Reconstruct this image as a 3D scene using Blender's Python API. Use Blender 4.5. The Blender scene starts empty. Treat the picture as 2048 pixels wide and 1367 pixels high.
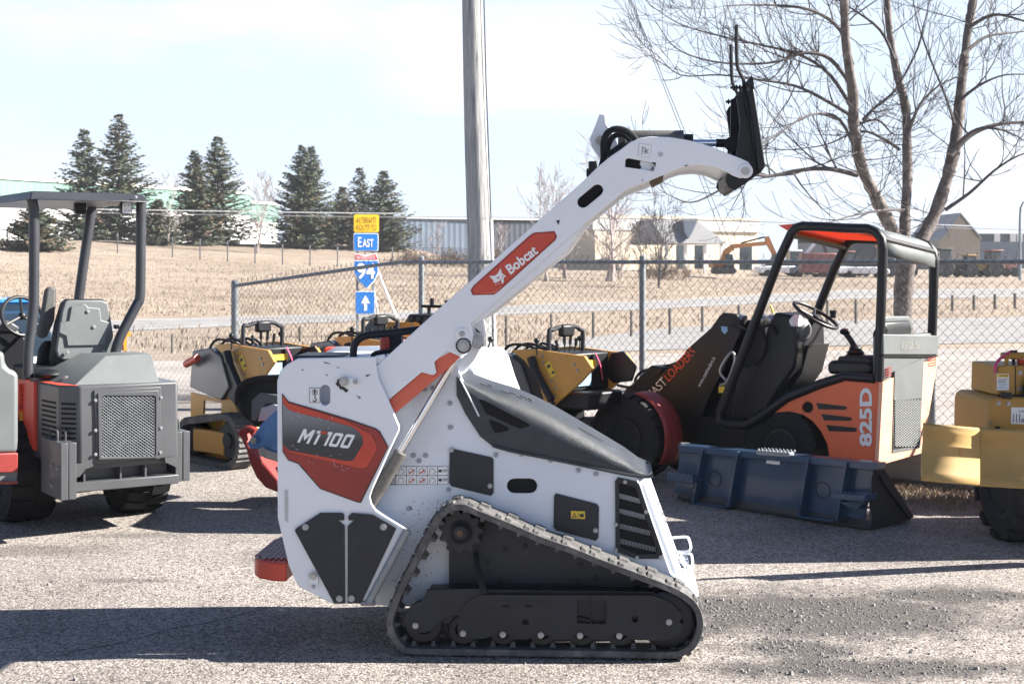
import bpy, bmesh, math, random
from mathutils import Vector as V
from mathutils.geometry import tessellate_polygon
random.seed(7)
R = math.radians
sc = bpy.context.scene
COL = sc.collection

# ---------------------------------------------------------------- camera
F, HZ, CX, CH = 2844.0, 527.0, 1024.0, 1.74
cd = bpy.data.cameras.new('camera'); cam = bpy.data.objects.new('camera', cd); COL.objects.link(cam)
cam.location = (0, 0, CH); cam.rotation_euler = (R(90), 0, 0)
cd.sensor_width = 36; cd.lens = 36*F/2048; cd.shift_y = -(683.5-HZ)/2048
cd.clip_start = .1; cd.clip_end = 3000
cd.dof.use_dof = True; cd.dof.focus_distance = 6.5; cd.dof.aperture_fstop = 9
sc.camera = cam

# ---------------------------------------------------------------- light
SUN_EL, SUN_AZ = 33, 4          # azimuth measured from +X towards +Y
SKY, SUN, EXPO = .05, 5.0, 1.85
w = bpy.data.worlds.new('World'); sc.world = w; w.use_nodes = True
nt = w.node_tree; nt.nodes.clear()
def wn(t, **k):
    n = nt.nodes.new(t)
    for a, b in k.items(): setattr(n, a, b)
    return n
sky = wn('ShaderNodeTexSky', sky_type='NISHITA', sun_disc=False)
sky.sun_elevation = R(SUN_EL); sky.sun_rotation = R(90-SUN_AZ); sky.altitude = 300; sky.air_density = .75; sky.dust_density = .6; sky.ozone_density = 2.5
tc = wn('ShaderNodeTexCoord'); mp = wn('ShaderNodeMapping'); mp.inputs['Scale'].default_value = (2.2, 2.2, 7.5)
no = wn('ShaderNodeTexNoise'); no.inputs['Scale'].default_value = 1.5; no.inputs['Detail'].default_value = 7; no.inputs['Roughness'].default_value = .55
rp = wn('ShaderNodeValToRGB'); rp.color_ramp.elements[0].position = .48; rp.color_ramp.elements[0].color = (4.75, 5.55, 6.6, 1); rp.color_ramp.elements[1].position = .68; rp.color_ramp.elements[1].color = (6.3, 6.6, 7.1, 1)
mx = wn('ShaderNodeMix', data_type='RGBA'); pass
bg = wn('ShaderNodeBackground'); bg.inputs['Strength'].default_value = SKY
ou = wn('ShaderNodeOutputWorld')
L = nt.links.new
L(tc.outputs['Generated'], mp.inputs['Vector']); L(mp.outputs[0], no.inputs['Vector']); L(no.outputs['Fac'], rp.inputs[0])
sx = wn('ShaderNodeSeparateXYZ'); L(tc.outputs['Generated'], sx.inputs[0])
el = wn('ShaderNodeMapRange', interpolation_type='SMOOTHSTEP'); el.inputs[1].default_value = .15; el.inputs[2].default_value = .28; el.inputs[3].default_value = .96; el.inputs[4].default_value = .0
L(sx.outputs[2], el.inputs[0])   # bright hazy cloud low over the horizon, clear blue overhead
L(rp.outputs[0], mx.inputs[7]); L(el.outputs[0], mx.inputs[0]); L(sky.outputs[0], mx.inputs[6]); L(mx.outputs[2], bg.inputs['Color']); L(bg.outputs[0], ou.inputs[0])
sd = bpy.data.lights.new('sun', 'SUN'); sd.energy = SUN; sd.angle = R(.5); sd.color = (1, .945, .86)
so = bpy.data.objects.new('sun', sd); COL.objects.link(so); so.location = (30, 5, 30)
sv = V((math.cos(R(SUN_AZ))*math.cos(R(SUN_EL)), math.sin(R(SUN_AZ))*math.cos(R(SUN_EL)), math.sin(R(SUN_EL))))
so.rotation_euler = sv.to_track_quat('Z', 'Y').to_euler()
vs = sc.view_settings; vs.view_transform = 'Standard'; vs.look = 'None'; vs.gamma = 1; vs.exposure = EXPO
sc.render.engine = 'CYCLES'; cy = sc.cycles
cy.use_denoising = True; cy.max_bounces = 6; cy.diffuse_bounces = 3; cy.glossy_bounces = 3; cy.transmission_bounces = 4; cy.transparent_max_bounces = 8
cy.caustics_reflective = False; cy.caustics_refractive = False

# ---------------------------------------------------------------- geometry helpers
def at(px, py, Y): return V(((px-CX)*Y/F, Y, CH-(py-HZ)*Y/F))
def gnd(px, py, z=0): return at(px, py, (CH-z)*F/(py-HZ))
class Frame:
    """a vertical plane through O; u along it, v away from the viewer; w() reads a point of the plane off a picture position"""
    def __init__(s, px, Y, ang):
        s.O = V(((px-CX)*Y/F, Y, 0)); a = R(ang)
        s.u = V((math.cos(a), math.sin(a), 0)); s.v = V((-math.sin(a), math.cos(a), 0))
    def w(s, px, py, off=0):
        o = s.O+s.v*off; c = V((0, 0, CH)); d = V(((px-CX)/F, 1, -(py-HZ)/F))
        return c+d*((o-c).dot(s.v)/d.dot(s.v))
    def ws(s, pts, off=0): return [s.w(x, y, off) for x, y in pts]
    def P(s, a, b, z): return s.O+s.u*a+s.v*b+V((0, 0, z))
    def az(s, p): q = p-s.O; return q.dot(s.u), q.z
def lerp(a, b, t): return a+(b-a)*t
def catmull(pts, n=5, closed=False):
    out = []; N = len(pts)
    for i in range(N if closed else N-1):
        g = (lambda k: pts[k % N]) if closed else (lambda k: pts[max(0, min(N-1, k))])
        a, b, c, d = g(i-1), g(i), g(i+1), g(i+2)
        for k in range(n):
            t = k/n
            out.append(.5*((2*b)+(c-a)*t+(2*a-5*b+4*c-d)*t*t+(3*b-a-3*c+d)*t**3))
    if not closed: out.append(pts[-1])
    return out
def frame_of(d):
    d = d.normalized(); h = V((0, 0, 1)) if abs(d.z) < .9 else V((1, 0, 0))
    a = d.cross(h).normalized(); return a, a.cross(d).normalized()
def stadium(x0, y0, x1, y1, r, n=6):
    """capsule outline in picture coordinates round the segment"""
    a = math.atan2(y1-y0, x1-x0); o = []
    for k in range(n+1): o.append((x1+r*math.cos(a-math.pi/2+math.pi*k/n), y1+r*math.sin(a-math.pi/2+math.pi*k/n)))
    for k in range(n+1): o.append((x0+r*math.cos(a+math.pi/2+math.pi*k/n), y0+r*math.sin(a+math.pi/2+math.pi*k/n)))
    return o
def rrect(x0, y0, x1, y1, r, n=3):
    o = []
    for cx, cy_, a0 in ((x1-r, y0+r, -90), (x1-r, y1-r, 0), (x0+r, y1-r, 90), (x0+r, y0+r, 180)):
        for k in range(n+1): a = R(a0+90*k/n); o.append((cx+r*math.cos(a), cy_+r*math.sin(a)))
    return o
LOC = {}
def tag(o, label, cat, group=None, kind=None):
    if label: o['label'] = label
    if cat: o['category'] = cat
    if group: o['group'] = group
    if kind: o['kind'] = kind
    return o
def thing(name, loc, label, cat, group=None):
    o = bpy.data.objects.new(name, None); COL.objects.link(o); o.location = loc; o.empty_display_size = .1
    LOC[o] = V(loc); return tag(o, label, cat, group)
class MB:
    def __init__(s): s.v = []; s.f = []; s.m = []; s.mi = 0
    def add(s, vs, fs):
        b = len(s.v); s.v += [tuple(x) for x in vs]
        for f in fs: s.f.append([b+i for i in f]); s.m.append(s.mi)
        return s
    def poly(s, pts): return s.add(pts, [list(range(len(pts)))])
    def prism(s, pts, vec, holes=()):
        vec = V(vec); n = len(pts)
        if not holes:
            return s.add(list(pts)+[p+vec for p in pts], [list(range(n)), list(range(2*n-1, n-1, -1))]+[[i, (i+1) % n, n+(i+1) % n, n+i] for i in range(n)])
        loops = [list(pts)]+[list(h) for h in holes]; flat = [p for l in loops for p in l]; N = len(flat)
        # flatten to 2D in the plane for a sound tessellation
        a = (pts[1]-pts[0]).normalized(); nrm = vec.normalized(); b = nrm.cross(a)
        l2 = [[V((p.dot(a), p.dot(b), 0)) for p in l] for l in loops]
        tr = tessellate_polygon(l2); fs = [list(t) for t in tr]+[[N+i for i in t][::-1] for t in tr]; k = 0
        for l in loops:
            m = len(l); fs += [[k+i, k+(i+1) % m, N+k+(i+1) % m, N+k+i] for i in range(m)]; k += m
        return s.add(flat+[p+vec for p in flat], fs)
    def box(s, fr, a0, a1, b0, b1, z0, z1):
        return s.prism([fr.P(a0, b0, z0), fr.P(a1, b0, z0), fr.P(a1, b1, z0), fr.P(a0, b1, z0)], (0, 0, z1-z0))
    def tube(s, pts, r, seg=8, closed=False, flat=1.0):
        n = len(pts); rs = r if isinstance(r, (list, tuple)) else [r]*n; vs = []; fs = []
        prev = None
        for i, p in enumerate(pts):
            q0 = pts[(i-1) % n] if (closed or i) else p; q1 = pts[(i+1) % n] if (closed or i < n-1) else p
            d = (q1-q0)
            if d.length < 1e-9: d = V((0, 0, 1))
            d.normalize()
            if prev is None: a, b = frame_of(d)
            else:
                a = prev-d*prev.dot(d)
                if a.length < 1e-6: a, _ = frame_of(d)
                a.normalize(); b = a.cross(d).normalized()
            prev = a
            for k in range(seg):
                t = 2*math.pi*k/seg; vs.append(p+a*(rs[i]*math.cos(t))+b*(rs[i]*flat*math.sin(t)))
        for i in range(n if closed else n-1):
            j = (i+1) % n
            for k in range(seg): k2 = (k+1) % seg; fs.append([i*seg+k, i*seg+k2, j*seg+k2, j*seg+k])
        if not closed: fs += [list(range(seg))[::-1], [(n-1)*seg+k for k in range(seg)]]
        return s.add(vs, fs)
    def cyl(s, p0, p1, r, seg=16, r1=None): return s.tube([p0, p1], [r, r if r1 is None else r1], seg)
    def lathe(s, c, ax, prof, seg=32):
        ax = V(ax).normalized(); a, b = frame_of(ax); vs = []; n = len(prof); fs = []
        for k in range(seg):
            t = 2*math.pi*k/seg; e = a*math.cos(t)+b*math.sin(t)
            for r_, h in prof: vs.append(c+e*r_+ax*h)
        for k in range(seg):
            k2 = (k+1) % seg
            for i in range(n-1): fs.append([k*n+i, k*n+i+1, k2*n+i+1, k2*n+i])
        fs += [[k*n for k in range(seg)][::-1], [k*n+n-1 for k in range(seg)]]
        return s.add(vs, fs)
    def ball(s, c, r, seg=12, sc_=(1, 1, 1)):
        vs = []; fs = []; h = seg//2
        for i in range(h+1):
            ph = math.pi*i/h
            for k in range(seg):
                t = 2*math.pi*k/seg; vs.append(V((c[0]+r*sc_[0]*math.sin(ph)*math.cos(t), c[1]+r*sc_[1]*math.sin(ph)*math.sin(t), c[2]+r*sc_[2]*math.cos(ph))))
        for i in range(h):
            for k in range(seg): k2 = (k+1) % seg; fs.append([i*seg+k, i*seg+k2, (i+1)*seg+k2, (i+1)*seg+k])
        return s.add(vs, fs)
    def grid(s, rows):
        n = len(rows[0]); return s.add([p for r_ in rows for p in r_], [[i*n+j, i*n+j+1, (i+1)*n+j+1, (i+1)*n+j] for i in range(len(rows)-1) for j in range(n-1)])
    def obox(s, c, ax, ay, az):
        c, ax, ay, az = V(c), V(ax), V(ay), V(az)
        return s.prism([c-ax-ay-az, c+ax-ay-az, c+ax+ay-az, c-ax+ay-az], az*2)
    def build(s, name, m, parent=None, bevel=0, smooth=True, ang=35, seg=2, base=None, fix=True, label=None):
        if parent is not None: org = LOC[parent]
        elif base is not None: org = V(base)
        else:
            xs, ys, zs = zip(*s.v); org = V(((min(xs)+max(xs))/2, (min(ys)+max(ys))/2, min(zs)))
        me = bpy.data.meshes.new(name)
        me.from_pydata([(x-org.x, y-org.y, z-org.z) for x, y, z in s.v], [], s.f)
        for x in (m if isinstance(m, (list, tuple)) else [m]): me.materials.append(x)
        if isinstance(m, (list, tuple)): me.polygons.foreach_set('material_index', s.m)
        if fix and len(s.f) < 60000:
            bm = bmesh.new(); bm.from_mesh(me); bmesh.ops.remove_doubles(bm, verts=bm.verts, dist=1e-5); bmesh.ops.recalc_face_normals(bm, faces=bm.faces); bm.to_mesh(me); bm.free()
        if smooth: me.shade_smooth(); me.set_sharp_from_angle(angle=R(ang))
        o = bpy.data.objects.new(name, me); COL.objects.link(o)
        if parent is not None: o.parent = parent; LOC[o] = LOC[parent]
        else: o.location = org; LOC[o] = org
        if bevel:
            b = o.modifiers.new('bevel', 'BEVEL'); b.width = bevel; b.segments = seg; b.limit_method = 'ANGLE'; b.angle_limit = R(40); b.harden_normals = False
        if label: o['label'] = label
        return o
def dup(o, parent=None):
    c = o.copy(); COL.objects.link(c)
    if parent is not None: c.parent = parent
    for ch in list(o.children): dup(ch, c)
    return c
_txt = {}
def glyphs(st, bold):
    if (st, bold) not in _txt:
        cu = bpy.data.curves.new('lettering', 'FONT'); cu.body = st; cu.offset = bold; cu.resolution_u = 4
        ob = bpy.data.objects.new('lettering', cu); COL.objects.link(ob); dg = bpy.context.evaluated_depsgraph_get()
        me = bpy.data.meshes.new_from_object(ob.evaluated_get(dg)); vs = [v.co.copy() for v in me.vertices]; fs = [list(p.vertices) for p in me.polygons]
        bpy.data.objects.remove(ob); bpy.data.curves.remove(cu); bpy.data.meshes.remove(me)
        x0 = min(v.x for v in vs); x1 = max(v.x for v in vs); y0 = min(v.y for v in vs); y1 = max(v.y for v in vs)
        _txt[(st, bold)] = ([((v.x-x0)/(x1-x0), (v.y-y0)/(y1-y0)) for v in vs], fs)
    return _txt[(st, bold)]
def letters(mb, st, o, right, up, bold=0.0):
    vs, fs = glyphs(st, bold); return mb.add([o+right*x+up*y for x, y in vs], fs)
def letters_px(mb, st, fr, off, p0, p1, p2, bold=0.0):
    o = fr.w(*p0, off); return letters(mb, st, o, fr.w(*p1, off)-o, fr.w(*p2, off)-o, bold)
_bolt = {}
def bolts(parent, fr, off, pts, r, m, name='bolt', h=.008):
    """bolt heads on the plane, each a mesh of its own sharing its data"""
    key = (id(fr), r, m.name, name)
    if key not in _bolt:
        mb = MB(); mb.cyl(V((0, 0, 0)), -fr.v*h*.5, r*1.25, 14); mb.cyl(-fr.v*h*.5, -fr.v*h, r*.8, 6)
        o = mb.build(name, m, base=(0, 0, 0)); _bolt[key] = o.data; bpy.data.objects.remove(o)
    for px, py in pts:
        o = bpy.data.objects.new(name, _bolt[key]); COL.objects.link(o); o.parent = parent; o.location = fr.w(px, py, off)-LOC[parent]; LOC[o] = LOC[parent]
    return parent

# ---------------------------------------------------------------- materials
def mat(name, col, rough=.5, metal=0.0, var=.12, scale=5, bump=0, bscale=60, dirt=None, coat=0, spec=.5):
    m = bpy.data.materials.new(name); m.use_nodes = True; t = m.node_tree; b = t.nodes['Principled BSDF']
    b.inputs['Roughness'].default_value = rough; b.inputs['Metallic'].default_value = metal; b.inputs['Coat Weight'].default_value = coat; b.inputs['Specular IOR Level'].default_value = spec
    c = t.nodes.new('ShaderNodeTexCoord'); n = t.nodes.new('ShaderNodeTexNoise'); n.inputs['Scale'].default_value = scale; n.inputs['Detail'].default_value = 6; n.inputs['Roughness'].default_value = .65
    t.links.new(c.outputs['Object'], n.inputs['Vector'])
    r_ = t.nodes.new('ShaderNodeValToRGB'); e = r_.color_ramp.elements
    e[0].position = .3; e[0].color = (*[x*(1-var) for x in col], 1); e[1].position = .7; e[1].color = (*[min(1, x*(1+var)) for x in col], 1)
    t.links.new(n.outputs['Fac'], r_.inputs[0]); out = r_.outputs[0]
    if dirt:
        dc, amt, ds = dirt
        n2 = t.nodes.new('ShaderNodeTexNoise'); n2.inputs['Scale'].default_value = ds; n2.inputs['Detail'].default_value = 9; n2.inputs['Roughness'].default_value = .75
        t.links.new(c.outputs['Object'], n2.inputs['Vector'])
        r2 = t.nodes.new('ShaderNodeValToRGB'); r2.color_ramp.elements[0].position = .62-amt*.3; r2.color_ramp.elements[1].position = .74
        t.links.new(n2.outputs['Fac'], r2.inputs[0])
        x = t.nodes.new('ShaderNodeMix'); x.data_type = 'RGBA'; x.inputs[7].default_value = (*dc, 1)
        q = t.nodes.new('ShaderNodeMath'); q.operation = 'MULTIPLY'; q.inputs[1].default_value = min(1, amt*2)
        t.links.new(r2.outputs[0], q.inputs[0]); t.links.new(q.outputs[0], x.inputs[0]); t.links.new(out, x.inputs[6]); out = x.outputs[2]
    t.links.new(out, b.inputs['Base Color'])
    rr = t.nodes.new('ShaderNodeMapRange'); rr.inputs[3].default_value = max(.02, rough-.08); rr.inputs[4].default_value = min(1, rough+.12)
    t.links.new(n.outputs['Fac'], rr.inputs[0]); t.links.new(rr.outputs[0], b.inputs['Roughness'])
    if bump:
        n3 = t.nodes.new('ShaderNodeTexNoise'); n3.inputs['Scale'].default_value = bscale; n3.inputs['Detail'].default_value = 4
        t.links.new(c.outputs['Object'], n3.inputs['Vector'])
        bp = t.nodes.new('ShaderNodeBump'); bp.inputs['Strength'].default_value = bump; bp.inputs['Distance'].default_value = .01
        t.links.new(n3.outputs['Fac'], bp.inputs['Height']); t.links.new(bp.outputs[0], b.inputs['Normal'])
    return m
M_white = mat('white_paint', (.74, .765, .81), .38, var=.04, scale=3, dirt=((.30, .27, .24), .03, 26), coat=.15)
M_white2 = mat('muddy_white_paint', (.65, .69, .75), .42, var=.06, scale=3, dirt=((.25, .23, .21), .1, 18), coat=.1)
M_red = mat('red_paint', (.52, .055, .028), .4, var=.12, scale=5, dirt=((.5, .3, .26), .05, 40))
M_dred = mat('dark_red_print', (.27, .028, .02), .4, var=.2, scale=4)
M_hred = mat('faded_red_print', (.62, .12, .07), .4, var=.1, scale=5)
M_char = mat('charcoal_steel', (.017, .0185, .0235), .5, var=.3, scale=5, dirt=((.075, .058, .046), .2, 7), spec=.35)
M_charw = mat('scratched_charcoal_plate', (.021, .0235, .030), .45, var=.2, scale=9, dirt=((.06, .06, .065), .14, 5), spec=.35)
M_plastic = mat('black_plastic_hood', (.027, .032, .040), .44, var=.25, scale=9, bump=.35, bscale=260, dirt=((.16, .17, .18), .2, 7))
M_black = mat('black_paint', (.009, .010, .013), .42, var=.2, dirt=((.03, .032, .036), .1, 8), spec=.35)
M_void = mat('dark_interior', (.004, .004, .005), .9)
M_rub = mat('rubber', (.015, .015, .017), .75, var=.3, scale=9, bump=.3, bscale=90, dirt=((.06, .054, .05), .22, 6), spec=.3)
M_track = mat('dusty_track_rubber', (.075, .074, .075), .72, var=.4, scale=12, bump=.5, bscale=70, dirt=((.22, .205, .195), .45, 11))
M_chrome = mat('chrome_rod', (.75, .76, .78), .12, 1.0, var=.05)
M_steel = mat('worn_steel', (.36, .36, .37), .42, .85, var=.25, scale=14, dirt=((.08, .06, .05), .12, 16))
M_zinc = mat('zinc_bolt', (.34, .35, .37), .45, .7, var=.2, scale=40)
M_barrel = mat('dusty_cylinder', (.13, .125, .12), .55, .3, var=.3, scale=16, dirt=((.28, .25, .22), .25, 20))
M_galv = mat('galvanised_steel', (.22, .24, .26), .5, .35, var=.25, scale=9)
M_wire = mat('galvanised_wire', (.035, .035, .04), .75, .0, var=.25, scale=6)
M_grease = mat('black_grease', (.010, .010, .010), .35)
M_grey = mat('grey_paint', (.074, .077, .084), .42, var=.08, scale=4, coat=.2, dirt=((.2, .19, .18), .05, 12))
M_grey2 = mat('mid_grey_plastic', (.125, .137, .14), .5, var=.08, scale=5, bump=.1, bscale=200, dirt=((.36, .35, .33), .08, 10))
M_orange = mat('orange_paint', (.74, .125, .036), .42, var=.1, scale=4, dirt=((.45, .2, .12), .08, 18))
M_orangel = mat('bright_red_orange_paint', (.78, .075, .04), .4, var=.06)
M_fred = mat('red_fender_plastic', (.26, .03, .026), .5, var=.12)
M_ochre = mat('ochre_paint', (.54, .265, .05), .45, var=.1, scale=5, dirt=((.25, .17, .09), .1, 14))
M_yel = mat('worn_yellow_paint', (.36, .235, .085), .7, var=.1, scale=6, dirt=((.22, .15, .08), .18, 16))
M_navy = mat('navy_bucket_paint', (.030, .062, .115), .22, var=.15, scale=4, coat=.3, dirt=((.09, .08, .08), .1, 7))
M_navyd = mat('worn_bucket_steel', (.018, .02, .026), .5, var=.3, scale=6, dirt=((.07, .065, .06), .15, 9))
M_bluepl = mat('polished_blue_plate', (.10, .22, .45), .2, .3, var=.3, scale=5, dirt=((.45, .5, .55), .2, 9))
M_seat = mat('grey_fabric', (.10, .10, .10), .85, var=.15, scale=30, bump=.2, bscale=300)
M_glass = mat('dark_glass', (.02, .03, .04), .08, var=.1, coat=.5)
M_pink = mat('pink_strap', (.55, .06, .16), .7)
M_yst = mat('yellow_sticker', (.75, .52, .05), .5, var=.05)
M_wst = mat('white_sticker', (.78, .79, .8), .45, var=.04)
M_dst = mat('sticker_ink', (.03, .03, .035), .6)
M_gst = mat('sticker_grey', (.45, .46, .48), .6)
M_slit = mat('silver_lettering', (.55, .57, .6), .4, var=.05)
M_bst = mat('blue_sticker', (.25, .42, .62), .5, var=.1, scale=60)
M_wood = mat('weathered_wood', (.30, .275, .25), .85, var=.3, scale=3, bump=.4, bscale=30)
M_post = mat('dark_roll_bar_paint', (.032, .034, .042), .38, var=.1)
M_band = mat('shadow_and_seam_grey', (.07, .085, .11), .5)
M_yel2 = mat('ochre_yellow_paint', (.40, .215, .04), .45, var=.1, scale=6, dirt=((.2, .14, .08), .12, 16))

# ================================================================ SETTING
def node_mat(name):
    m = bpy.data.materials.new(name); m.use_nodes = True; t = m.node_tree; b = t.nodes['Principled BSDF']
    return m, t, b
def N(t, ty, **k):
    n = t.nodes.new(ty)
    for a, v in k.items():
        if hasattr(n, a) and a not in n.inputs: setattr(n, a, v)
        else: n.inputs[a].default_value = v
    return n
def ramp(t, src, stops):
    r_ = t.nodes.new('ShaderNodeValToRGB'); e = r_.color_ramp.elements
    while len(e) < len(stops): e.new(.5)
    for el, (p, c) in zip(e, stops): el.position = p; el.color = (*c, 1) if len(c) == 3 else c
    t.links.new(src, r_.inputs[0]); return r_.outputs[0]
def mixc(t, f, a, b, mode='MIX'):
    x = t.nodes.new('ShaderNodeMix'); x.data_type = 'RGBA'; x.blend_type = mode
    for s, v in ((0, f), (6, a), (7, b)):
        if isinstance(v, (int, float)): x.inputs[s].default_value = v
        elif isinstance(v, tuple): x.inputs[s].default_value = (*v, 1)
        else: t.links.new(v, x.inputs[s])
    return x.outputs[2]
def mul(t, a, b, op='MULTIPLY'):
    x = t.nodes.new('ShaderNodeMath'); x.operation = op
    for s, v in ((0, a), (1, b)):
        if isinstance(v, (int, float)): x.inputs[s].default_value = v
        else: t.links.new(v, x.inputs[s])
    return x.outputs[0]
def blob(t, pos, cx, cy, rx, ry, wob, soft=.38):
    """soft mask of a ground stain round (cx, cy)"""
    s = t.nodes.new('ShaderNodeSeparateXYZ'); t.links.new(pos, s.inputs[0])
    dx = mul(t, mul(t, s.outputs[0], cx, 'SUBTRACT'), 1/rx); dy = mul(t, mul(t, s.outputs[1], cy, 'SUBTRACT'), 1/ry)
    d = mul(t, mul(t, mul(t, dx, dx), mul(t, dy, dy), 'ADD'), .5, 'POWER')
    d = mul(t, d, mul(t, mul(t, wob, .5, 'SUBTRACT'), 2.6), 'ADD')
    r_ = t.nodes.new('ShaderNodeMapRange'); r_.inputs[1].default_value = 1+soft; r_.inputs[2].default_value = 1-soft; t.links.new(d, r_.inputs[0]); return r_.outputs[0]

# ---- asphalt of the lot
M_asph, t, b = node_mat('weathered_asphalt'); pos = N(t, 'ShaderNodeNewGeometry').outputs['Position']
def noise(t, pos, sc_, det=5, ro=.6):
    n = N(t, 'ShaderNodeTexNoise', Scale=sc_, Detail=det, Roughness=ro); t.links.new(pos, n.inputs['Vector']); return n.outputs['Fac']
vo = N(t, 'ShaderNodeTexVoronoi', Scale=85.0); t.links.new(pos, vo.inputs['Vector'])
vo2 = N(t, 'ShaderNodeTexVoronoi', Scale=160.0); t.links.new(pos, vo2.inputs['Vector'])
sp = N(t, 'ShaderNodeSeparateColor'); t.links.new(vo.outputs['Color'], sp.inputs[0])
sp2 = N(t, 'ShaderNodeSeparateColor'); t.links.new(vo2.outputs['Color'], sp2.inputs[0])
stone = ramp(t, sp.outputs[0], [(0, (.105, .097, .093)), (.22, (.262, .240, .223)), (.55, (.362, .331, .308)), (.88, (.418, .385, .36)), (1, (.54, .507, .48))])
fine = ramp(t, sp2.outputs[1], [(0, (.5, .5, .5)), (.3, (.95, .94, .94)), (1, (1.12, 1.11, 1.1))])
c = mixc(t, 1.0, stone, fine, 'MULTIPLY')
gaps = ramp(t, vo.outputs['Distance'], [(.35, (1, 1, 1)), (.75, (.50, .49, .49))])
c = mixc(t, .75, c, gaps, 'MULTIPLY')
big = noise(t, pos, .7, 6, .6); wob = noise(t, pos, 4.2, 9, .72)
c = mixc(t, 1.0, c, ramp(t, big, [(.3, (.66, .65, .65)), (.5, (.96, .95, .94)), (.72, (1.12, 1.1, 1.08))]), 'MULTIPLY')
c = mixc(t, 1.0, c, ramp(t, noise(t, pos, 9, 6, .7), [(.32, (.8, .8, .8)), (.5, (1, 1, 1))]), 'MULTIPLY')
dark = None
for px, py, rx, ry in ((1620, 1225, .85, .50), (1450, 1215, .36, .22), (1590, 1297, .30, .17), (1730, 1335, .68, .17), (1900, 1190, .5, .18), (1380, 1270, .12, .05), (640, 1110, .38, .32), (250, 1160, .24, .05), (60, 1100, .4, .16), (265, 1070, .3, .1)):
    g = gnd(px, py); k = blob(t, pos, g.x, g.y, rx, ry, wob)
    k = mul(t, k, .9 if px > 1300 else .5)
    dark = k if dark is None else mul(t, dark, k, 'MAXIMUM')
c = mixc(t, dark, c, mixc(t, sp2.outputs[0], (.022, .021, .022), (.11, .10, .095)))
# cracks
def crack(p, q, wd):
    a = gnd(*p); e = gnd(*q); dx, dy = e.x-a.x, e.y-a.y; l = math.hypot(dx, dy); nx, ny = -dy/l, dx/l
    s = N(t, 'ShaderNodeSeparateXYZ'); t.links.new(pos, s.inputs[0])
    d = mul(t, mul(t, mul(t, mul(t, s.outputs[0], a.x, 'SUBTRACT'), nx), mul(t, mul(t, s.outputs[1], a.y, 'SUBTRACT'), ny), 'ADD'), mul(t, mul(t, noise(t, pos, 3.5, 6, .7), .5, 'SUBTRACT'), .22), 'ADD')
    al = mul(t, mul(t, mul(t, s.outputs[0], a.x, 'SUBTRACT'), dx/l), mul(t, mul(t, s.outputs[1], a.y, 'SUBTRACT'), dy/l), 'ADD')
    d = mul(t, d, 0, 'ADD'); ab = mul(t, d, 0, 'ADD'); ab = t.nodes.new('ShaderNodeMath'); ab.operation = 'ABSOLUTE'; t.links.new(d, ab.inputs[0])
    m_ = N(t, 'ShaderNodeMapRange'); m_.inputs[1].default_value = wd*1.8; m_.inputs[2].default_value = wd*.4; t.links.new(ab.outputs[0], m_.inputs[0])
    g1 = mul(t, al, 0, 'GREATER_THAN'); g2 = mul(t, al, l, 'LESS_THAN')
    return mul(t, mul(t, m_.outputs[0], g1), g2)
ck = mul(t, crack((120, 1310), (690, 1180), .006), crack((-60, 1290), (60, 1268), .005), 'MAXIMUM')
c = mixc(t, mul(t, ck, .8), c, (.03, .03, .03))
t.links.new(c, b.inputs['Base Color']); b.inputs['Roughness'].default_value = .85; b.inputs['Specular IOR Level'].default_value = .25
bp = N(t, 'ShaderNodeBump', Strength=.7, Distance=.006); h = mul(t, mul(t, vo.outputs['Distance'], -1.0), mul(t, noise(t, pos, 30, 5), 1.2), 'ADD'); t.links.new(h, bp.inputs['Height']); t.links.new(bp.outputs[0], b.inputs['Normal'])

def ground_mat(name, stops, scales, rough=.95, bump=.5):
    m, t, b = node_mat(name); pos = N(t, 'ShaderNodeNewGeometry').outputs['Position']
    c = ramp(t, noise(t, pos, scales[0], 8, .7), stops)
    for s_ in scales[1:]: c = mixc(t, 1.0, c, ramp(t, noise(t, pos, s_, 6, .7), [(.3, (.72, .7, .68)), (.52, (1, 1, 1)), (.75, (1.14, 1.13, 1.1))]), 'MULTIPLY')
    t.links.new(c, b.inputs['Base Color']); b.inputs['Roughness'].default_value = rough; b.inputs['Specular IOR Level'].default_value = .1
    bp = N(t, 'ShaderNodeBump', Strength=bump, Distance=.05); t.links.new(noise(t, pos, scales[-1]*2, 4), bp.inputs['Height']); t.links.new(bp.outputs[0], b.inputs['Normal'])
    return m
M_field = ground_mat('dry_grass_ground', [(.25, (.235, .187, .145)), (.45, (.30, .245, .198)), (.62, (.33, .275, .226)), (.8, (.36, .31, .262))], (.12, .035, .35, 5))
M_verge = ground_mat('brown_verge', [(.25, (.17, .13, .10)), (.5, (.28, .22, .165)), (.8, (.36, .3, .235))], (.5, 2.5, 11))
M_gravel = ground_mat('pale_gravel', [(.3, (.27, .25, .235)), (.5, (.36, .33, .315)), (.75, (.43, .40, .38))], (.35, 3, 22))
M_road = ground_mat('highway_asphalt', [(.3, (.25, .245, .245)), (.7, (.30, .295, .295))], (.1, 1.2, 9), .8, .1)
M_sand = ground_mat('tan_sand', [(.3, (.42, .33, .22)), (.7, (.56, .46, .33))], (.6, 3, 20))
M_grass = mat('dry_grass_blades', (.31, .252, .20), .9, var=.12, scale=2)
M_grassl = mat('pale_grass_blades', (.35, .292, .24), .9, var=.12, scale=2)

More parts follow.
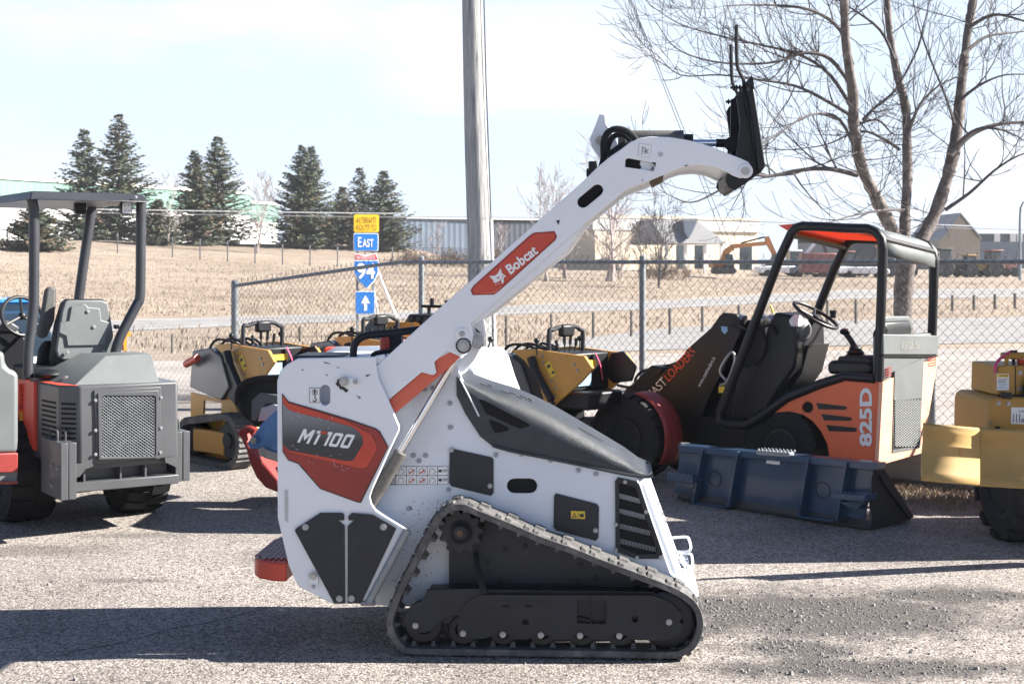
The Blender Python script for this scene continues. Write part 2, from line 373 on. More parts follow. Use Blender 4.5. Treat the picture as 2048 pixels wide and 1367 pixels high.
# ---- terrain: flat near, rising beyond the highway into a grassy bank
FAR = [(-60, -10), (-11.5, 45), (-5.1, 49.5), (2.36, 63.4), (6.2, 66), (22.6, 95), (33, 99), (140, 125), (400, 190)]
def yfar(x):
    if x <= FAR[0][0]: return FAR[0][1]
    for (xa, ya), (xb, yb) in zip(FAR, FAR[1:]):
        if x <= xb: return ya+(yb-ya)*(x-xa)/(xb-xa)
    return FAR[-1][1]
def hgt(x, y):
    d = y-yfar(x)-1
    if d <= 0: return 0.0
    h = .026*d if d < 70 else 1.82+.06*(d-70)
    lat = x/max(y, 1)*F+CX
    cap = 1.15 if lat > 1000 else (3.7 if lat < 780 else lerp(3.7, 1.15, (lat-780)/220))
    h = min(h, cap)
    return h+.1*math.sin(x*.21+1)*math.sin(y*.13)*min(1, d/20)
xs = [-420, -300, -220, -160]+[-120+3*i for i in range(84)]+[140, 170, 210, 270, 340, 420]
ys = [-40, -10, 10]+[12+3*i for i in range(60)]+[196, 210, 230, 260, 300, 380, 500, 700]
mb = MB(); mb.grid([[V((x, y, hgt(x, y)-.012)) for x in xs] for y in ys])
tag(mb.build('ground', M_field, base=(0, 0, 0)), None, None, kind='structure')
def sheet(name, pts, m, z):
    mb = MB(); mb.poly([V((p[0], p[1], z)) for p in pts]); return tag(mb.build(name, m, base=(0, 0, 0), smooth=False), None, None, kind='structure')
FD = V((2.31, -1.9, 0)).normalized(); FN = V((FD.y, -FD.x, 0))*-1       # fence direction and its normal away from the viewer
if FN.y < 0: FN = -FN
F0 = V((-1.02, 15.8, 0)); SP = 2.96
def fp(k, off=0, z=0): return F0+FD*(SP*k)+FN*off+V((0, 0, z))
a_, b_ = fp(-5, .15), fp(9, .15)
c_ = fp(14, .15); sheet('asphalt_lot', [(-60, c_.y), (c_.x, c_.y), (a_.x, a_.y), (-60, a_.y)], M_asph, 0)
G = lambda px, py: (gnd(px, py).x, gnd(px, py).y)
ga, gb = fp(-3.2, .15), fp(9, .15)
sheet('gravel_ground', [(ga.x, ga.y), (gb.x, gb.y), G(2900, 690), G(2048, 694), G(1700, 700), G(1340, 706), G(1000, 716), G(640, 712), G(280, 722)], M_gravel, -.004)
sheet('service_road', [G(940, 708), G(1040, 690), G(1340, 655), G(1700, 640), G(2048, 633), G(2700, 622), G(2700, 676), G(2048, 684), G(1700, 690), G(1340, 698), G(1000, 712)], M_road, 0)
near = [(-14.8, 28), (-9.73, 37.2), (-4.5, 43.4), (1.9, 51), (5, 53.8), (16.8, 70.7), (24.3, 73), (60, 86), (140, 104)]
farr = [(-21, 31), (-11.5, 45), (-5.1, 49.5), (2.36, 63.4), (6.2, 66), (22.6, 95), (33, 99), (62, 106.5), (140, 125)]
mb = MB(); mb.grid([[V((x, y, 0)) for x, y in near], [V((x, y, 0)) for x, y in farr]])
tag(mb.build('highway', M_road, base=(0, 0, 0), smooth=False), None, None, kind='structure')
M_paint = mat('worn_white_road_paint', (.62, .62, .60), .7, var=.2, scale=2)
M_paint.name = 'road_paint'
mb = MB()
for e, o in ((near, .12), (farr, .88)):
    rows = [[], []]
    for (xa, ya), (xb, yb) in zip(near, farr):
        for k, r_ in ((0, rows[0]), (1, rows[1])):
            tt = o+(.018 if k else 0); r_.append(V((lerp(xa, xb, tt), lerp(ya, yb, tt), .004)))
    mb.grid(rows)
tag(mb.build('road_marking', M_paint, base=(0, 0, 0), smooth=False), None, None, kind='structure')
# sand verge and concrete kerb just outside the fence on the right
s0, s1 = fp(1.45, .5), fp(9, .5); s2, s3 = fp(9, 5.2), fp(2.0, 4.4); s4 = fp(1.4, 1.6)
sheet('sand_verge', [s0, s1, s2, s3, s4], M_sand, 0)
k0 = [fp(1.95, -.95), fp(4.2, -.95), fp(4.2, -.68), fp(1.95, -.68)]
M_conc = mat('concrete', (.50, .48, .46), .8, var=.15, scale=4, bump=.3, bscale=50)
mb = MB(); mb.prism(k0, (0, 0, .27)); tag(mb.build('concrete_kerb', M_conc, bevel=.05, base=(0, 0, 0)), None, None, kind='structure')

M_soil = ground_mat('brown_soil', [(.3, (.17, .12, .085)), (.5, (.26, .19, .14)), (.72, (.36, .28, .21))], (2.5, 9, 40))
rs_ = random.Random(5); so_ = [(1740, 950), (2300, 948)]+[(2300-k*28, 1006+rs_.uniform(-12, 12)) for k in range(18)]+[(1790, 985)]
sheet('soil_verge', [G(*q) for q in so_], M_soil, .004)
# ---- dry grass
def blades(name, spots, h0, h1, m, wd=.012, n=1):
    mb = MB()
    for p in spots:
        for _ in range(n):
            a = random.random()*6.28; h = random.uniform(h0, h1); q = V(p)+V((random.gauss(0, .04), random.gauss(0, .04), 0)); ln = random.uniform(.1, .7)*h
            e = V((math.cos(a+1.57)*wd, math.sin(a+1.57)*wd, 0)); tip = q+V((math.cos(a)*ln, math.sin(a)*ln, h))
            mid = q+V((math.cos(a)*ln*.3, math.sin(a)*ln*.3, h*.6)); mb.mi = random.randint(0, 1); mb.add([q-e, q+e, mid+e*.7, tip, mid-e*.7], [[0, 1, 2, 3, 4]])
    return tag(mb.build(name, m, smooth=False, fix=False, base=(0, 0, 0)), None, None, kind='stuff')
sp_ = []
for _ in range(4200):
    k = random.uniform(1.2, 5.5); off = -abs(random.gauss(0, .30))+.10; sp_.append(fp(k, off))
for _ in range(5200):
    px = random.uniform(1770, 2080); g = gnd(px, random.triangular(945, 1030, 975)); sp_.append((g.x, g.y, 0))
blades('dry_grass', sp_, .008, .06, [M_grass, M_grassl], .005)
sp_ = []
for _ in range(22000):
    px = random.uniform(-60, 2120); y = yfar(0)
    while True:
        y = 40+70*random.random()**1.2; x = (px-CX)/F*y
        if y > yfar(x)+1.2: break
        px = random.uniform(-60, 2120)
    if px > 1000 and y > 112: continue
    sp_.append((x, y, hgt(x, y)-.02))
tag(blades('field_grass', sp_, .03, .13, [M_grass, M_grassl], .022), 'tall dry grass covering the bank beyond the highway', 'dry grass')
sp_ = []
for _ in range(5000):
    px = random.uniform(-40, 2100); py = random.uniform(600, 705); g = gnd(px, py)
    def ynear(x):
        for (xa, ya), (xb, yb) in zip(near, near[1:]):
            if xa <= x <= xb: return ya+(yb-ya)*(x-xa)/(xb-xa)
        return 28
    sy = (655 if px > 1340 else lerp(712, 655, max(0, (px-960)/380))) if px > 940 else 712
    if px > 1340: sy = lerp(655, 633, (px-1340)/700)
    if g.y < ynear(g.x)-.4 and py < sy-2: sp_.append((g.x, g.y, -.01))
blades('verge_grass', sp_, .05, .2, [M_grass, M_grassl], .014)
# loose stones in the broken patches of the lot
M_stone = mat('loose_stone', (.20, .19, .185), .85, var=.5, scale=30)
mb = MB()
for px, py, rx, ry, n in ((1620, 1225, .75, .40, 420), (1450, 1215, .3, .18, 70), (1590, 1297, .26, .14, 120), (1730, 1335, .62, .15, 200), (1900, 1190, .45, .16, 110), (1700, 1260, 1.3, .6, 420), (900, 1340, 2.2, .5, 160), (300, 1150, 1.2, .6, 160)):
    g = gnd(px, py)
    for _ in range(n):
        q = g+V((random.gauss(0, rx*.55), random.gauss(0, ry*.55), 0)); s_ = random.uniform(.003, .009)*(1.8 if random.random() < .08 else 1); a = random.random()*3
        p8 = [q+V((math.cos(a+i*1.257)*s_*random.uniform(.7, 1.2), math.sin(a+i*1.257)*s_*random.uniform(.7, 1.2), -.001)) for i in range(5)]
        top = [q+(p-q)*random.uniform(.4, .8)+V((0, 0, s_*random.uniform(.6, 1.1))) for p in p8]
        mb.add(p8+top, [[i, (i+1) % 5, 5+(i+1) % 5, 5+i] for i in range(5)]+[[5, 6, 7, 8, 9]])
tag(mb.build('gravel', M_stone, smooth=False, fix=False, base=(0, 0, 0)), None, None, kind='stuff')

# ================================================================ TREES
M_sp = [mat('spruce_green', (.085, .105, .062), .85, var=.3, scale=1), mat('spruce_blue_green', (.062, .084, .070), .85, var=.3, scale=1), mat('spruce_olive', (.155, .135, .075), .85, var=.3, scale=1), mat('spruce_brown_cones', (.16, .11, .075), .9, var=.3, scale=1)]
M_bark = mat('grey_brown_bark', (.125, .105, .098), .9, var=.6, scale=9, bump=1.0, bscale=22, dirt=((.36, .33, .31), .38, 5))
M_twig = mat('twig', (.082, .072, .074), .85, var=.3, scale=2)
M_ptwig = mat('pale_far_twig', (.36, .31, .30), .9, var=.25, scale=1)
M_shrub = mat('brown_shrub', (.20, .15, .12), .9, var=.4, scale=1)
def spruce(px, top, base, Y, rad_px, label, seed, brown=.1, lean=0, dens=1.0, bare=0):
    rnd = random.Random(seed); x = (px-CX)*Y/F; zb = hgt(x, Y)-.1; H = CH-(top-HZ)*Y/F-zb; Rm = rad_px*Y/F
    t_ = thing('spruce_tree', (x, Y, zb), label, 'spruce', 'spruces on the grass bank')
    tr = MB(); tr.tube([V((x, Y, zb)), V((x+lean*.5, Y, zb+H*.5)), V((x+lean, Y, zb+H*.985))], [H*.017, H*.009, .015], 7); tr.build('trunk', M_bark, t_)
    cr = MB(); z = H*bare+.25
    while z < H*.985:
        f = z/H; rr = Rm*1.45*((1-f)**.93)*(.92 if f > .12 else .62+f*2.5)
        n = max(4, int(rnd.uniform(5, 8)))
        for i in range(n):
            if rnd.random() < .06: continue
            a = rnd.random()*6.283; l = rr*rnd.uniform(.62, 1.12)+.08; dr = rnd.uniform(.05, .32)-.35*f
            o = V((x+lean*f, Y, zb+z)); dv = V((math.cos(a), math.sin(a), 0)); sd_ = V((-math.sin(a), math.cos(a), 0))
            st = max(2, int(l/.17*dens)); brown_b = rnd.random() < brown
            for k in range(st):
                tt = (k+rnd.random())/st
                p = o+dv*(l*tt)+V((0, 0, -dr*l*tt+.22*l*tt*tt))+V((0, 0, rnd.gauss(0, .05)))
                for sgn in (-1, 1):
                    ll = (.14+.30*(1-tt)*l/(l+.6)+.10)*rnd.uniform(.7, 1.3); q = p+sd_*sgn*ll*.75+dv*ll*.75+V((0, 0, -rnd.uniform(.0, .22)*ll))
                    e = (dv-sd_*sgn)*.05*rnd.uniform(.7, 1.5)+V((0, 0, rnd.uniform(-.07, .07)))
                    cr.mi = 3 if brown_b and rnd.random() < .6 else rnd.choice((0, 0, 1, 1, 2)); m_ = (p+q)*.5
                    cr.add([p, m_-e*1.3, q, m_+e*1.3], [[0, 1, 2, 3]])
                if rnd.random() < .5:
                    q = p+dv*.2+V((0, 0, rnd.uniform(-.28, -.05))); e = sd_*.06; cr.mi = rnd.choice((0, 1)); cr.add([p-e, p+e, q], [[0, 1, 2]])
        z += H*.0155*rnd.uniform(.7, 1.3)
    tp = V((x+lean, Y, zb+H))
    for _ in range(6): cr.mi = 0; cr.add([tp-V((rnd.gauss(0, .08), rnd.gauss(0, .08), .35)), tp-V((rnd.gauss(0, .08), rnd.gauss(0, .08), .35)), tp], [[0, 1, 2]])
    cr.build('crown', M_sp, t_, smooth=False, fix=False)
spruce(238, 226, 488, 126, 92, 'tallest spruce, broad with brown cones, in the pair behind the grey canopy', 1, .28)
spruce(168, 256, 488, 124, 78, 'narrower spruce leaning against the left side of the tallest spruce', 2, .15)
spruce(70, 405, 528, 104, 68, 'low rounded brownish evergreen left of the canopy post', 3, .35)
spruce(436, 270, 488, 128, 78, 'sharp tipped blue green spruce, right of the pair before the green warehouse end', 4, .1)
spruce(390, 300, 488, 125, 66, 'thin topped olive spruce, left of the pair before the green warehouse end', 5, .3)
spruce(604, 289, 486, 130, 76, 'dense spruce with the left tip of the twin tipped pair left of the sign', 6, .05)
spruce(622, 292, 486, 131, 66, 'dark spruce grown into the twin tipped one as its right tip', 16, .1)
spruce(768, 340, 486, 132, 68, 'full dark spruce directly behind and right of the yellow road sign', 7, .12)
spruce(719, 333, 486, 136, 50, 'slender open spruce with see through branches left of the yellow road sign', 8, .15, dens=.6)
spruce(684, 372, 486, 142, 40, 'small reddish brown spruce half hidden behind the twin tipped spruce', 9, .8)
spruce(316, 398, 488, 120, 44, 'short young spruce low at the right foot of the tallest spruce', 10, .15)

def tree_rec(mb, p, d, l, r_, dep, rnd, up, tw, mind=.4, seg=4, flat=1):
    n = 3; pts = [p]; rs = [r_]; q = p; dd = d.normalized()
    for k in range(n):
        dd = (dd+V((rnd.gauss(0, .13), rnd.gauss(0, .13)*flat, rnd.gauss(0, .1)+up))).normalized(); q = q+dd*(l/n); pts.append(q); rs.append(max(tw, r_*(1-.5*(k+1)/n)))
    mb.tube(pts, rs, seg if r_ > tw*3 else 3)
    if dep <= 0: return
    nb = rnd.randint(2, 4) if dep > 1 else rnd.randint(2, 3)
    for i in range(nb):
        k = rnd.randint(1, n); o = pts[k]; ang = rnd.uniform(.45, 1.0); ax = V((rnd.gauss(0, 1), rnd.gauss(0, 1)*flat, rnd.gauss(0, 1)))
        e = (dd*math.cos(ang)+ax.cross(dd).normalized()*math.sin(ang)).normalized()
        tree_rec(mb, o, e, l*rnd.uniform(.5, .75), max(tw, rs[k]*.62), dep-1, rnd, up, tw, mind, seg, flat)
    tree_rec(mb, q, dd, l*.7, max(tw, rs[-1]), dep-1, rnd, up, tw, mind, seg, flat)
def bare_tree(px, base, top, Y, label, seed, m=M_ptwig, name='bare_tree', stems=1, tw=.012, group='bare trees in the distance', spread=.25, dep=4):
    rnd = random.Random(seed); x = (px-CX)*Y/F; z0 = hgt(x, Y)-.1; H = (base-top)*Y/F
    t_ = thing(name, (x, Y, z0), label, 'bare tree' if 'shrub' not in name else 'shrub', group); tr = MB(); cr = MB()
    for s_ in range(stems):
        o = V((x+rnd.gauss(0, .15)*(stems > 1), Y, z0)); d = V((rnd.gauss(0, spread*.5), rnd.gauss(0, spread*.4), 1)); pts = [o]; rs = [H*.014]
        for k in range(6): d = (d.normalized()+V((rnd.gauss(0, .06), rnd.gauss(0, .06), .05))).normalized(); pts.append(pts[-1]+d*(H*.62/6)); rs.append(H*.014*(1-.12*(k+1)))
        tr.tube(pts, rs, 6)
        for k in range(1, 7):
            for _ in range(2):
                a = rnd.random()*6.28; e = V((math.cos(a)*.75, math.sin(a)*.75, .8)); tree_rec(cr, pts[k], e, H*rnd.uniform(.10, .2), rs[k]*.5, dep-2, rnd, .12, tw)
        tree_rec(cr, pts[-1], d, H*.18, rs[-1]*.9, dep-1, rnd, .06, tw)
    tr.build('trunk', m, t_, fix=False); cr.build('crown', m, t_, fix=False)
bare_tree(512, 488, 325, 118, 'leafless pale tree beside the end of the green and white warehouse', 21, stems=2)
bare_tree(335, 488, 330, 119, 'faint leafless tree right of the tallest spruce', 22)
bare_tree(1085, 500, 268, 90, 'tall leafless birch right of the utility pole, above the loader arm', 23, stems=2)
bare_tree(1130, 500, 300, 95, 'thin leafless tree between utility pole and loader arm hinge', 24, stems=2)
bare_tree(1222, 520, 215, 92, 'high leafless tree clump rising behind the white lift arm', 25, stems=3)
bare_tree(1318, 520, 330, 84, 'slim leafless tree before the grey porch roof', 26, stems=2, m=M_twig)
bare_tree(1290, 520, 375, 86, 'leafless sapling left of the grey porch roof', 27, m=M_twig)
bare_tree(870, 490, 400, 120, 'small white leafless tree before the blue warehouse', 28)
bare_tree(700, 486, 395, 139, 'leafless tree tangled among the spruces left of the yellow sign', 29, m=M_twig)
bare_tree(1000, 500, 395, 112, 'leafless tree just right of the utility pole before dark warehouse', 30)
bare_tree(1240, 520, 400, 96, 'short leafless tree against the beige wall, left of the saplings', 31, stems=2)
for i, (px, top, Y, lb) in enumerate(((820, 462, 112, 'brown bush under the blue warehouse, leftmost one'), (900, 455, 112, 'brown bush under the blue warehouse, middle one'), (975, 450, 110, 'reddish brown bush at the foot of the utility pole'), (1030, 446, 108, 'brown bush right of the utility pole'), (1335, 455, 100, 'grey leafless bush at the corner of the grey porch'))):
    rnd = random.Random(40+i); x = (px-CX)*Y/F; z0 = hgt(x, Y)-.1; H = (495-top)*Y/F+.4; mb = MB()
    for _ in range(60):
        a = rnd.random()*6.28; tree_rec(mb, V((x+rnd.gauss(0, .9), Y+rnd.gauss(0, .5), z0)), V((math.cos(a)*.6, math.sin(a)*.6, 1)), H*rnd.uniform(.2, .42), .02, 2, rnd, .1, .012)
    o = mb.build('bush', M_shrub, fix=False); tag(o, lb, 'bush', 'brown bushes on the bank')

# the big leafless tree on the right, three stems
TX, TY = (1808-CX)*19.5/F, 19.5
tree = thing('bare_tree', (TX, TY, 0), 'big leafless tree with three rough stems behind the orange loader', 'bare tree')
rnd = random.Random(99); tr = MB()
def stem(pts, rpx): return [at(x, y, TY+dy) for x, y, dy in pts], [r_*TY/F for r_ in rpx]
stems = {
 'base': ([(1808, 790, 0), (1806, 700, 0), (1806, 600, 0), (1812, 520, 0), (1818, 478, 0)], [26, 22, 21, 21, 20]),
 'left': ([(1808, 520, 0), (1782, 455, -.1), (1752, 395, -.2), (1724, 335, -.3), (1708, 255, -.4), (1706, 190, -.5), (1692, 90, -.6), (1688, 0, -.7), (1680, -90, -.8)], [15, 15, 14, 13, 12, 11, 9.5, 9, 8]),
 'mid': ([(1812, 520, 0), (1810, 440, .1), (1815, 360, .2), (1814, 290, .3), (1812, 220, .4), (1795, 150, .5), (1780, 70, .6), (1774, 0, .7), (1768, -90, .8)], [12, 12, 11.5, 11, 10, 9, 8, 8, 7]),
 'right': ([(1818, 520, 0), (1862, 445, .2), (1890, 370, .3), (1908, 300, .4), (1918, 220, .5), (1926, 140, .6), (1936, 60, .7), (1946, 0, .8), (1955, -90, .9)], [15, 15, 14.5, 14, 13, 11, 10, 10, 9])}
cen = {}
for k, (p, r_) in stems.items():
    pp, rr = stem(p, r_); c_ = catmull(pp, 5); rc = [lerp(rr[min(i//5, len(rr)-1)], rr[min(i//5+1, len(rr)-1)], (i % 5)/5)*(1+rnd.gauss(0, .07)) for i in range(len(c_))]; cen[k] = (c_, rc)
    tr.tube(c_, [q*(.9 if k != 'base' else .95) for q in rc], 12)
tr.build('trunk', M_bark, tree, ang=180)
br = [  # hand placed limbs: picture points of each limb, start thickness
 ([(1706, 175), (1660, 118), (1610, 106), (1560, 122), (1500, 128), (1420, 122), (1350, 95), (1310, 40)], 4.5, -.5),
 ([(1712, 230), (1660, 150), (1600, 110), (1530, 92), (1440, 72), (1360, 48), (1300, 10)], 4.5, .6),
 ([(1704, 130), (1680, 60), (1620, 20), (1530, 10), (1450, 12)], 5, -.8),
 ([(1714, 350), (1660, 338), (1600, 340), (1540, 352), (1490, 350), (1440, 380), (1380, 405), (1320, 380)], 5.5, -1.2),
 ([(1716, 240), (1650, 200), (1590, 172), (1520, 160), (1440, 150), (1360, 150), (1315, 110)], 4, -.2),
 ([(1722, 330), (1680, 240), (1620, 230), (1560, 265), (1520, 290)], 4, -1.0),
 ([(1726, 240), (1750, 215), (1790, 180), (1830, 110), (1850, 40), (1865, -20)], 3.5, .3),
 ([(1800, 300), (1770, 280), (1720, 262), (1650, 290), (1570, 300)], 4, .2),
 ([(1815, 270), (1840, 210), (1880, 170), (1925, 150)], 4, .2),
 ([(1900, 310), (1940, 270), (1990, 250), (2060, 245), (2120, 255)], 7.5, .2),
 ([(1912, 290), (1955, 258), (2010, 262), (2055, 285)], 4, -.5),
 ([(1925, 110), (1970, 75), (2020, 66), (2080, 60)], 4.5, .5),
 ([(1930, 60), (1985, 30), (2040, 40), (2090, 60)], 4.5, -.4),
 ([(1890, 420), (1940, 385), (1990, 340), (2040, 310), (2090, 300)], 4.5, -.3),
 ([(1808, 420), (1770, 420), (1710, 430), (1655, 446)], 4, -1),
 ([(1790, 120), (1760, 60), (1700, 15), (1640, -20)], 4, .6),
 ([(1920, 200), (1960, 170), (2010, 150), (2070, 150)], 4, 0),
 ([(1910, 250), (1890, 190), (1850, 90), (1830, 20), (1820, -40)], 3.5, .9),
 ([(1712, 250), (1755, 240), (1790, 270), (1830, 260)], 3, -.6)]
cr = MB()
for pts, r0, dy in br:
    pp = [at(x, y, TY+dy*(i/(len(pts)-1))*1.6) for i, (x, y) in enumerate(pts)]; c_ = catmull(pp, 4); n = len(c_)
    rr = [max(.55, r0*(1-.88*i/n))*TY/F for i in range(n)]; cr.tube(c_, rr, 6)
    for i in range(3, n):
        for _ in range(2 if i > 5 else 1):
            if rnd.random() < .5:
                d = (c_[i]-c_[i-1]).normalized(); e = (d*rnd.uniform(.3, .9)+V((rnd.gauss(0, .6), rnd.gauss(0, .5), rnd.gauss(.1, .6)))).normalized()
                tree_rec(cr, c_[i], e, rnd.uniform(.3, .85), rr[i]*.5, rnd.choice((1, 1, 2)), rnd, .14, .0032, flat=.6)
for k in ('left', 'mid', 'right'):
    c_, rc = cen[k]
    for i in range(4, len(c_)):
        for _ in range(1):
            if rnd.random() < .5:
                a = rnd.random()*6.28; e = V((math.cos(a), math.sin(a)*.7, rnd.uniform(-.2, .9)))
                tree_rec(cr, c_[i], e, rnd.uniform(.3, .8), 0.010, 2, rnd, .04, .0034, flat=.8)
cr.build('crown', M_twig, tree, fix=False)

# ================================================================ CHAIN LINK FENCE
fence = thing('chain_link_fence', fp(0), 'galvanised chain link fence with a top rail running behind the machines', 'fence')
K0, K1 = -1.081, 5.2
def rail_z(k): return 1.755 if k > -.12 else lerp(1.755, 1.46, (-.12-k)/.96)
mb = MB(); mb.tube([fp(k, 0, rail_z(k)) for k in (K0, -.6, -.2, -.1, 0, 1, 2, 3, 4, K1)], .021, 10); mb.build('top_rail', M_galv, fence)
for k in (K0, 0, 1, 2, 3, 4, 5):
    mb = MB(); zt = rail_z(k)+.05; r_ = .045 if k == K0 else .032; mb.cyl(fp(k, .02), fp(k, .02, zt), r_, 14); mb.ball(fp(k, .02, zt), r_*1.08, 10, (1, 1, .6))
    for z in (.4, .8, 1.2): mb.cyl(fp(k, .02, z), fp(k, .02, z+.03), r_*1.12, 14)
    mb.build('post', M_galv, fence)
DX, DZ = .0415, .0425; mb = MB(); i = 0
n = int((K1-K0)*SP/DX/1)
for j in range(n):
    k0 = K0+j*DX/SP; top = rail_z(k0)+.045; pts = []; m = int(top/DZ)
    z0 = top-m*DZ
    for q in range(m+1):
        s_ = (q+j) % 2; wob_ = .004*math.sin(k0*7+q*.3)
        pts.append(fp(k0+(s_-.5)*DX*1.0/SP, -.03+(.004 if s_ else -.004)+wob_, z0+q*DZ))
    pts.append(pts[-1]+FD*random.uniform(-.012, .012)+V((0, 0, .03)))
    mb.tube(pts, .0024, 3)
mb.build('wire_mesh', M_wire, fence, fix=False, smooth=False)
low = thing('sagging_mesh_fence', fp(-1, .2), 'low sagging chain link mesh left of the fence end post', 'fence'); mb = MB()
for j in range(130):
    k0 = K0-.02-j*.05/SP; top = .93+.02*math.sin(j*.21)+.012*math.sin(j*.9); pts = []
    for q in range(int(top/.05)+1): s_ = (q+j) % 2; pts.append(fp(k0+(s_-.5)*.05/SP, .2+.02*math.sin(j*.3), q*.05))
    mb.tube(pts, .0021, 3)
mb.build('wire_mesh', M_galv, low, fix=False, smooth=False)
for k in (-1.95, -2.9):
    mb = MB(); mb.cyl(fp(k, .24), fp(k, .24, .95), .025, 10); mb.build('post', M_galv, low)

# ---- utility pole with its conduit, guy wires, far power lines
pole = thing('utility_pole', (at(958, 527, 17.2).x, 17.2, 0), 'grey weathered wooden utility pole rising behind the white track loader', 'utility pole')
mb = MB(); pp = [at(962, 800, 17.2), at(960, 527, 17.2), at(950, 240, 17.2), at(944, 0, 17.2), at(940, -160, 17.2)]; rr = [x*17.2/F for x in (26, 25, 22, 20, 19)]
c_ = catmull(pp, 6); rc = [lerp(rr[min(i//6, 4)], rr[min(i//6+1, 4)], (i % 6)/6) for i in range(len(c_))]; mb.tube(c_, rc, 22)
M_pole, t, b = node_mat('weathered_pole_wood'); pos = N(t, 'ShaderNodeTexCoord').outputs['Object']
mp_ = N(t, 'ShaderNodeMapping'); mp_.inputs['Scale'].default_value = (16, 16, .9); t.links.new(pos, mp_.inputs[0])
g_ = noise(t, mp_.outputs[0], 2.0, 8, .65); t.links.new(ramp(t, g_, [(.30, (.06, .06, .062)), (.40, (.24, .245, .25)), (.55, (.36, .36, .36)), (.72, (.46, .455, .45))]), b.inputs['Base Color']); b.inputs['Roughness'].default_value = .9
bp = N(t, 'ShaderNodeBump', Strength=.8, Distance=.02); t.links.new(g_, bp.inputs['Height']); t.links.new(bp.outputs[0], b.inputs['Normal'])
mb.build('post', M_pole, pole, ang=180)
mb = MB(); mb.tube([at(992, 800, 17.15), at(985, 527, 17.15), at(982, 440, 17.15)], .022, 8); mb.build('conduit', M_wst, pole)
mb = MB(); mb.tube([at(982, 440, 17.14), at(972, 160, 17.14), at(964, -150, 17.14)], .008, 6); mb.build('cable', M_black, pole)
for i, (p, q) in enumerate((((1250, -30), (1395, 330)), ((1256, -10), (1372, 300)))):
    mb = MB(); mb.cyl(at(*p, 24), at(q[0]+80, q[1]+190, 27), .006, 5); tag(mb.build('guy_wire', M_wire), ('left' if i == 0 else 'right')+'most of two thin slanting wires in the sky above the lift arm', 'wire', 'slanting sky wires')
M_line = mat('pale_power_line', (.66, .68, .70), .5)
for i, (ya, yb, yc) in enumerate(((420, 426, 438), (427, 433, 442))):
    mb = MB(); mb.tube(catmull([at(-60, ya-6, 100), at(290, ya, 100), at(700, yb, 100), at(980, yb+2, 100), at(1350, yb+6, 100), at(2120, yc+20, 100)], 4), .03, 4)
    tag(mb.build('power_line', M_line), ('upper' if i == 0 else 'lower')+' of two pale power lines crossing before the spruces', 'power line', 'far power lines')

# ---- far boundary fence on the bank and marker posts by the verge
ff = thing('boundary_fence', at(300, 527, 106), 'low wire fence with pale posts along the top of the grass bank', 'fence')
fps = []
for px in range(-40, 1010, 55):
    Y = 106; p = at(px, 527, Y); z = hgt(p.x, Y); fps.append(V((p.x, Y, z)))
mbw = MB()
for i, p in enumerate(fps):
    mb = MB(); mb.cyl(p-V((0, 0, .2)), p+V((0, 0, 1.5)), .05, 6); mb.build('post', M_galv, ff)
for z in [.15+.11*i for i in range(13)]: mbw.tube([p+V((0, 0, z)) for p in fps], .006 if z < 1.4 else .016, 3)
mbw.build('wire_mesh', M_wire, ff, fix=False)
for i, (px, yt, yb) in enumerate(((345, 667, 706), (600, 652, 684), (1013, 632, 692), (1103, 628, 680), (1187, 624, 676), (1263, 620, 672), (1340, 616, 668), (1405, 612, 663), (1478, 610, 660), (1655, 600, 648), (1712, 598, 646), (1905, 590, 622), (1948, 590, 620), (1990, 588, 618), (2030, 586, 617))):
    g = gnd(px, yb); mb = MB(); hh = (yb-yt)*g.y/F; mb.cyl(g, g+V((0, 0, hh)), .036*g.y/32, 8)
    near_ = ['left of the fence end post', 'between the yellow loader handle and the sign', 'just right of the white lift arm pivot', 'above the lever of the middle yellow loader', 'above the handle of the middle yellow loader', 'left of the fence post in the middle', 'just right of the fence post in the middle', 'left of the black loader arm', 'above the top of the black loader arm', 'behind the steering wheel', 'between steering wheel and canopy post', 'first right of the canopy', 'second right of the canopy', 'third right of the canopy', 'at the right edge'][i]
    tag(mb.build('marker_post', mat('post_wood_%d' % i, (.17, .155, .14), .9, var=.3) if i == 0 else bpy.data.materials['post_wood_0']), 'short dark roadside post '+near_, 'post', 'roadside posts along the verge')

# ================================================================ ROAD SIGN
SY = 34.0; sign = thing('road_sign', (at(732, 527, SY).x, SY, 0), 'stacked highway signs on posts pointing to the interstate eastbound', 'road sign')
SF = Frame(732, SY, 20)
M_sy = mat('sign_yellow', (.85, .50, .015), .45, var=.03); M_sb = mat('sign_blue', (.012, .16, .55), .4, var=.05); M_sr = mat('sign_red', (.50, .05, .07), .4, var=.05); M_sw = mat('sign_white', (.8, .8, .82), .4, var=.03); M_sk = mat('sign_black', (.03, .025, .02), .5)
for px in (715, 747):
    mb = MB(); mb.prism([SF.w(px-2, 690, .05), SF.w(px+2, 690, .05), SF.w(px+2, 430, .05), SF.w(px-2, 430, .05)], SF.v*.05); mb.build('post', M_galv, sign)
mb = MB(); mb.cyl(SF.w(752, 535, .1), SF.w(796, 645, 1.2), .04, 8); mb.cyl(SF.w(740, 535, .1), SF.w(760, 655, .9), .03, 8); mb.build('brace', M_sw, sign)
def panel(name, x0, y0, x1, y1, m, border=None):
    mb = MB(); mb.prism(SF.ws(rrect(x0, y0, x1, y1, 3), 0), SF.v*.02); o = mb.build(name, border or m, sign)
    if border: mb = MB(); mb.prism(SF.ws(rrect(x0+1.5, y0+1.5, x1-1.5, y1-1.5, 2), -.008), SF.v*.006); mb.build('face', m, o)
    return o
o = panel('yellow_panel', 708, 429, 758, 464, M_sy)
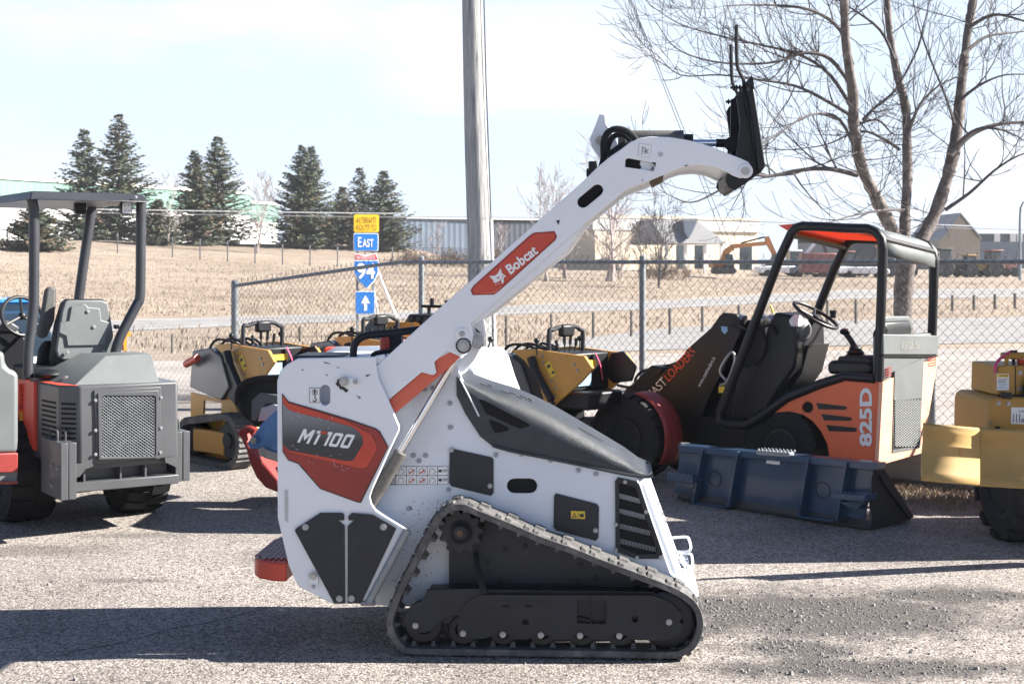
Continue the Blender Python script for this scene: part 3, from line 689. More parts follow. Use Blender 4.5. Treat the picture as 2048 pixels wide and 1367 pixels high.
for s_, y in (('ALTERNATE', 446), ('ROUTE TO', 461)):
    mb = MB(); letters_px(mb, s_, SF, -.012, (713, y), (753, y), (713, y-12), .0); mb.build('lettering', M_sk, o, smooth=False, fix=False)
o = panel('east_panel', 707, 466, 757, 502, M_sb, M_sw); mb = MB()
letters_px(mb, 'E', SF, -.014, (716, 494), (723, 494), (716, 474), .012); letters_px(mb, 'AST', SF, -.014, (725, 494), (747, 494), (725, 478), .012); mb.build('lettering', M_sw, o, smooth=False, fix=False)
sh = [(711, 506), (732, 510), (753, 506), (758, 525), (757, 545), (749, 563), (733, 578), (717, 563), (708, 545), (708, 525)]
shr = [(713, 508), (732, 512), (751, 508), (755.5, 519), (710, 519)]; shb = [(709.5, 522), (756, 522), (755.5, 544), (748, 561), (733, 575.5), (718, 561), (709.5, 544)]
mb = MB(); mb.prism(SF.ws(sh, 0), SF.v*.02); o = mb.build('interstate_shield', M_sw, sign)
mb = MB(); mb.prism(SF.ws(shr, -.008), SF.v*.006); mb.build('red_band', M_sr, o)
mb = MB(); mb.prism(SF.ws(shb, -.008), SF.v*.006); mb.build('blue_field', M_sb, o)
mb = MB(); letters_px(mb, 'INTERSTATE', SF, -.014, (714, 518), (750, 518), (714, 511.5), .0); letters_px(mb, '94', SF, -.014, (714, 558), (750, 558), (714, 526), .02); mb.build('lettering', M_sw, o, smooth=False, fix=False)
o = panel('arrow_panel', 710.5, 582, 750.5, 628, M_sb, M_sw); mb = MB(); mb.prism(SF.ws([(728, 621), (728, 606), (722, 606), (731, 590), (740, 606), (734, 606), (734, 621)], -.014), SF.v*.004); mb.build('arrow', M_sw, o)

# ================================================================ BUILDINGS
def corr(mb, A, B, z0, z1, pitch=.9, dep=.03):
    """corrugated sheet wall between two points"""
    d = (B-A); n = max(2, int(d.length/pitch)); u = d.normalized(); nn = V((u.y, -u.x, 0)); rows = [[], []]
    for i in range(n+1):
        for f, o in ((0, 0), (.62, 0), (.7, dep), (.92, dep)):
            if i == n and f > 0: break
            p = A+u*(d.length*(i+f)/n if i < n else d.length)+nn*o; rows[0].append(V((p.x, p.y, z0))); rows[1].append(V((p.x, p.y, z1)))
    mb.grid(rows)
M_green = mat('green_cladding', (.15, .27, .225), .45, var=.08, scale=.3); M_bwhite = mat('white_cladding', (.78, .78, .78), .5, var=.03, scale=.3)
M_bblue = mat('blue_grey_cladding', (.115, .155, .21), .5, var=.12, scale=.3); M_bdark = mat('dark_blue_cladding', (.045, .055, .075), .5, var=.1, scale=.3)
M_beige = mat('beige_render', (.62, .54, .42), .8, var=.05, scale=.4); M_roofg = mat('grey_ribbed_roof', (.27, .275, .29), .6, var=.06, scale=.5); M_tan = mat('tan_gable', (.36, .31, .25), .8, var=.1, scale=1)
def body_box(mb, A, B, dep, z0, z1):
    d = (B-A).normalized(); nn = V((-d.y, d.x, 0))*dep; mb.prism([V((A.x, A.y, z0)), V((B.x, B.y, z0)), V((B.x+nn.x, B.y+nn.y, z0)), V((A.x+nn.x, A.y+nn.y, z0))], (0, 0, z1-z0))
wh = thing('warehouse', at(200, 500, 165), 'long white warehouse with a green ribbed upper wall behind the spruces', 'warehouse')
A, B, C_ = at(-160, 527, 140), at(500, 527, 182), at(556, 527, 187); zt = 10.6; zm = 8.9
A.z = B.z = C_.z = 0
mb = MB(); body_box(mb, A, B, 40, 2, zt+.02); body_box(mb, B, C_, 36, 2, 9.5); mb.build('wall', M_bwhite, wh)
off = V(((B-A).y, -(B-A).x, 0)).normalized()*.1
mb = MB(); corr(mb, A+off, B+off, 8.0, zt-.05); corr(mb, B+off, C_+off, 7.2, 9.4); mb.build('green_cladding', M_green, wh)
mb = MB(); body_box(mb, A+off*3, B+off*3, .5, zt-.04, zt+.3); body_box(mb, B+off*3, C_+off*3, .5, 9.42, 9.7); mb.build('eaves', M_bwhite, wh)
wb = thing('warehouse', at(930, 500, 170), 'low blue grey ribbed metal warehouse behind the utility pole', 'warehouse')
A, B = at(800, 527, 165), at(1160, 527, 175); A.z = B.z = 0; z1 = CH+89*168/F
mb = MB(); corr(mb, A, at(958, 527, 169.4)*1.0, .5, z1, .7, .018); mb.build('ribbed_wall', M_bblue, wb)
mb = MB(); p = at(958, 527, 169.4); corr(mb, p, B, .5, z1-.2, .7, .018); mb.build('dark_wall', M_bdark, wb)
mb = MB(); A2, B2 = A+V((0, .4, 0)), B+V((0, .4, 0)); body_box(mb, A2, B2, 30, .5, z1-.25); mb.build('core', M_bblue, wb)
mb = MB(); body_box(mb, A-V((0, .2, 0)), B-V((0, .2, 0)), 30.6, z1, z1+.22); mb.build('roof', M_bwhite, wb)
ho = thing('commercial_building', at(1400, 520, 128), 'beige commercial building with a grey ribbed porch roof beyond the fence', 'building')
A, B = at(1190, 527, 128), at(1516, 527, 138); A.z = B.z = 0; zt = CH+95*124/F
mb = MB(); body_box(mb, A, B, 6, 0, zt-1.1); mb.build('wall', M_beige, ho)
mb = MB(); body_box(mb, A-V((.2, .2, 0)), B-V((-.2, .2, 0)), 6.4, zt-1.1, zt); mb.build('parapet', mat('pale_grey_band', (.46, .47, .47), .7, var=.05), ho)
mb = MB(); body_box(mb, A-V((.25, .3, 0)), B-V((-.25, .3, 0)), 6.6, zt, zt+.25); mb.build('coping', M_beige, ho)
PF = Frame(1385, 121, 16)
def porch(pts, th=.3): return PF.ws(pts, 0)
e0, e1 = PF.az(PF.w(1332, 487)), PF.az(PF.w(1452, 487)); r0, r1 = PF.az(PF.w(1327, 437)), PF.az(PF.w(1424, 437)); zE, zR = e0[1], r0[1]
xa, xb, ra, rb = e0[0], e1[0], r0[0]+.3, r1[0]
mb = MB()
lo = [PF.P(xa, 0, zE), PF.P((xa+xb)/2-.3, 0, zE), PF.P(xb, 0, zE), PF.P(xb, 9, zE), PF.P(xa, 9, zE)]; hi = [PF.P(ra, 3.5, zR), PF.P(rb, 3.5, zR), PF.P(rb, 7, zR), PF.P(ra, 7, zR)]
mb.add(lo+hi, [[0, 1, 5], [1, 2, 6, 5], [2, 3, 7, 6], [3, 4, 8, 7], [4, 0, 5, 8], [5, 6, 7, 8], [4, 3, 2, 1, 0]]); roof = mb.build('porch_roof', M_roofg, ho, smooth=False)
mb = MB()
for i in range(40):
    f = i/39; a = lerp(xa, xb, f); b_2 = lerp(ra, rb, f); mb.prism([PF.P(a-.04, -.04, zE), PF.P(a+.04, -.04, zE), PF.P(b_2+.03, 3.44, zR), PF.P(b_2-.03, 3.44, zR)], V((0, -.05, .03)))
mb.build('rib', mat('roof_rib', (.36, .36, .37), .5), roof, smooth=False)
g_ = [PF.w(1362.5, 437.5, 3.2), PF.w(1394, 437.5, 3.2), PF.w(1383, 465, 1.3), PF.w(1374, 478, .35), PF.w(1366, 465, 1.3)]
mb = MB(); mb.prism(g_, V((0, -.9, .0))); mb.build('dark_gable', M_bdark, ho, smooth=False)
mb = MB()
for px in (1336, 1374, 1413, 1446): mb.box(PF, PF.az(PF.w(px-2.5, 500))[0], PF.az(PF.w(px+2.5, 500))[0], .2, .5, 0, zE)
mb.build('porch_column', M_bwhite, ho)
for x0, x1 in ((1354, 1370), (1378, 1408), (1478, 1506)):
    yw = 128+10*((x0+x1)/2-1190)/326-.5; a, bq = at(x0, 527, yw), at(x1, 527, yw); zw = CH+37*yw/F; mb = MB(); mb.prism([V((a.x, yw, .8)), V((bq.x, yw+.5, .8)), V((bq.x, yw+.5, zw)), V((a.x, yw, zw))], V((0, .9, 0))); mb.build('window', M_glass, ho)
for px0, px1, yt, Y, m, lb in ((1925, 2200, 467, 175, M_bblue, 'long blue grey shed at the right edge behind the parked tractors'), (1683, 1790, 463, 165, M_bdark, 'dark shed seen through the orange loader canopy')):
    A, B = at(px0, 527, Y), at(px1, 527, Y); A.z = B.z = 0; zt = CH+(HZ-yt)*Y/F; s_ = thing('metal_shed', ((A.x+B.x)/2, Y, 0), lb, 'shed')
    mb = MB(); body_box(mb, A+V((0, .3, 0)), B+V((0, .3, 0)), 25, 0, zt-.05); mb.build('core', m, s_)
    mb = MB(); corr(mb, A, B, .6, zt-1.0, 1.2); mb.build('ribbed_wall', m, s_); mb = MB(); body_box(mb, A, B, 25.3, zt-1.0, zt); mb.build('eaves', M_bdark if m == M_bblue else M_bblue, s_)
    if m == M_bblue:
        for px in (1994, 2026, 2040): mb = MB(); q = at(px, 475, Y-.15); mb.obox(q, (.35, 0, 0), (0, .1, 0), (0, 0, .5)); mb.build('window', M_bwhite, s_)
A = at(1880, 527, 150); B = at(1960, 527, 150); A.z = B.z = 0; gb_ = thing('gabled_house', (A.x, 150, 0), 'tan gabled building peeping out behind the big bare tree', 'house')
zt = CH+95*150/F; mb = MB(); mb.prism([V((A.x, 150, 0)), V((B.x, 150, 0)), V((B.x, 150, zt-2.6)), V(((A.x+B.x)/2, 150, zt)), V((A.x, 150, zt-2.6))], V((0, 12, 0))); mb.build('wall', M_tan, gb_, smooth=False)
mb = MB(); mid = V(((A.x+B.x)/2, 149.7, zt+.15))
for e in (A, B): mb.prism([mid, V((e.x*1.002, 149.7, zt-2.5)), V((e.x*1.002, 149.7, zt-2.3)), mid+V((0, 0, .2))], V((0, 12.6, 0)))
mb.build('roof', M_roofg, gb_, smooth=False)
lp = thing('street_lamp', at(2040, 527, 90), 'slender pale street lamp pole at the right edge', 'street lamp'); p0 = at(2040, 560, 90); mb = MB()
mb.tube([p0, at(2040, 440, 90), at(2041, 415, 90), at(2046, 405, 90), at(2056, 402, 90)], [.11, .09, .07, .06, .06], 8); mb.build('pole', M_galv, lp); mb = MB(); mb.obox(at(2064, 402, 90), (.28, 0, 0), (0, .15, 0), (0, 0, .07)); mb.build('lamp_head', M_galv, lp, bevel=.03)

# ---- machines and cars far off in the dealer's yard on the right
M_exc = mat('far_orange_machine', (.50, .20, .06), .5, var=.1); M_trk = mat('far_dark_machine', (.04, .045, .05), .6); M_tred = mat('far_red_machine', (.20, .07, .065), .5); M_cwhite = mat('car_white', (.72, .74, .78), .35, coat=.3)
def wheel_far(mb, c, r_, w_=.35): mb.lathe(c-V((0, w_/2, 0)), (0, 1, 0), [(r_*.5, 0), (r_*.93, 0), (r_, w_*.2), (r_, w_*.8), (r_*.93, w_), (r_*.5, w_)], 14)
ex = thing('excavator', at(1500, 541, 110), 'orange excavator with its boom bent high beyond the fence', 'excavator'); Y = 110
mb = MB(); E = Frame(1500, Y, 0)
mb.prism(E.ws([(1440, 524), (1448, 500), (1465, 488), (1490, 486), (1535, 482), (1537, 490), (1492, 494), (1470, 497), (1458, 508), (1452, 526)], 0), E.v*.5); mb.build('boom', M_exc, ex, smooth=False)
mb = MB(); mb.prism(E.ws([(1530, 473), (1538, 472), (1546, 490), (1554, 508), (1548, 514), (1538, 496), (1532, 484)], .1), E.v*.4); mb.build('stick', M_exc, ex, smooth=False)
mb = MB(); mb.cyl(E.w(1482, 486, .2), E.w(1528, 474, .2), .07, 8); mb.build('cylinder', M_black, ex)
mb = MB(); mb.prism(E.ws([(1425, 520), (1470, 520), (1470, 536), (1425, 536)], .4), E.v*2.4); mb.build('body', M_exc, ex, bevel=.1)
mb = MB(); mb.prism(E.ws([(1452, 508), (1466, 508), (1470, 534), (1452, 534)], -.3), E.v*1.1); mb.build('cab', M_glass, ex, bevel=.08)
mb = MB(); mb.prism(E.ws(stadium(1430, 541, 1466, 541, 7), -.4), E.v*.6); mb.build('track', M_trk, ex)
mb = MB(); mb.prism(E.ws([(1548, 508), (1562, 512), (1560, 530), (1548, 532), (1545, 518)], -.1), E.v*.8); mb.build('bucket', M_trk, ex)
def tractor(px, base, s_, m, lb):
    Y = 124; fr = Frame(px, Y, 12); z0 = hgt(fr.O.x, Y); fr.O.z = z0; t_ = thing('parked_tractor', fr.O, lb, 'tractor', 'tractors in the far yard')
    mb = MB(); mb.box(fr, -.2*s_, 1.7*s_, -.45*s_, .45*s_, .8*s_, 1.7*s_); mb.build('bonnet', m, t_, bevel=.12)
    mb = MB(); mb.box(fr, -1.4*s_, -.2*s_, -.7*s_, .7*s_, 1.5*s_, 2.6*s_); mb.build('cab', M_glass, t_, bevel=.08); mb = MB(); mb.box(fr, -1.55*s_, -.05*s_, -.85*s_, .85*s_, 2.6*s_, 2.78*s_); mb.build('cab_roof', m, t_, bevel=.05)
    for a, r_ in ((-.9, .85), (1.2, .5)):
        for bq in (-.8, .8): mb = MB(); wheel_far(mb, fr.P(a*s_, bq*s_, r_*s_), r_*s_, .4*s_); mb.build('wheel', M_trk, t_)
tractor(1705, 545, .8, M_tred, 'red far tractor left of the canopy rear post'); tractor(1900, 545, .9, M_trk, 'dark far tractor right of the canopy'); tractor(2000, 545, .85, M_tred, 'red roofed far tractor near the right edge'); tractor(1600, 546, .8, M_cwhite, 'white far tractor between canopy posts'); tractor(1790, 545, 1.0, M_exc, 'orange far tractor behind the canopy rear window'); tractor(1950, 548, .7, M_yel, 'yellow far tractor right of the big tree trunk')
def car(fr, m, lb, s_=1.0, mr=None, cat='car', name='parked_car', group=None):
    t_ = thing(name, fr.O, lb, cat, group)
    mb = MB(); prof = [(-2.1, .35), (-2.15, .75), (-1.9, .88), (-1.2, .95), (1.0, .95), (1.9, .82), (2.15, .68), (2.15, .35)]
    mb.prism([fr.P(a*s_, -.88*s_, z*s_) for a, z in prof], fr.v*1.76*s_); mb.build('body', m, t_, bevel=.1*s_)
    mb = MB(); cab = [(-1.55, .93), (-1.0, 1.42), (.25, 1.45), (1.05, .93)]; lo = [fr.P(a*s_, -.8*s_, z*s_) for a, z in (cab[0], cab[3])]; q = []
    for sd_ in (-1, 1): q += [fr.P(a*s_, sd_*(.80 if z < 1 else .62)*s_, z*s_) for a, z in cab]
    mb.add(q, [[0, 1, 2, 3], [7, 6, 5, 4], [0, 4, 5, 1], [1, 5, 6, 2], [2, 6, 7, 3], [3, 7, 4, 0]]); mb.build('window', M_glass, t_, bevel=.04*s_)
    mb = MB(); mb.add([fr.P(a*s_, b_*s_, z*s_) for z in (1.44, 1.5) for a, b_ in ((-1.0, -.6), (.25, -.6), (.25, .6), (-1.0, .6))], [[0, 1, 2, 3], [4, 5, 6, 7], [0, 1, 5, 4], [1, 2, 6, 5], [2, 3, 7, 6], [3, 0, 4, 7]]); mb.build('roof', mr or m, t_, bevel=.03*s_)
    for a in (-1.3, 1.35):
        for bq in (-.8, .8):
            mb = MB(); c_ = fr.P(a*s_, bq*s_, .33*s_); mb.lathe(c_-fr.v*.1*s_, fr.v, [(.1, 0), (.3*s_, 0), (.33*s_, .04), (.33*s_, .16), (.3*s_, .2), (.1, .2)], 18); wv = mb.build('wheel', M_rub, t_)
    return t_
for px, a, m, lb in ((1668, 8, M_cwhite, 'white far car left of the dark shed'), (1725, -6, M_cwhite, 'white far car under the canopy rear post'), (1560, 5, M_cwhite, 'white far car below the excavator bucket'), (1625, 0, M_bblue, 'blue far car between the canopy front posts')):
    f_ = Frame(px, 121, a); f_.O.z = hgt(f_.O.x, 121)-.05; car(f_, m, lb, group='cars in the far yard')
cr_ = thing('crane', at(1640, 535, 116), 'white boom lift raised beyond the fence', 'crane'); C2 = Frame(1640, 116, 0)
mb = MB(); mb.prism(C2.ws([(1606, 512), (1612, 513), (1640, 478), (1635, 476)], 0), C2.v*.4); mb.build('boom', M_cwhite, cr_); mb = MB(); mb.prism(C2.ws([(1640, 476), (1646, 478), (1658, 512), (1652, 512)], 0), C2.v*.3); mb.build('stick', M_trk, cr_)
mb = MB(); mb.box(C2, -1.6, 1.2, -.8, .8, 1.0, 2.6); mb.build('body', M_tred, cr_, bevel=.1)
# car seen behind the left tractor
fr = Frame(-62, 13.8, -62); car(fr, M_cwhite, 'blue and white parked car seen behind the steering wheel at the left edge', s_=.93, mr=mat('car_blue', (.03, .17, .45), .3, coat=.5))

# ================================================================ WHITE TRACK LOADER (the main machine)
H = Frame(1090, 6.26, -4)
hero = thing('mini_track_loader', H.P(0, .45, 0), 'white and red stand-on mini track loader in the foreground with its lift arm raised', 'track loader')
def zz(fr, a, b, py): p = fr.P(a, b, 0); return CH-(py-HZ)*p.y/F
def pl(name, pts, off, th, m, parent=hero, fr=H, bevel=0, holes=(), shift=0, **k):
    mb = MB(); mb.prism([p+fr.v*shift for p in fr.ws(pts, off)], fr.v*th, [[p+fr.v*shift for p in fr.ws(h, off)] for h in holes]); return mb.build(name, m, parent, bevel=bevel, **k)
# --- rear tower plate, its decal, black covers
TW = [(554, 762), (560, 742), (575, 727), (596, 716), (752, 713), (753, 737), (757, 757), (777, 800), (799, 851), (798, 862), (780, 900), (744, 980), (740, 993), (743, 1006), (752, 1019), (770, 1031), (818, 1060), (740, 1205), (667, 1208), (600, 1174), (590, 1160), (577, 1130), (555, 1035)]
sl = stadium(650, 779, 650, 800, 10)
tower = pl('side_panel', TW, .03, .014, M_white, bevel=.005, holes=[sl])
pl('far_side_panel', TW, .03, .02, M_white, shift=.87)
mb = MB(); mb.prism(H.ws([(553, 770), (576, 728), (596, 718), (597, 1170), (577, 1128), (554, 1036)], .044), H.v*.0)
mb = MB(); mb.prism(H.ws([(562, 765), (600, 722), (748, 722), (748, 760), (772, 805), (790, 855), (738, 985), (740, 1010), (800, 1060), (738, 1196), (670, 1198), (606, 1166), (584, 1128), (563, 1035)], .10), H.v*.75); mb.build('console_body', M_white2, hero, bevel=.02)
# decal
def decal(name, pts, off, m, parent, holes=()): return pl(name, pts, off, .002, m, parent, holes=holes, smooth=False)
D_OUT = [(564, 786), (577, 802), (590, 806), (640, 820), (700, 838), (752, 856), (760, 862), (777, 893), (722, 1005), (714, 1004), (640, 977), (632, 968), (602, 934), (596, 927), (576, 920), (565, 903)]
D_RED = [(565, 789), (577, 804), (640, 822.5), (699, 840.5), (750, 858), (758, 864), (774.5, 893.5), (720, 1002), (715, 1002), (641, 975), (634, 967), (604, 932), (597, 924.5), (577, 917.5), (566, 901.5)]
D_BRT = [(566, 792), (577, 806), (640, 825), (690, 841), (742, 868), (752, 888), (754, 898), (733, 934), (722, 936), (660, 922), (578, 903), (566, 890)]
D_GRY = [(566, 806), (577, 819), (590, 824), (640, 836), (700, 852), (712, 858), (724, 872), (726, 886), (708, 918), (703, 921), (690, 921), (578, 900), (566, 888)]
dec = decal('model_decal', D_OUT, .0265, M_dst, tower); decal('red_field', D_RED, .0240, M_dred, dec)
M_decg, t, b = node_mat('faded_print_grey'); po = N(t, 'ShaderNodeNewGeometry').outputs['Position']; s_ = N(t, 'ShaderNodeSeparateXYZ'); t.links.new(po, s_.inputs[0])
mr_ = N(t, 'ShaderNodeMapRange'); za, zb_ = H.w(640, 915).z, H.w(640, 828).z; mr_.inputs[1].default_value = za; mr_.inputs[2].default_value = zb_; t.links.new(s_.outputs[2], mr_.inputs[0])
t.links.new(ramp(t, mr_.outputs[0], [(0, (.03, .032, .036)), (.35, (.032, .035, .04)), (1, (.20, .21, .235))]), b.inputs['Base Color']); b.inputs['Roughness'].default_value = .4
decal('bright_red_field', D_BRT, .0215, M_red, dec); decal('grey_field', D_GRY, .0190, M_decg, dec)
# model number MT100
def num(shapes, name, m, par, o, r_, u_, off_n):
    mb = MB()
    for outer, hole in shapes:
        P_ = lambda q: [o+r_*x+u_*y for x, y in q]
        mb.prism(P_(outer), off_n, [P_(hole)] if hole else [])
    return mb.build(name, m, par, smooth=False)
o = H.w(594, 884, .0165); r_ = (H.w(698, 896.5, .0165)-o)/4.22; u_ = H.w(607.5, 857, .0165)-o
Mg = [(0, 0), (0, 1), (.22, 1), (.475, .58), (.73, 1), (.95, 1), (.95, 0), (.74, 0), (.74, .6), (.475, .18), (.21, .6), (.21, 0)]
Tg = [(1.14, 1), (1.40, 1), (1.40, .8), (1.14, .8)]; Ts = [(1.32, 0), (1.32, .76), (1.52, .76), (1.52, 0)]; Tr = [(1.46, 1), (1.90, 1), (1.90, .8), (1.46, .8)]
One = [(2.02, 1), (2.36, 1), (2.36, 0), (2.16, 0), (2.16, .8), (2.02, .8)]
def Oz(x): return ([(x+.1, 0), (x, .1), (x, .9), (x+.1, 1), (x+.65, 1), (x+.75, .9), (x+.75, .1), (x+.65, 0)], [(x+.2, .2), (x+.55, .2), (x+.55, .8), (x+.2, .8)])
num([(Mg, None), (Tg, None), (Ts, None), (One, None), Oz(2.52), Oz(3.44)], 'lettering', M_wst, dec, o, r_, u_, H.v*.002)
num([(Tr, None)], 'red_lettering', M_red, dec, o, r_, u_, H.v*.002)
# lifting-point sticker
mb = MB()
for _ in range(34):
    x = random.uniform(578, 700); y = random.choice((random.gauss(928, 10), random.gauss(835, 10), random.gauss(900, 14))); a = random.gauss(.2, .5); l = random.uniform(1.5, 9); mb.tube([H.w(x, y, .0162), H.w(x+l*math.cos(a), y+l*math.sin(a), .0162)], random.uniform(.0003, .0008), 3)
mb.build('scratch_wear', M_wst, dec, smooth=False, fix=False)['kind'] = 'stuff'
st_ = decal('hook_sticker', [(619, 775), (640, 775), (640, 805), (619, 805)], .0275, M_dst, tower); decal('face', [(620, 776), (639, 776), (639, 804), (620, 804)], .025, M_wst, st_)
mb = MB(); c_ = H.w(629.5, 784, .024); mb.tube([c_+H.u*(.0125*math.cos(k*.45))+V((0, 0, .0125*math.sin(k*.45))) for k in range(14)], .0012, 4, closed=True)
mb.tube([H.w(x, y, .024) for x, y in ((630, 791), (630, 796), (633, 798), (632, 802), (628, 802.5), (625.5, 800))], .0025, 5); mb.prism(H.ws([(629.5, 779), (633, 783), (631, 783), (631, 788), (628, 788), (628, 783), (626, 783)], .023), H.v*.001); mb.build('hook_symbol', M_dst, st_, smooth=False)
PLL = [(589, 1060), (592, 1056), (640, 1025), (684, 1025), (688, 1029), (688, 1040), (676, 1040), (689, 1051), (690, 1206), (668, 1206)]
PLR = [(695, 1051), (707, 1040), (697, 1040), (696, 1032), (703, 1025), (745, 1028), (793, 1055), (722, 1206), (695, 1206)]
a = pl('cover_plate', PLL, .018, .010, M_charw, bevel=.002); bolts(a, H, .016, [(611, 1053), (679, 1196)], .012, M_zinc)
a = pl('cover_plate', PLR, .018, .010, M_charw, bevel=.002); bolts(a, H, .016, [(767, 1053), (703, 1196)], .012, M_zinc)
a = pl('bracket', [(617, 1152), (636, 1152), (636, 1172), (630, 1178), (623, 1178), (617, 1172)], .018, .010, M_wst, bevel=.002); bolts(a, H, .016, [(626, 1151)], .014, M_steel); bolts(a, H, .016, [(627, 1172)], .007, M_zinc)
a = pl('pin_bracket', [(682, 755), (708, 755), (716, 758), (717, 768), (709, 772), (682, 772)], .018, .010, M_wst, bevel=.002); bolts(a, H, .014, [(688, 762)], .017, M_steel, h=.014); bolts(a, H, .016, [(711, 763)], .009, M_zinc)
gr = [(676+9*math.cos(i*.55)*random.uniform(.5, 1.3)+5, 764+9*math.sin(i*.55)*random.uniform(.5, 1.4)) for i in range(11)]
decal('grease_smear', gr, .0275, M_grease, tower); decal('grease_smear', [(677, 772), (683, 770), (697, 780), (692, 785), (686, 779), (680, 778)], .0275, M_grease, tower)
for pts in ([(646, 723), (655, 725), (662, 728), (650, 726)], [(652, 748), (656, 750), (652, 751)], [(713, 790), (722, 795), (719, 797)], [(604, 737), (607, 740), (604, 741)], [(730, 750), (742, 748), (734, 753)], [(672, 732), (680, 736), (675, 735)]): decal('scuff_mark', pts, .0280, M_dst, tower)
mb = MB(); mb.cyl(H.w(738, 1203, .02), H.w(815, 1058, .02), .018, 14); mb.cyl(H.w(722, 1205, .03), H.w(750, 1205, .03), .012, 10); mb.build('guard_bar', M_galv, hero)
decal('data_plate', [(569, 978), (576, 980), (576, 1044), (570, 1040)], .0275, M_gst, tower)
# --- white body behind the track
BODY = [(690, 1205), (700, 800), (790, 700), (905, 690), (918, 742), (945, 800), (985, 890), (1020, 903), (1130, 925), (1240, 948), (1274, 954), (1342, 1146), (1372, 1172), (1372, 1215), (800, 1212)]
hole = stadium(1028, 971, 1060, 971, 14.5)
side = pl('body_panel', BODY, .215, .012, M_white2, bevel=.004, holes=[hole]); decal('opening', stadium(1028, 971, 1060, 971, 16), .226, M_void, side)
CORE = [(700, 1200), (710, 800), (795, 706), (900, 697), (912, 745), (938, 800), (980, 893), (1018, 906), (1130, 928), (1240, 951), (1297, 958), (1366, 1150), (1398, 1178), (1398, 1205), (800, 1206)]
mb = MB(); mb.prism(H.ws(CORE, .2285), H.v*.47); mb.build('body', M_white, hero, bevel=.045, seg=4)
pl('far_body_panel', BODY, .215, .012, M_white2, shift=.487)
pb = [(828, 910), (840, 912), (851, 910), (838, 922), (828, 950), (833, 854), (848, 820), (901, 854), (905, 897), (848, 778), (866, 781), (899, 853), (896, 978), (890, 805), (900, 854), (1043, 908), (1095, 922), (992, 908), (1157, 940), (1192, 946), (897, 978)]
bolts(side, H, .213, [(900, 806), (901, 854), (827, 910), (851, 910), (838, 921), (849, 778), (866, 776), (827, 854), (897, 978), (992, 909), (1043, 908), (1101, 920), (1157, 940), (1192, 947), (817, 1016)], .009, mat('grey_rivet', (.30, .32, .36), .5))
a = pl('access_plate', rrect(0, 0, 1, 1, .1) and [(899, 902), (905, 897), (983, 914), (987, 919), (987, 985), (982, 991), (903, 972), (898, 965)], .207, .008, M_charw, bevel=.002); bolts(a, H, .205, [(903, 899), (980, 971)], .009, M_zinc)
a = pl('access_plate', [(1108, 992), (1112, 986), (1193, 1007), (1198, 1013), (1197, 1074), (1192, 1081), (1112, 1060), (1107, 1053)], .207, .008, M_charw, bevel=.002); bolts(a, H, .205, [(1191, 1060)], .009, M_zinc)
st_ = decal('warning_sticker', [(1142, 1021), (1170, 1022), (1170, 1037), (1142, 1036)], .205, M_yst, a)
mb = MB(); mb.prism(H.ws([(1144, 1034), (1149, 1024), (1154, 1034)], .203), H.v*.001, [H.ws([(1146.5, 1032.5), (1149, 1027), (1151.5, 1032.5)], .203)]); mb.prism(H.ws([(1156, 1022), (1156.7, 1022), (1156.7, 1036), (1156, 1036)], .203), H.v*.001); mb.prism(H.ws([(1158, 1026), (1162, 1028), (1166, 1025), (1168, 1030), (1167, 1034), (1160, 1033)], .203), H.v*.001); mb.build('warning_symbol', M_dst, st_, smooth=False)
st_ = decal('instruction_sticker', [(771, 969), (792, 932), (896, 932), (896, 968)], .212, M_dst, side); mb = MB(); ink = MB(); rd = MB()
for r2 in range(2):
    for k in range(6):
        x0, x1 = 771.8+k*20.8+(8 if r2 == 0 and k == 0 else 0), 771.8+k*20.8+19.6; y0, y1 = 932.8+r2*18, 932.8+r2*18+16.6
        if r2 == 0 and k == 0: x0 = 791; x1 = x0+.5
        mb.mi = 1 if k == 0 else 0; mb.prism(H.ws([(x0, y0), (x1, y0), (x1, y1), (x0, y1)], .2105), H.v*.001)
        if k == 0: x0, x1 = 772, 791
        q = lambda a, b_: (x0+(x1-x0)*a, y0+(y1-y0)*b_)
        if k in (0, 2, 3): rd.prism(H.ws([q(.2, .78), q(.75, .3), q(.85, .42), q(.3, .88)], .2095), H.v*.0005)
        if k == 5: letters_px(ink, '09', H, .2092, q(.5, .65), q(.92, .65), q(.5, .3)); ink.prism(H.ws(stadium(*q(.2, .5), *q(.25, .5), 3), .2092), H.v*.0005)
        elif k: ink.tube([H.w(*q(*z), .2092) for z in ((.2, .85), (.25, .3), (.5, .2), (.75, .45))], .0011, 3); ink.tube([H.w(*q(*z), .2092) for z in ((.55, .85), (.8, .7), (.85, .5))], .0011, 3)
mb.build('face', [M_wst, M_gst], st_, smooth=False); ink.build('pictogram', M_dst, st_, smooth=False, fix=False); rd.build('red_pictogram', M_red, st_, smooth=False)
decal('scuff_mark', [(818, 1015), (822, 1013), (825, 1018), (817, 1019)], .2135, M_dst, side)
for _ in range(70):  # mud flecks above the track
    x = random.uniform(800, 905); y = 1205-(x-800)*1.6-abs(random.gauss(0, 40)); s_ = random.uniform(.4, 1.6)
    if y > 1000: mb = mb
mb = MB()
for _ in range(420):
    x = random.uniform(775, 900); y = random.uniform(1000, 1200)
    if 812+(1060-y)*.3 < x+random.gauss(0, 26) < 905-(y-1000)*.55+abs(random.gauss(0, 10)):
        s_ = random.uniform(.3, 1.3); mb.poly([H.w(x+s_*math.cos(k*1.3+x), y+s_*1.2*math.sin(k*1.3+x), .2138) for k in range(5)])
mb.build('mud_flecks', M_rub, side, smooth=False, fix=False)
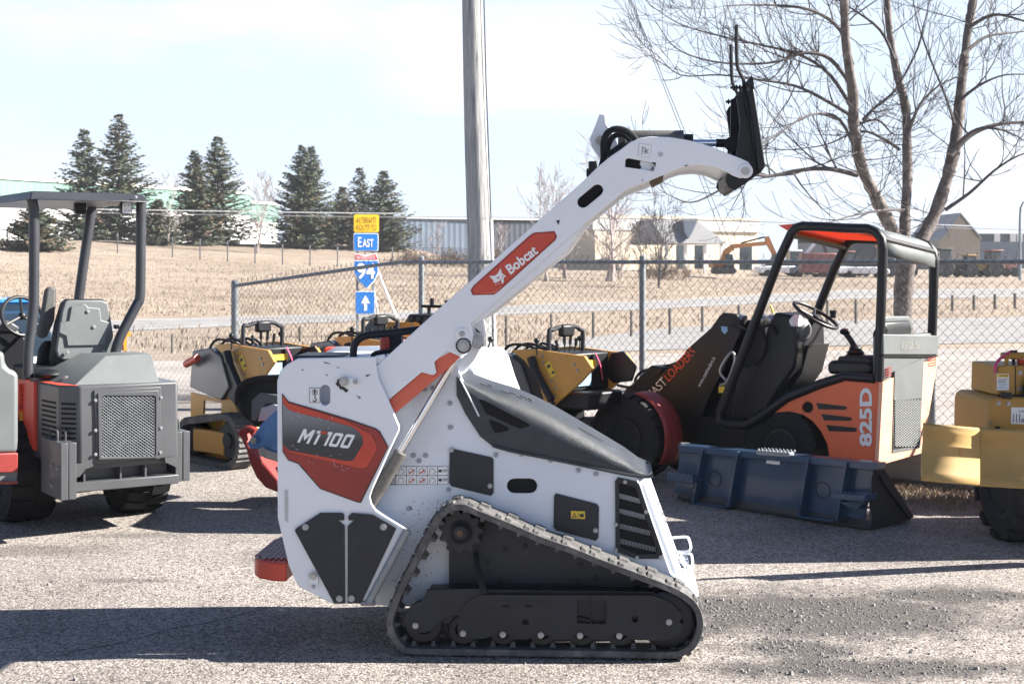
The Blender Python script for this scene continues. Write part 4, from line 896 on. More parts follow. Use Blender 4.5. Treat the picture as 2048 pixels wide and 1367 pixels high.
# radiator grille on the flank
GO = [(1230, 962), (1236, 954), (1272, 962), (1279, 968), (1326, 1106), (1322, 1117), (1272, 1117), (1236, 1104), (1231, 1098)]; GI = [(1238, 966), (1268, 973), (1272, 978), (1314, 1100), (1312, 1107), (1275, 1107), (1240, 1094)]
gr_ = pl('side_grille', GO, .204, .010, M_charw, holes=[GI], bevel=.002); decal('dark_backing', GI, .2125, M_void, gr_)
for ya, yb, xb in ((988, 999, 1281), (1018, 1031, 1291), (1048, 1063, 1302), (1078, 1096, 1313)):
    mb = MB(); n = 26
    for i in range(n):
        f = i/n; x = lerp(1239, xb, f); y = lerp(ya, yb, f)
        for rr in range(3): mb.obox(H.w(x, y+rr*2.1+(i % 2)*1.0, .2105), H.u*.0014, H.v*.0006, V((0, 0, .0011)))
        mb.obox(H.w(x, y-1.4, .2108), H.u*.0022, H.v*.0004, V((0, 0, .0005))); mb.obox(H.w(x, y+7, .2108), H.u*.0022, H.v*.0004, V((0, 0, .0005)))
    mb.build('perforated_strip', (bpy.data.materials.get('perforated_strip_steel') or mat('perforated_strip_steel', (.55, .56, .58), .5)), gr_, smooth=False)
bolts(gr_, H, .202, [(1250, 963), (1232, 1048), (1232, 1099), (1274, 1114), (1321, 1114), (1292, 1023)], .007, M_zinc)
# front light guards
mb = MB()
for pts in ([(1342, 1075), (1370, 1073), (1378, 1078), (1380, 1100), (1350, 1103)], [(1350, 1106), (1378, 1106), (1384, 1114), (1385, 1136), (1378, 1145), (1362, 1142)]):
    for off in (.30, .42): mb.tube(catmull(H.ws(pts, off), 3), .006, 8)
    mb.tube([H.w(*pts[2], .30), H.w(*pts[2], .42)], .006, 8); mb.tube([H.w(*pts[3], .30), H.w(*pts[3], .42)], .006, 8)
mb.build('light_guard', M_white, hero)
mb = MB(); mb.lathe(H.w(1362, 1122, .36), H.u, [(.012, -.02), (.030, .0), (.034, .03), (.0, .036)], 20); mb.build('headlight', M_chrome, hero)
for y in (1012, 1036, 1052): mb = MB(); mb.obox(H.w(1296+(y-960)*.36, y, .30), H.u*.008, H.v*.03, V((0, 0, .022))); mb.build('hinge', M_steel, hero, bevel=.003)
# --- hood
ST = [(913, 790, 752, 741), (930, 826, 768, 747), (960, 872, 786, 757), (985, 892, 803, 764), (1020, 902, 823, 774), (1060, 910, 845, 790), (1100, 919, 864, 809), (1150, 929, 889, 836), (1200, 938, 911, 864), (1250, 947, 932, 893), (1280, 952, 944, 917), (1298, 953, 949, 932), (1306, 951, 948, 940)]
rows = []
for px, lo, shd, top in ST:
    a = H.az(H.w(px, lo, .205))[0]; fl = min(1, (1306-px)/20); zt = zz(H, a, .60, top); zs = zz(H, a, .206, shd); zl = H.w(px, lo, .205).z; ins = .09*(1-fl)**2
    rows.append([H.P(a, b_, z) for b_, z in ((.206+ins, zl), (.205+ins, lerp(zl, zs, .5)), (.206+ins, zs), (.214+ins, lerp(zs, zt, .30)), (.235+ins, lerp(zs, zt, .62)), (.275+ins, lerp(zs, zt, .88)), (.34+ins*.6, lerp(zs, zt, .97)), (.46, zt), (.58-ins*.4, zt), (.64-ins*.7, lerp(zs, zt, .85)), (.69-ins, lerp(zs, zt, .5)), (.71-ins, zs), (.71-ins, zl))])
mb = MB(); mb.grid(rows); n = len(rows[0]); mb.poly(rows[0]); mb.poly(rows[-1]); mb.grid([[r2[-1] for r2 in rows], [r2[0] for r2 in rows]])
hood = mb.build('hood', M_plastic, hero, ang=50, smooth=True)
for pts in ([(957, 797), (968, 800), (1056, 846), (1060, 851), (1040, 857), (1012, 845), (972, 826)], [(978, 838), (1000, 846), (1018, 856), (1014, 861), (990, 866), (982, 852)]): decal('vent_opening', pts, .2035, M_void, hood)
mb = MB(); mb.tube(catmull(H.ws([(985, 890), (1020, 900), (1130, 922), (1240, 945), (1290, 953), (1306, 950)], .205), 3), .008, 8); mb.build('rim', M_plastic, hood)
def on_hood(px, t_):
    for (p, q), (ra, rb) in zip(zip(ST, ST[1:]), zip(rows, rows[1:])):
        if p[0] <= px <= q[0]: f = (px-p[0])/(q[0]-p[0]); return lerp(lerp(ra[5], ra[6], t_), lerp(rb[5], rb[6], t_), f)
for x0, x1, t_ in ((955, 980, .5), (970, 978, 1.2), (998, 1018, .3), (1015, 1028, .8), (1030, 1042, .4), (1036, 1050, 1.1), (1048, 1062, .6), (1052, 1060, 1.3), (1155, 1205, .6)):
    pts = [on_hood(x0+(x1-x0)*k/4, t_)+V((0, 0, .0005)) for k in range(5)]; mb = MB(); mb.tube(pts, .0045, 6, flat=.5); mb.build('slot', M_void, hood)
mb = MB(); mb.tube(H.ws([(920, 757), (940, 795), (958, 832)], .203), .004, 6); mb.build('edge_strip', M_white, hood)
# --- lift arm
ARM = [(747, 737), (880, 615), (1000, 509), (1124, 400), (1173, 356), (1196, 333), (1222, 312), (1243, 298), (1260, 285), (1280, 276), (1301, 273), (1339, 274), (1370, 279), (1398, 285), (1425, 294), (1451, 305), (1480, 316), (1497, 324), (1504, 334), (1503, 345), (1494, 354), (1480, 356), (1466, 351), (1456, 345), (1441, 338), (1427, 333), (1401, 329), (1372, 332), (1350, 339), (1331, 348), (1293, 364), (1262, 375), (1249, 380), (1231, 397), (1202, 420), (1174, 443), (1122, 488), (1014, 583), (941, 647), (946, 668), (940, 702), (920, 713), (894, 701), (868, 724), (872, 745), (866, 750), (843, 744), (777, 799), (757, 757)]
slots = [stadium(1166, 404, 1195, 380, 11.5), [(1251, 319), (1256, 316), (1308, 326), (1311, 330), (1308, 342), (1250, 334)]]
arm = pl('lift_arm', ARM, .055, .022, M_white, bevel=.005, holes=slots)
INN = [(760, 735), (1000, 517), (1196, 341), (1243, 305), (1280, 284), (1301, 281), (1339, 282), (1398, 292), (1451, 312), (1480, 323), (1478, 346), (1456, 339), (1427, 327), (1401, 323), (1372, 326), (1331, 341), (1249, 374), (1200, 415), (1170, 448), (1130, 505), (1094, 533), (967, 637), (940, 652), (925, 690), (870, 720), (850, 738), (782, 790)]
pl('arm_core', INN, .080, .62, M_white, arm); pl('far_arm_plate', ARM, .055, .022, M_white, arm, shift=.65)
decal('slot_liner', stadium(1166, 404, 1195, 380, 13), .0775, M_void, arm); decal('slot_liner', [(1248, 316), (1282, 320), (1279, 328), (1283, 334), (1278, 341), (1248, 337)], .0775, M_void, arm)
BD = [(941, 580), (948, 570), (1060, 470), (1068, 465), (1109, 462), (1114, 472), (1111, 480), (998, 582), (988, 589), (945, 590)]
def inset(pts, f, c): return [(c[0]+(x-c[0])*f, c[1]+(y-c[1])*f) for x, y in pts]
bd = decal('brand_decal', BD, .053, M_dred, arm)
BD2 = [(945, 580.5), (951, 571), (1062, 473), (1069, 468), (1106, 465.5), (1110, 472), (1108, 478), (997, 578.5), (987, 585), (949, 587)]
decal('red_field', BD2, .051, M_red, bd); decal('light_line', [(960, 585.5), (989, 583), (1003, 571.5), (1004, 573.5), (990, 586), (962, 587.5)], .0495, M_hred, bd)
mb = MB(); o = H.w(1021.5, 549.5, .0485); rv = H.w(1077.5, 505.5, .0485)-o; uv = H.w(1010.5, 533.5, .0485)-o; letters(mb, 'Bobcat', o, rv, uv*1.06, .03); mb.build('lettering', M_wst, bd, smooth=False, fix=False)
cat = [(978.5, 552), (990, 551), (996, 546), (1001, 535.5), (1004, 546), (1012, 552), (1007, 555), (1007.5, 563), (1003.5, 566), (1001.5, 560), (994.5, 564), (988, 565.5), (985.5, 559)]
mb = MB(); mb.prism(H.ws(cat, .0485), H.v*.001); mb.prism(H.ws([(1003, 563), (1008, 563.5), (1006, 567), (1002.5, 566.5)], .0485), H.v*.001)
for q in ([(994, 566), (995, 569)], [(991, 567), (991.5, 570)], [(997, 565), (999, 569)]): mb.tube(H.ws(q, .0485), .001, 3)
mb.build('cat_emblem', M_wst, bd, smooth=False)
mb = MB(); mb.prism(H.ws([(992, 556), (999, 553), (998, 557)], .047), H.v*.001); mb.prism(H.ws([(1003, 551), (1007, 551.5), (1004.5, 554)], .047), H.v*.001); mb.prism(H.ws([(1000, 558), (1003, 557.5), (1002, 560)], .047), H.v*.001); mb.build('emblem_detail', M_dred, bd, smooth=False)
st_ = decal('latch_sticker', [(1278, 286), (1304, 290), (1300, 315.5), (1275.5, 312)], .0535, M_gst, arm); decal('face', [(1279, 287.2), (1302.8, 290.8), (1299.2, 314.4), (1276.7, 311.2)], .0520, M_wst, st_)
mb = MB()
for q in ([(1285, 294), (1284, 309)], [(1285, 294), (1292, 298), (1290, 304), (1286, 302)], [(1297, 298), (1289, 308)], [(1290, 299), (1297, 308)]): mb.tube(H.ws(q, .051), .0012, 4)
mb.build('latch_symbol', M_dst, st_, smooth=False)
mb = MB(); mb.cyl(H.w(1321, 309, .055), H.w(1321, 309, .051), .011, 18); mb.build('plug', M_gst, arm)
for pts in ([(1303, 324), (1312, 325), (1311, 332), (1307, 328)], [(1304, 332), (1307, 333), (1306, 340), (1298, 341), (1304, 337)], [(1284, 359), (1287, 360), (1285, 363)], [(1368, 331), (1372, 330), (1378, 330), (1372, 333)], [(1112, 441), (1120, 440), (1117, 450)], [(985, 660), (988, 660), (987, 663)]): decal('chipped_paint', pts, .0535, M_dst, arm)
pl('rusty_patch', [(1300, 361), (1327, 350), (1326, 362), (1306, 372)], .076, .15, mat('mud_stain', (.10, .07, .05), .9, var=.5, scale=20), arm)
# pivot at the arm root with its rear link
mb = MB(); mb.prism(H.ws(stadium(927, 690, 924, 668, 13), .048), H.v*.008); a = mb.build('pivot_plate', M_wst, arm, bevel=.002); bolts(a, H, .046, [(927, 691)], .020, M_steel, h=.02); bolts(a, H, .047, [(924, 667)], .010, M_zinc)
mb = MB(); c_ = H.w(927, 691, .0475); mb.tube([c_+H.u*(.032*math.cos(k*.4))+V((0, 0, .032*math.sin(k*.4))) for k in range(16)], .004, 5, closed=True); mb.build('grease_ring', M_grease, a)
lk = pl('rear_link', [(938, 650), (958, 632), (966, 640), (970, 668), (964, 690), (945, 725), (925, 745), (905, 740), (912, 725), (935, 706)], .30, .05, M_white, hero, bevel=.004)
mb = MB(); mb.cyl(H.w(954, 682, .30), H.w(954, 682, .25), .032, 20); mb.cyl(H.w(954, 682, .26), H.w(954, 682, .235), .018, 14); mb.build('pivot_pin', M_steel, lk)
for pts in ([(945, 672), (955, 668), (965, 676), (968, 690), (958, 697), (948, 692), (951, 684)], [(950, 655), (954, 658), (962, 666), (953, 663)]): decal('grease_smear', pts, .298, M_grease, lk)
# red arm rest, lift cylinder
pl('arm_lock', [(777, 801), (843, 744), (868, 750), (874, 745), (868, 724), (894, 701), (920, 713), (908, 726), (791, 826)], .085, .035, M_hred, hero, bevel=.003)
lc = thing('lift_cylinder', H.w(800, 915, .13), None, None); lc.parent = hero; lc.location = H.w(800, 915, .13)-LOC[hero]; LOC[lc] = H.w(800, 915, .13)
mb = MB(); mb.cyl(H.w(908, 722, .13), H.w(796, 912, .13), .0165, 20); mb.build('rod', M_chrome, lc)
mb = MB(); mb.cyl(H.w(799, 908, .13), H.w(728, 1030, .13), .030, 22); mb.cyl(H.w(801, 904, .13), H.w(797, 911, .13), .031, 22); mb.build('barrel', M_barrel, lc)
mb = MB(); mb.tube(H.ws([(895, 740), (840, 830), (775, 940)], .17), .006, 6); mb.build('hydraulic_pipe', M_steel, lc)
# --- tilt cylinder, hoses, ear plate on the arm
pl('cylinder_bracket', [(1199, 228), (1211, 228), (1212, 245), (1216, 252), (1224, 262), (1240, 300), (1215, 330), (1201, 318), (1183, 294), (1179, 278), (1190, 252)], .36, .03, M_white, arm, bevel=.004)
mb = MB(); mb.cyl(H.w(1200, 281, .36), H.w(1200, 281, .33), .022, 18); mb.build('pin', M_steel, arm)
tcyl = thing('tilt_cylinder', H.w(1310, 270, .4), None, None); tcyl.parent = arm; tcyl.location = H.w(1310, 270, .4)-LOC[arm]; LOC[tcyl] = H.w(1310, 270, .4)
mb = MB(); mb.cyl(H.w(1236, 277, .4), H.w(1367, 277, .4), .038, 22); mb.build('barrel', M_barrel, tcyl); mb = MB(); mb.cyl(H.w(1368, 281, .4), H.w(1386, 281, .4), .030, 22); mb.build('gland', M_char, tcyl)
mb = MB(); mb.cyl(H.w(1386, 286, .4), H.w(1436, 286, .4), .0165, 18); mb.build('rod', M_chrome, tcyl); mb = MB(); mb.cyl(H.w(1432, 286, .4), H.w(1462, 287, .4), .020, 14); mb.cyl(H.w(1464, 288, .37), H.w(1464, 288, .44), .035, 18); mb.build('rod_eye', M_black, tcyl)
mb = MB(); mb.tube(catmull(H.ws([(1198, 345), (1207, 318), (1207, 288), (1214, 267), (1230, 258), (1250, 261), (1266, 272), (1275, 285)], .25), 5), .0155, 10); mb.tube(catmull(H.ws([(1210, 330), (1214, 300), (1224, 276), (1244, 268), (1262, 280)], .32), 5), .014, 10); mb.build('hose', M_rub, arm)
mb = MB(); mb.tube([H.w(1216+36*k/80, 311-25*k/80, .22)+V((0, .016*math.cos(k*1.1), .016*math.sin(k*1.1))) for k in range(81)], .004, 5); mb.build('hose_spring', M_rub, arm)
mb = MB(); mb.obox(H.w(1186, 334, .2), H.u*.02, H.v*.03, V((0, 0, .025))); mb.obox(H.w(1178, 346, .2), H.u*.012, H.v*.02, V((0, 0, .02))); mb.build('hose_coupling', M_black, arm, bevel=.006)
# --- quick coupler plate at the arm tip
cp = pl('coupler', [(1473, 196), (1480, 184), (1497, 180), (1508, 182), (1516, 240), (1524, 292), (1530, 334), (1522, 345), (1490, 368), (1470, 381), (1456, 374), (1451, 362), (1453, 350), (1470, 330), (1474, 300), (1480, 250), (1478, 225)], .10, .02, M_black, hero, bevel=.004)
pl('far_coupler_plate', [(1473, 196), (1480, 184), (1497, 180), (1508, 182), (1516, 240), (1524, 292), (1530, 334), (1522, 345), (1490, 368), (1470, 381), (1451, 362), (1453, 350), (1470, 330), (1474, 300), (1480, 250)], .10, .02, M_black, cp, bevel=.004, shift=.56)
pl('mounting_face', [(1500, 172), (1508, 180), (1517, 240), (1525, 292), (1531, 333), (1522, 344), (1516, 336), (1512, 292), (1506, 240), (1497, 186)], .04, .72, M_black, cp, bevel=.004)
pl('hook_edge', [(1490, 166), (1504, 150), (1508, 166), (1508, 178), (1499, 172)], .04, .72, M_black, cp)
pl('cross_tube', [(1453, 348), (1476, 352), (1494, 366), (1470, 380), (1456, 374)], .12, .54, M_black, cp, bevel=.01)
pl('inner_plate', [(1462, 200), (1474, 192), (1478, 300), (1470, 330), (1460, 300)], .50, .02, M_black, cp)
mb = MB(); mb.cyl(H.w(1491, 342, .055), H.w(1491, 342, .045), .032, 24); bs = mb.build('pivot_boss', M_white, arm, bevel=.003); mb = MB(); mb.cyl(H.w(1491, 342, .045), H.w(1491, 342, .038), .018, 20); mb.build('pin', M_steel, bs)
for off, pts, nm in ((.09, [(1473, 50), (1473, 90), (1474.5, 128), (1480, 146), (1487, 160), (1488, 182)], 0), (.60, [(1472, 54), (1473, 92), (1474.5, 130), (1480, 148), (1487, 162), (1488, 184)], 1)):
    mb = MB(); pp = [H.w(x, y, .09)+H.v*(off-.09) for x, y in pts]
    if nm: pp = [p+H.u*.02 for p in pp]
    mb.tube(catmull(pp, 4), .0085, 8); o = mb.build('latch_handle', M_black, cp)
    mb = MB(); q = pp[-1]+H.u*-.03; mb.cyl(q-H.u*.03+V((0, 0, .015)), q+H.u*.04+V((0, 0, .015)), .006, 8)
    for k in range(4): mb.cyl(q+H.u*(-.02+k*.014)+V((0, 0, .015)), q+H.u*(-.013+k*.014)+V((0, 0, .015)), .013, 10)
    mb.build('spring_bolt', M_black, o)
mb = MB(); mb.tube([H.w(1494+10*k/130, 190+50*k/130, .085)+H.u*(.015*math.cos(k*.75))+H.v*(.015*math.sin(k*.75)) for k in range(131)], .0035, 5); mb.cyl(H.w(1504, 238, .085), H.w(1512, 300, .085), .011, 10); mb.build('latch_spring', M_black, cp)
mb = MB(); mb.obox(H.w(1511, 248, .088), H.u*.004, H.v*.003, V((0, 0, .02))); mb.build('sight_slot', M_gst, cp)
# --- operator handles
mb = MB(); mb.tube(catmull(H.ws([(707, 735), (707, 700), (712, 684), (724, 674), (745, 669), (790, 665), (842, 658), (880, 648)], .20), 4), .017, 12); mb.build('grab_bar', M_black, hero); mb = MB(); mb.tube(catmull(H.ws([(707, 735), (707, 700), (712, 684), (724, 674), (745, 669)], .70), 4)+[H.w(842, 658, .70)], .017, 12); mb.build('grab_bar', M_black, hero)
mb = MB(); mb.tube(catmull(H.ws([(752, 722), (746, 712), (752, 706), (775, 702), (800, 696)], .30), 4), .012, 10); mb.cyl(H.w(768, 722, .3), H.w(768, 700, .3), .012, 8); mb.build('inner_handle', M_black, hero)
mb = MB(); mb.cyl(H.w(770, 702, .45), H.w(770, 682, .45), .024, 16); mb.ball(H.w(770, 681, .45), .024, 12); mb.build('red_knob', M_red, hero)
mb = MB(); mb.obox(H.w(792, 690, .5), H.u*.03, H.v*.04, V((0, 0, .06))); mb.build('switch_box', M_black, hero, bevel=.01)
mb = MB(); mb.obox(H.w(645, 713, .42), H.u*.11, H.v*.14, V((0, 0, .014))); mb.build('console_recess', M_black, hero, bevel=.012)
mb = MB(); mb.prism(H.ws([(745, 722), (748, 712), (768, 708), (772, 716), (760, 730)], .06), H.v*.03); mb.build('stop_pad', M_wst, hero, bevel=.006)
# --- red foot platform
mb = MB(); aa = [H.az(H.w(x, 1110, .3))[0] for x in (590, 560, 530, 516, 510)]
plan = [(aa[0], .12), (aa[1], .13), (aa[2], .18), (aa[3], .24), (aa[4], .32), (aa[4], .58), (aa[3], .68), (aa[2], .74), (aa[0], .78)]; zt = CH-(1113-HZ)*6.6/F
mb.prism([H.P(a, b_, zt) for a, b_ in plan], (0, 0, -.085)); pf = mb.build('foot_platform', M_red, hero, bevel=.008)
mb = MB()
for k in range(7):
    a = lerp(aa[4]+.02, aa[0]-.01, k/6); mb.obox(H.P(a, .44, zt+.004), H.u*.006, H.v*(.20 if k < 2 else .27), V((0, 0, .004)))
mb.build('tread_ridge', M_dred, pf); mb = MB()
for k in range(6):
    for j in range(12): mb.obox(H.P(lerp(aa[4]+.02, aa[0]-.01, (k+.5)/6), .22+j*.042, zt+.004), H.u*.008, H.v*.011, V((0, 0, .004)))
mb.build('grip_teeth', M_galv, pf)
# --- tracks
PATH = [(960, 1020), (1018, 1043), (1082, 1071), (1147, 1094), (1211, 1120), (1276, 1144), (1340, 1169), (1372, 1186), (1395, 1206), (1407, 1234), (1406, 1266), (1391, 1296), (1366, 1312), (1337, 1317), (1200, 1315), (1000, 1312), (824, 1309), (797, 1299), (778, 1271), (772, 1244), (780, 1212), (794, 1177), (830, 1107), (862, 1045), (880, 1022), (900, 1009), (930, 1007)]
TWD = .19
def make_track(off, label=None):
    root = bpy.data.objects.new('track', None); COL.objects.link(root); root.parent = hero; root.location = H.w(1090, 1316, off)-LOC[hero]; LOC[root] = LOC[hero]+root.location
    raw = catmull([H.w(x, y, off) for x, y in PATH], 6, closed=True)
    L_ = [0]
    for i in range(len(raw)): L_.append(L_[-1]+(raw[(i+1) % len(raw)]-raw[i]).length)
    n = 156; out = []
    for k in range(n):
        s_ = L_[-1]*k/n; i = max(j for j in range(len(raw)) if L_[j] <= s_); out.append(raw[i].lerp(raw[(i+1) % len(raw)], (s_-L_[i])/(L_[i+1]-L_[i])))
    cen_ = sum(out, V((0, 0, 0)))/n; nor = []
    for i in range(n):
        d = (out[(i+1) % n]-out[i-1]).normalized(); q = d.cross(H.v).normalized()
        nor.append(q)
    if (out[0]+nor[0]-cen_).length < (out[0]-nor[0]-cen_).length: nor = [-q for q in nor]
    th = .030; vs = []; fs = []
    sec = [(0, 0), (0, -.006), (.006, 0)]
    prof = [(.0, -.004), (.006, 0), (TWD-.006, 0), (TWD, -.004), (TWD, -th), (.0, -th)]
    for i in range(n): vs += [out[i]+H.v*b_+nor[i]*h_ for b_, h_ in prof]
    m = len(prof)
    for i in range(n):
        j = (i+1) % n; fs += [[i*m+k, i*m+(k+1) % m, j*m+(k+1) % m, j*m+k] for k in range(m)]
    mb = MB(); mb.add(vs, fs)
    for i in range(0, n, 3):   # outer tread blocks, staggered
        d = (out[(i+1) % n]-out[i-1]).normalized(); g = (i//3) % 2
        for b0, b1, sh in ((.004, .075, 0), (.115, .186, 1.5)):
            j = int(i+sh+(1.5 if g else 0)) % n; dd = (out[(j+1) % n]-out[j-1]).normalized(); o = out[j]
            q0 = [o+H.v*b0+dd*-.014, o+H.v*b0+dd*.010, o+H.v*(b0+b1)/2+dd*.017, o+H.v*b1+dd*.010, o+H.v*b1+dd*-.014]
            q1 = [cc+nor[j]*.010 for cc in q0]; q1 = [c_*.84+sum(q1, V((0, 0, 0)))/5*.16 for c_ in q1]
            mb.add(q0+q1, [[5, 6, 7, 8, 9]]+[[k, (k+1) % 5, 5+(k+1) % 5, 5+k] for k in range(5)])
    for i in range(1, n, 4):   # inner guide lugs
        d = (out[(i+1) % n]-out[i-1]).normalized(); o = out[i]-nor[i]*(th-.001)
        for b0 in (.045, .115):
            q0 = [o+H.v*b0-d*.013, o+H.v*b0+d*.013, o+H.v*(b0+.03)+d*.013, o+H.v*(b0+.03)-d*.013]; q1 = [o+H.v*(b0+.008)-d*.006-nor[i]*.026, o+H.v*(b0+.008)+d*.006-nor[i]*.026, o+H.v*(b0+.022)+d*.006-nor[i]*.026, o+H.v*(b0+.022)-d*.006-nor[i]*.026]
            mb.add(q0+q1, [[4, 5, 6, 7]]+[[k, (k+1) % 4, 4+(k+1) % 4, 4+k] for k in range(4)])
    mb.build('belt', M_track, root, ang=40)
    W0 = lambda x, y, o=0: H.w(x, y, off)+H.v*o
    mb = MB(); c_ = W0(919, 1067); pts = []
    for k in range(44): a = 2*math.pi*k/44; r2 = .101 if k % 4 in (0, 1) else .082; pts.append(c_+H.v*.05+H.u*(r2*math.cos(a))+V((0, 0, r2*math.sin(a))))
    mb.prism(pts, H.v*.03); mb.prism([p+H.v*.06 for p in pts], H.v*.03); mb.lathe(c_+H.v*.02, H.v, [(.0, 0), (.028, 0), (.034, .008), (.034, .03), (.058, .03), (.062, .12), (0, .12)], 24); sp_ = mb.build('sprocket', M_char, root, bevel=.003)
    mb = MB(); mb.lathe(c_+H.v*.012, H.v, [(0, 0), (.014, 0), (.016, .01), (0, .012)], 12); mb.build('hub_nut', mat('rusty_steel', (.13, .09, .065), .8, .3, var=.4, scale=40), sp_)
    for x, y, r2 in ((925, 1262, .066), (1005, 1263, .066), (1085, 1264, .066), (1162, 1265, .066), (1240, 1265, .066), (845, 1250, .085), (1335, 1242, .125)):
        mb = MB(); c2 = W0(x, y); mb.lathe(c2+H.v*.03, H.v, [(0, .012), (r2*.45, .012), (r2*.55, 0), (r2*.93, 0), (r2, .006), (r2, .05), (r2*.7, .056), (r2*.7, .075), (r2, .08), (r2, .12), (0, .125)], 28); mb.build('roller', M_black, root)
    FR = [(915, 1273), (915, 1238), (930, 1206), (958, 1190), (1306, 1191), (1338, 1202), (1363, 1226), (1365, 1238), (1358, 1242), (1366, 1250), (1362, 1266), (1350, 1276), (1330, 1281), (1276, 1281), (1266, 1280), (1258, 1272), (1246, 1270), (1222, 1272), (1210, 1280), (1186, 1280), (1176, 1272), (1148, 1271), (1136, 1280), (1108, 1280), (1098, 1271), (1066, 1271), (1056, 1279), (1030, 1279), (1020, 1271), (984, 1270), (972, 1277), (935, 1277)]
    WN = [(1154, 1200), (1208, 1201), (1213, 1206), (1212, 1246), (1206, 1249), (1154, 1246)]
    fo = lambda q, o: [W0(x, y, o) for x, y in q]
    mb = MB(); mb.prism(fo(FR, .012), H.v*.012, [fo(WN, .012), fo(stadium(1051, 1244, 1051.2, 1244, 7, 5), .012), fo(stadium(1270, 1238, 1270.2, 1238, 7, 5), .012)]); fr_ = mb.build('track_frame', M_char, root)
    mb = MB(); mb.prism(fo(stadium(1003, 1212, 1080, 1212, 10), .009), H.v*.003); mb.prism(fo([(1070, 1238), (1110, 1238), (1110, 1236), (1070, 1236)], .010), H.v*.002); rp_ = mb.build('raised_patch', M_char, fr_)
    mb = MB(); mb.prism(fo(stadium(1006, 1212, 1018, 1212, 2.6), .0075), H.v*.001); mb.build('slot', M_void, rp_); mb = MB(); mb.prism(fo(stadium(1052, 1212, 1062, 1212, 2.6), .0075), H.v*.001); mb.build('slot', M_void, rp_)
    mb = MB(); mb.prism(fo([(812, 1225), (822, 1211), (838, 1205), (848, 1194), (853, 1180), (966, 1178), (960, 1190), (932, 1206), (917, 1236), (915, 1232), (892, 1234), (878, 1246), (864, 1262), (848, 1268), (822, 1267), (808, 1252), (806, 1236)], .020), H.v*.012); mb.build('rear_arm', M_char, root, bevel=.002)
    mb = MB(); mb.prism(fo([(856, 1180), (1310, 1186), (1310, 1250), (870, 1250)], .04), H.v*.09); mb.prism(fo([(1180, 1192), (1182, 1192), (1182, 1250), (1180, 1250)], .005), H.v*.012); mb.build('frame_beam', M_black, root, bevel=.01)
    bolts(root, H, off+.010, [(926, 1266), (1005.6, 1268), (1081.6, 1269), (1160, 1270), (1238.6, 1270.5), (831, 1250), (1338, 1243)], .011, M_zinc)
    pnl = MB(); pnl.prism(fo([(889, 1088), (905, 1040), (950, 1030), (1010, 1058), (1140, 1112), (1290, 1165), (1350, 1190), (889, 1186)], .175), H.v*.010); pn = pnl.build('inner_panel', M_charw, root)
    bolts(pn, H, off+.173, [(1010, 1098), (976, 1124), (1050, 1092), (1000, 1160), (1155, 1162), (1162, 1130), (1192, 1155), (1274, 1168), (952, 1106)], .011, M_black, h=.012)
    mb = MB(); mb.tube(catmull([W0(946, 1118, .12), W0(953, 1140, .06), W0(962, 1165, .02), W0(968, 1188, .01)], 3), .014, 8, flat=.6); mb.build('tension_lever', M_rub, root)
    return root
make_track(0); make_track(.73)
mb = MB(); mb.box(H, -.5, .5, .24, .68, .20, .42); mb.build('chassis', M_black, hero)

# ================================================================ shared wheel
def wheel(parent, c, ax, r_, w_, m_rim, lugs=0, lug_h=.02, rim=.52, style='bar', fr=None):
    """tyre centred on c, axis ax pointing to its outer side"""
    ax = V(ax).normalized(); a, b = frame_of(ax); mb = MB(); h = w_/2
    mb.lathe(c, ax, [(r_*rim, -h*.8), (r_*(rim+.1), -h*.96), (r_*.80, -h), (r_*.93, -h*.88), (r_*.985, -h*.6), (r_, 0), (r_*.985, h*.6), (r_*.93, h*.88), (r_*.80, h), (r_*(rim+.1), h*.96), (r_*rim, h*.8)], 40)
    for k in range(lugs):
        for sd in (-1, 1):
            t0 = 2*math.pi*(k+(.25 if sd > 0 else -.25))/lugs; q = []
            if style == 'bar': seq = [(0, .02), (.62*h, .10*6.28/lugs*3), (.98*h, .10*6.28/lugs*3)]
            else: seq = [(.08*h, 0), (.5*h, 0), (.95*h, 0)]
            tw = 6.283/lugs*(.24 if style == 'bar' else .36)
            lo = []; hi = []
            for x, dt in seq:
                rr = r_*(1 if x < .9*h else .95)
                for s2 in (-1, 1):
                    t_ = t0+dt+s2*tw; e = a*math.cos(t_)+b*math.sin(t_); lo.append(c+ax*sd*x+e*(rr*.97)); hi.append(c+ax*sd*x+e*(rr+lug_h))
            n = len(seq)
            order = [2*i for i in range(n)]+[2*i+1 for i in range(n-1, -1, -1)]
            mb.add([lo[i] for i in order]+[hi[i] for i in order], [[2*n+0-2*n+n*2+i for i in range(0)]] if False else [[2*n+i for i in range(2*n)]]+[[i, (i+1) % (2*n), 2*n+(i+1) % (2*n), 2*n+i] for i in range(2*n)])
    wh_ = mb.build('wheel', M_rub, parent, ang=30)
    mb = MB(); mb.lathe(c, ax, [(0, -h*.6), (r_*rim*.9, -h*.7), (r_*rim*1.02, -h*.82), (r_*rim*1.02, h*.82), (r_*rim*.92, h*.84), (r_*rim*.86, h*.35), (r_*rim*.4, h*.25), (r_*rim*.36, h*.5), (0, h*.52)], 32); ri = mb.build('rim', m_rim, wh_)
    for k in range(5): t_ = k*1.257; p = c+(a*math.cos(t_)+b*math.sin(t_))*r_*rim*.6+ax*h*.28; mb = MB(); mb.cyl(p, p+ax*.02, .012, 6); n_ = mb.build('wheel_nut', M_zinc, wh_)
    return wh_

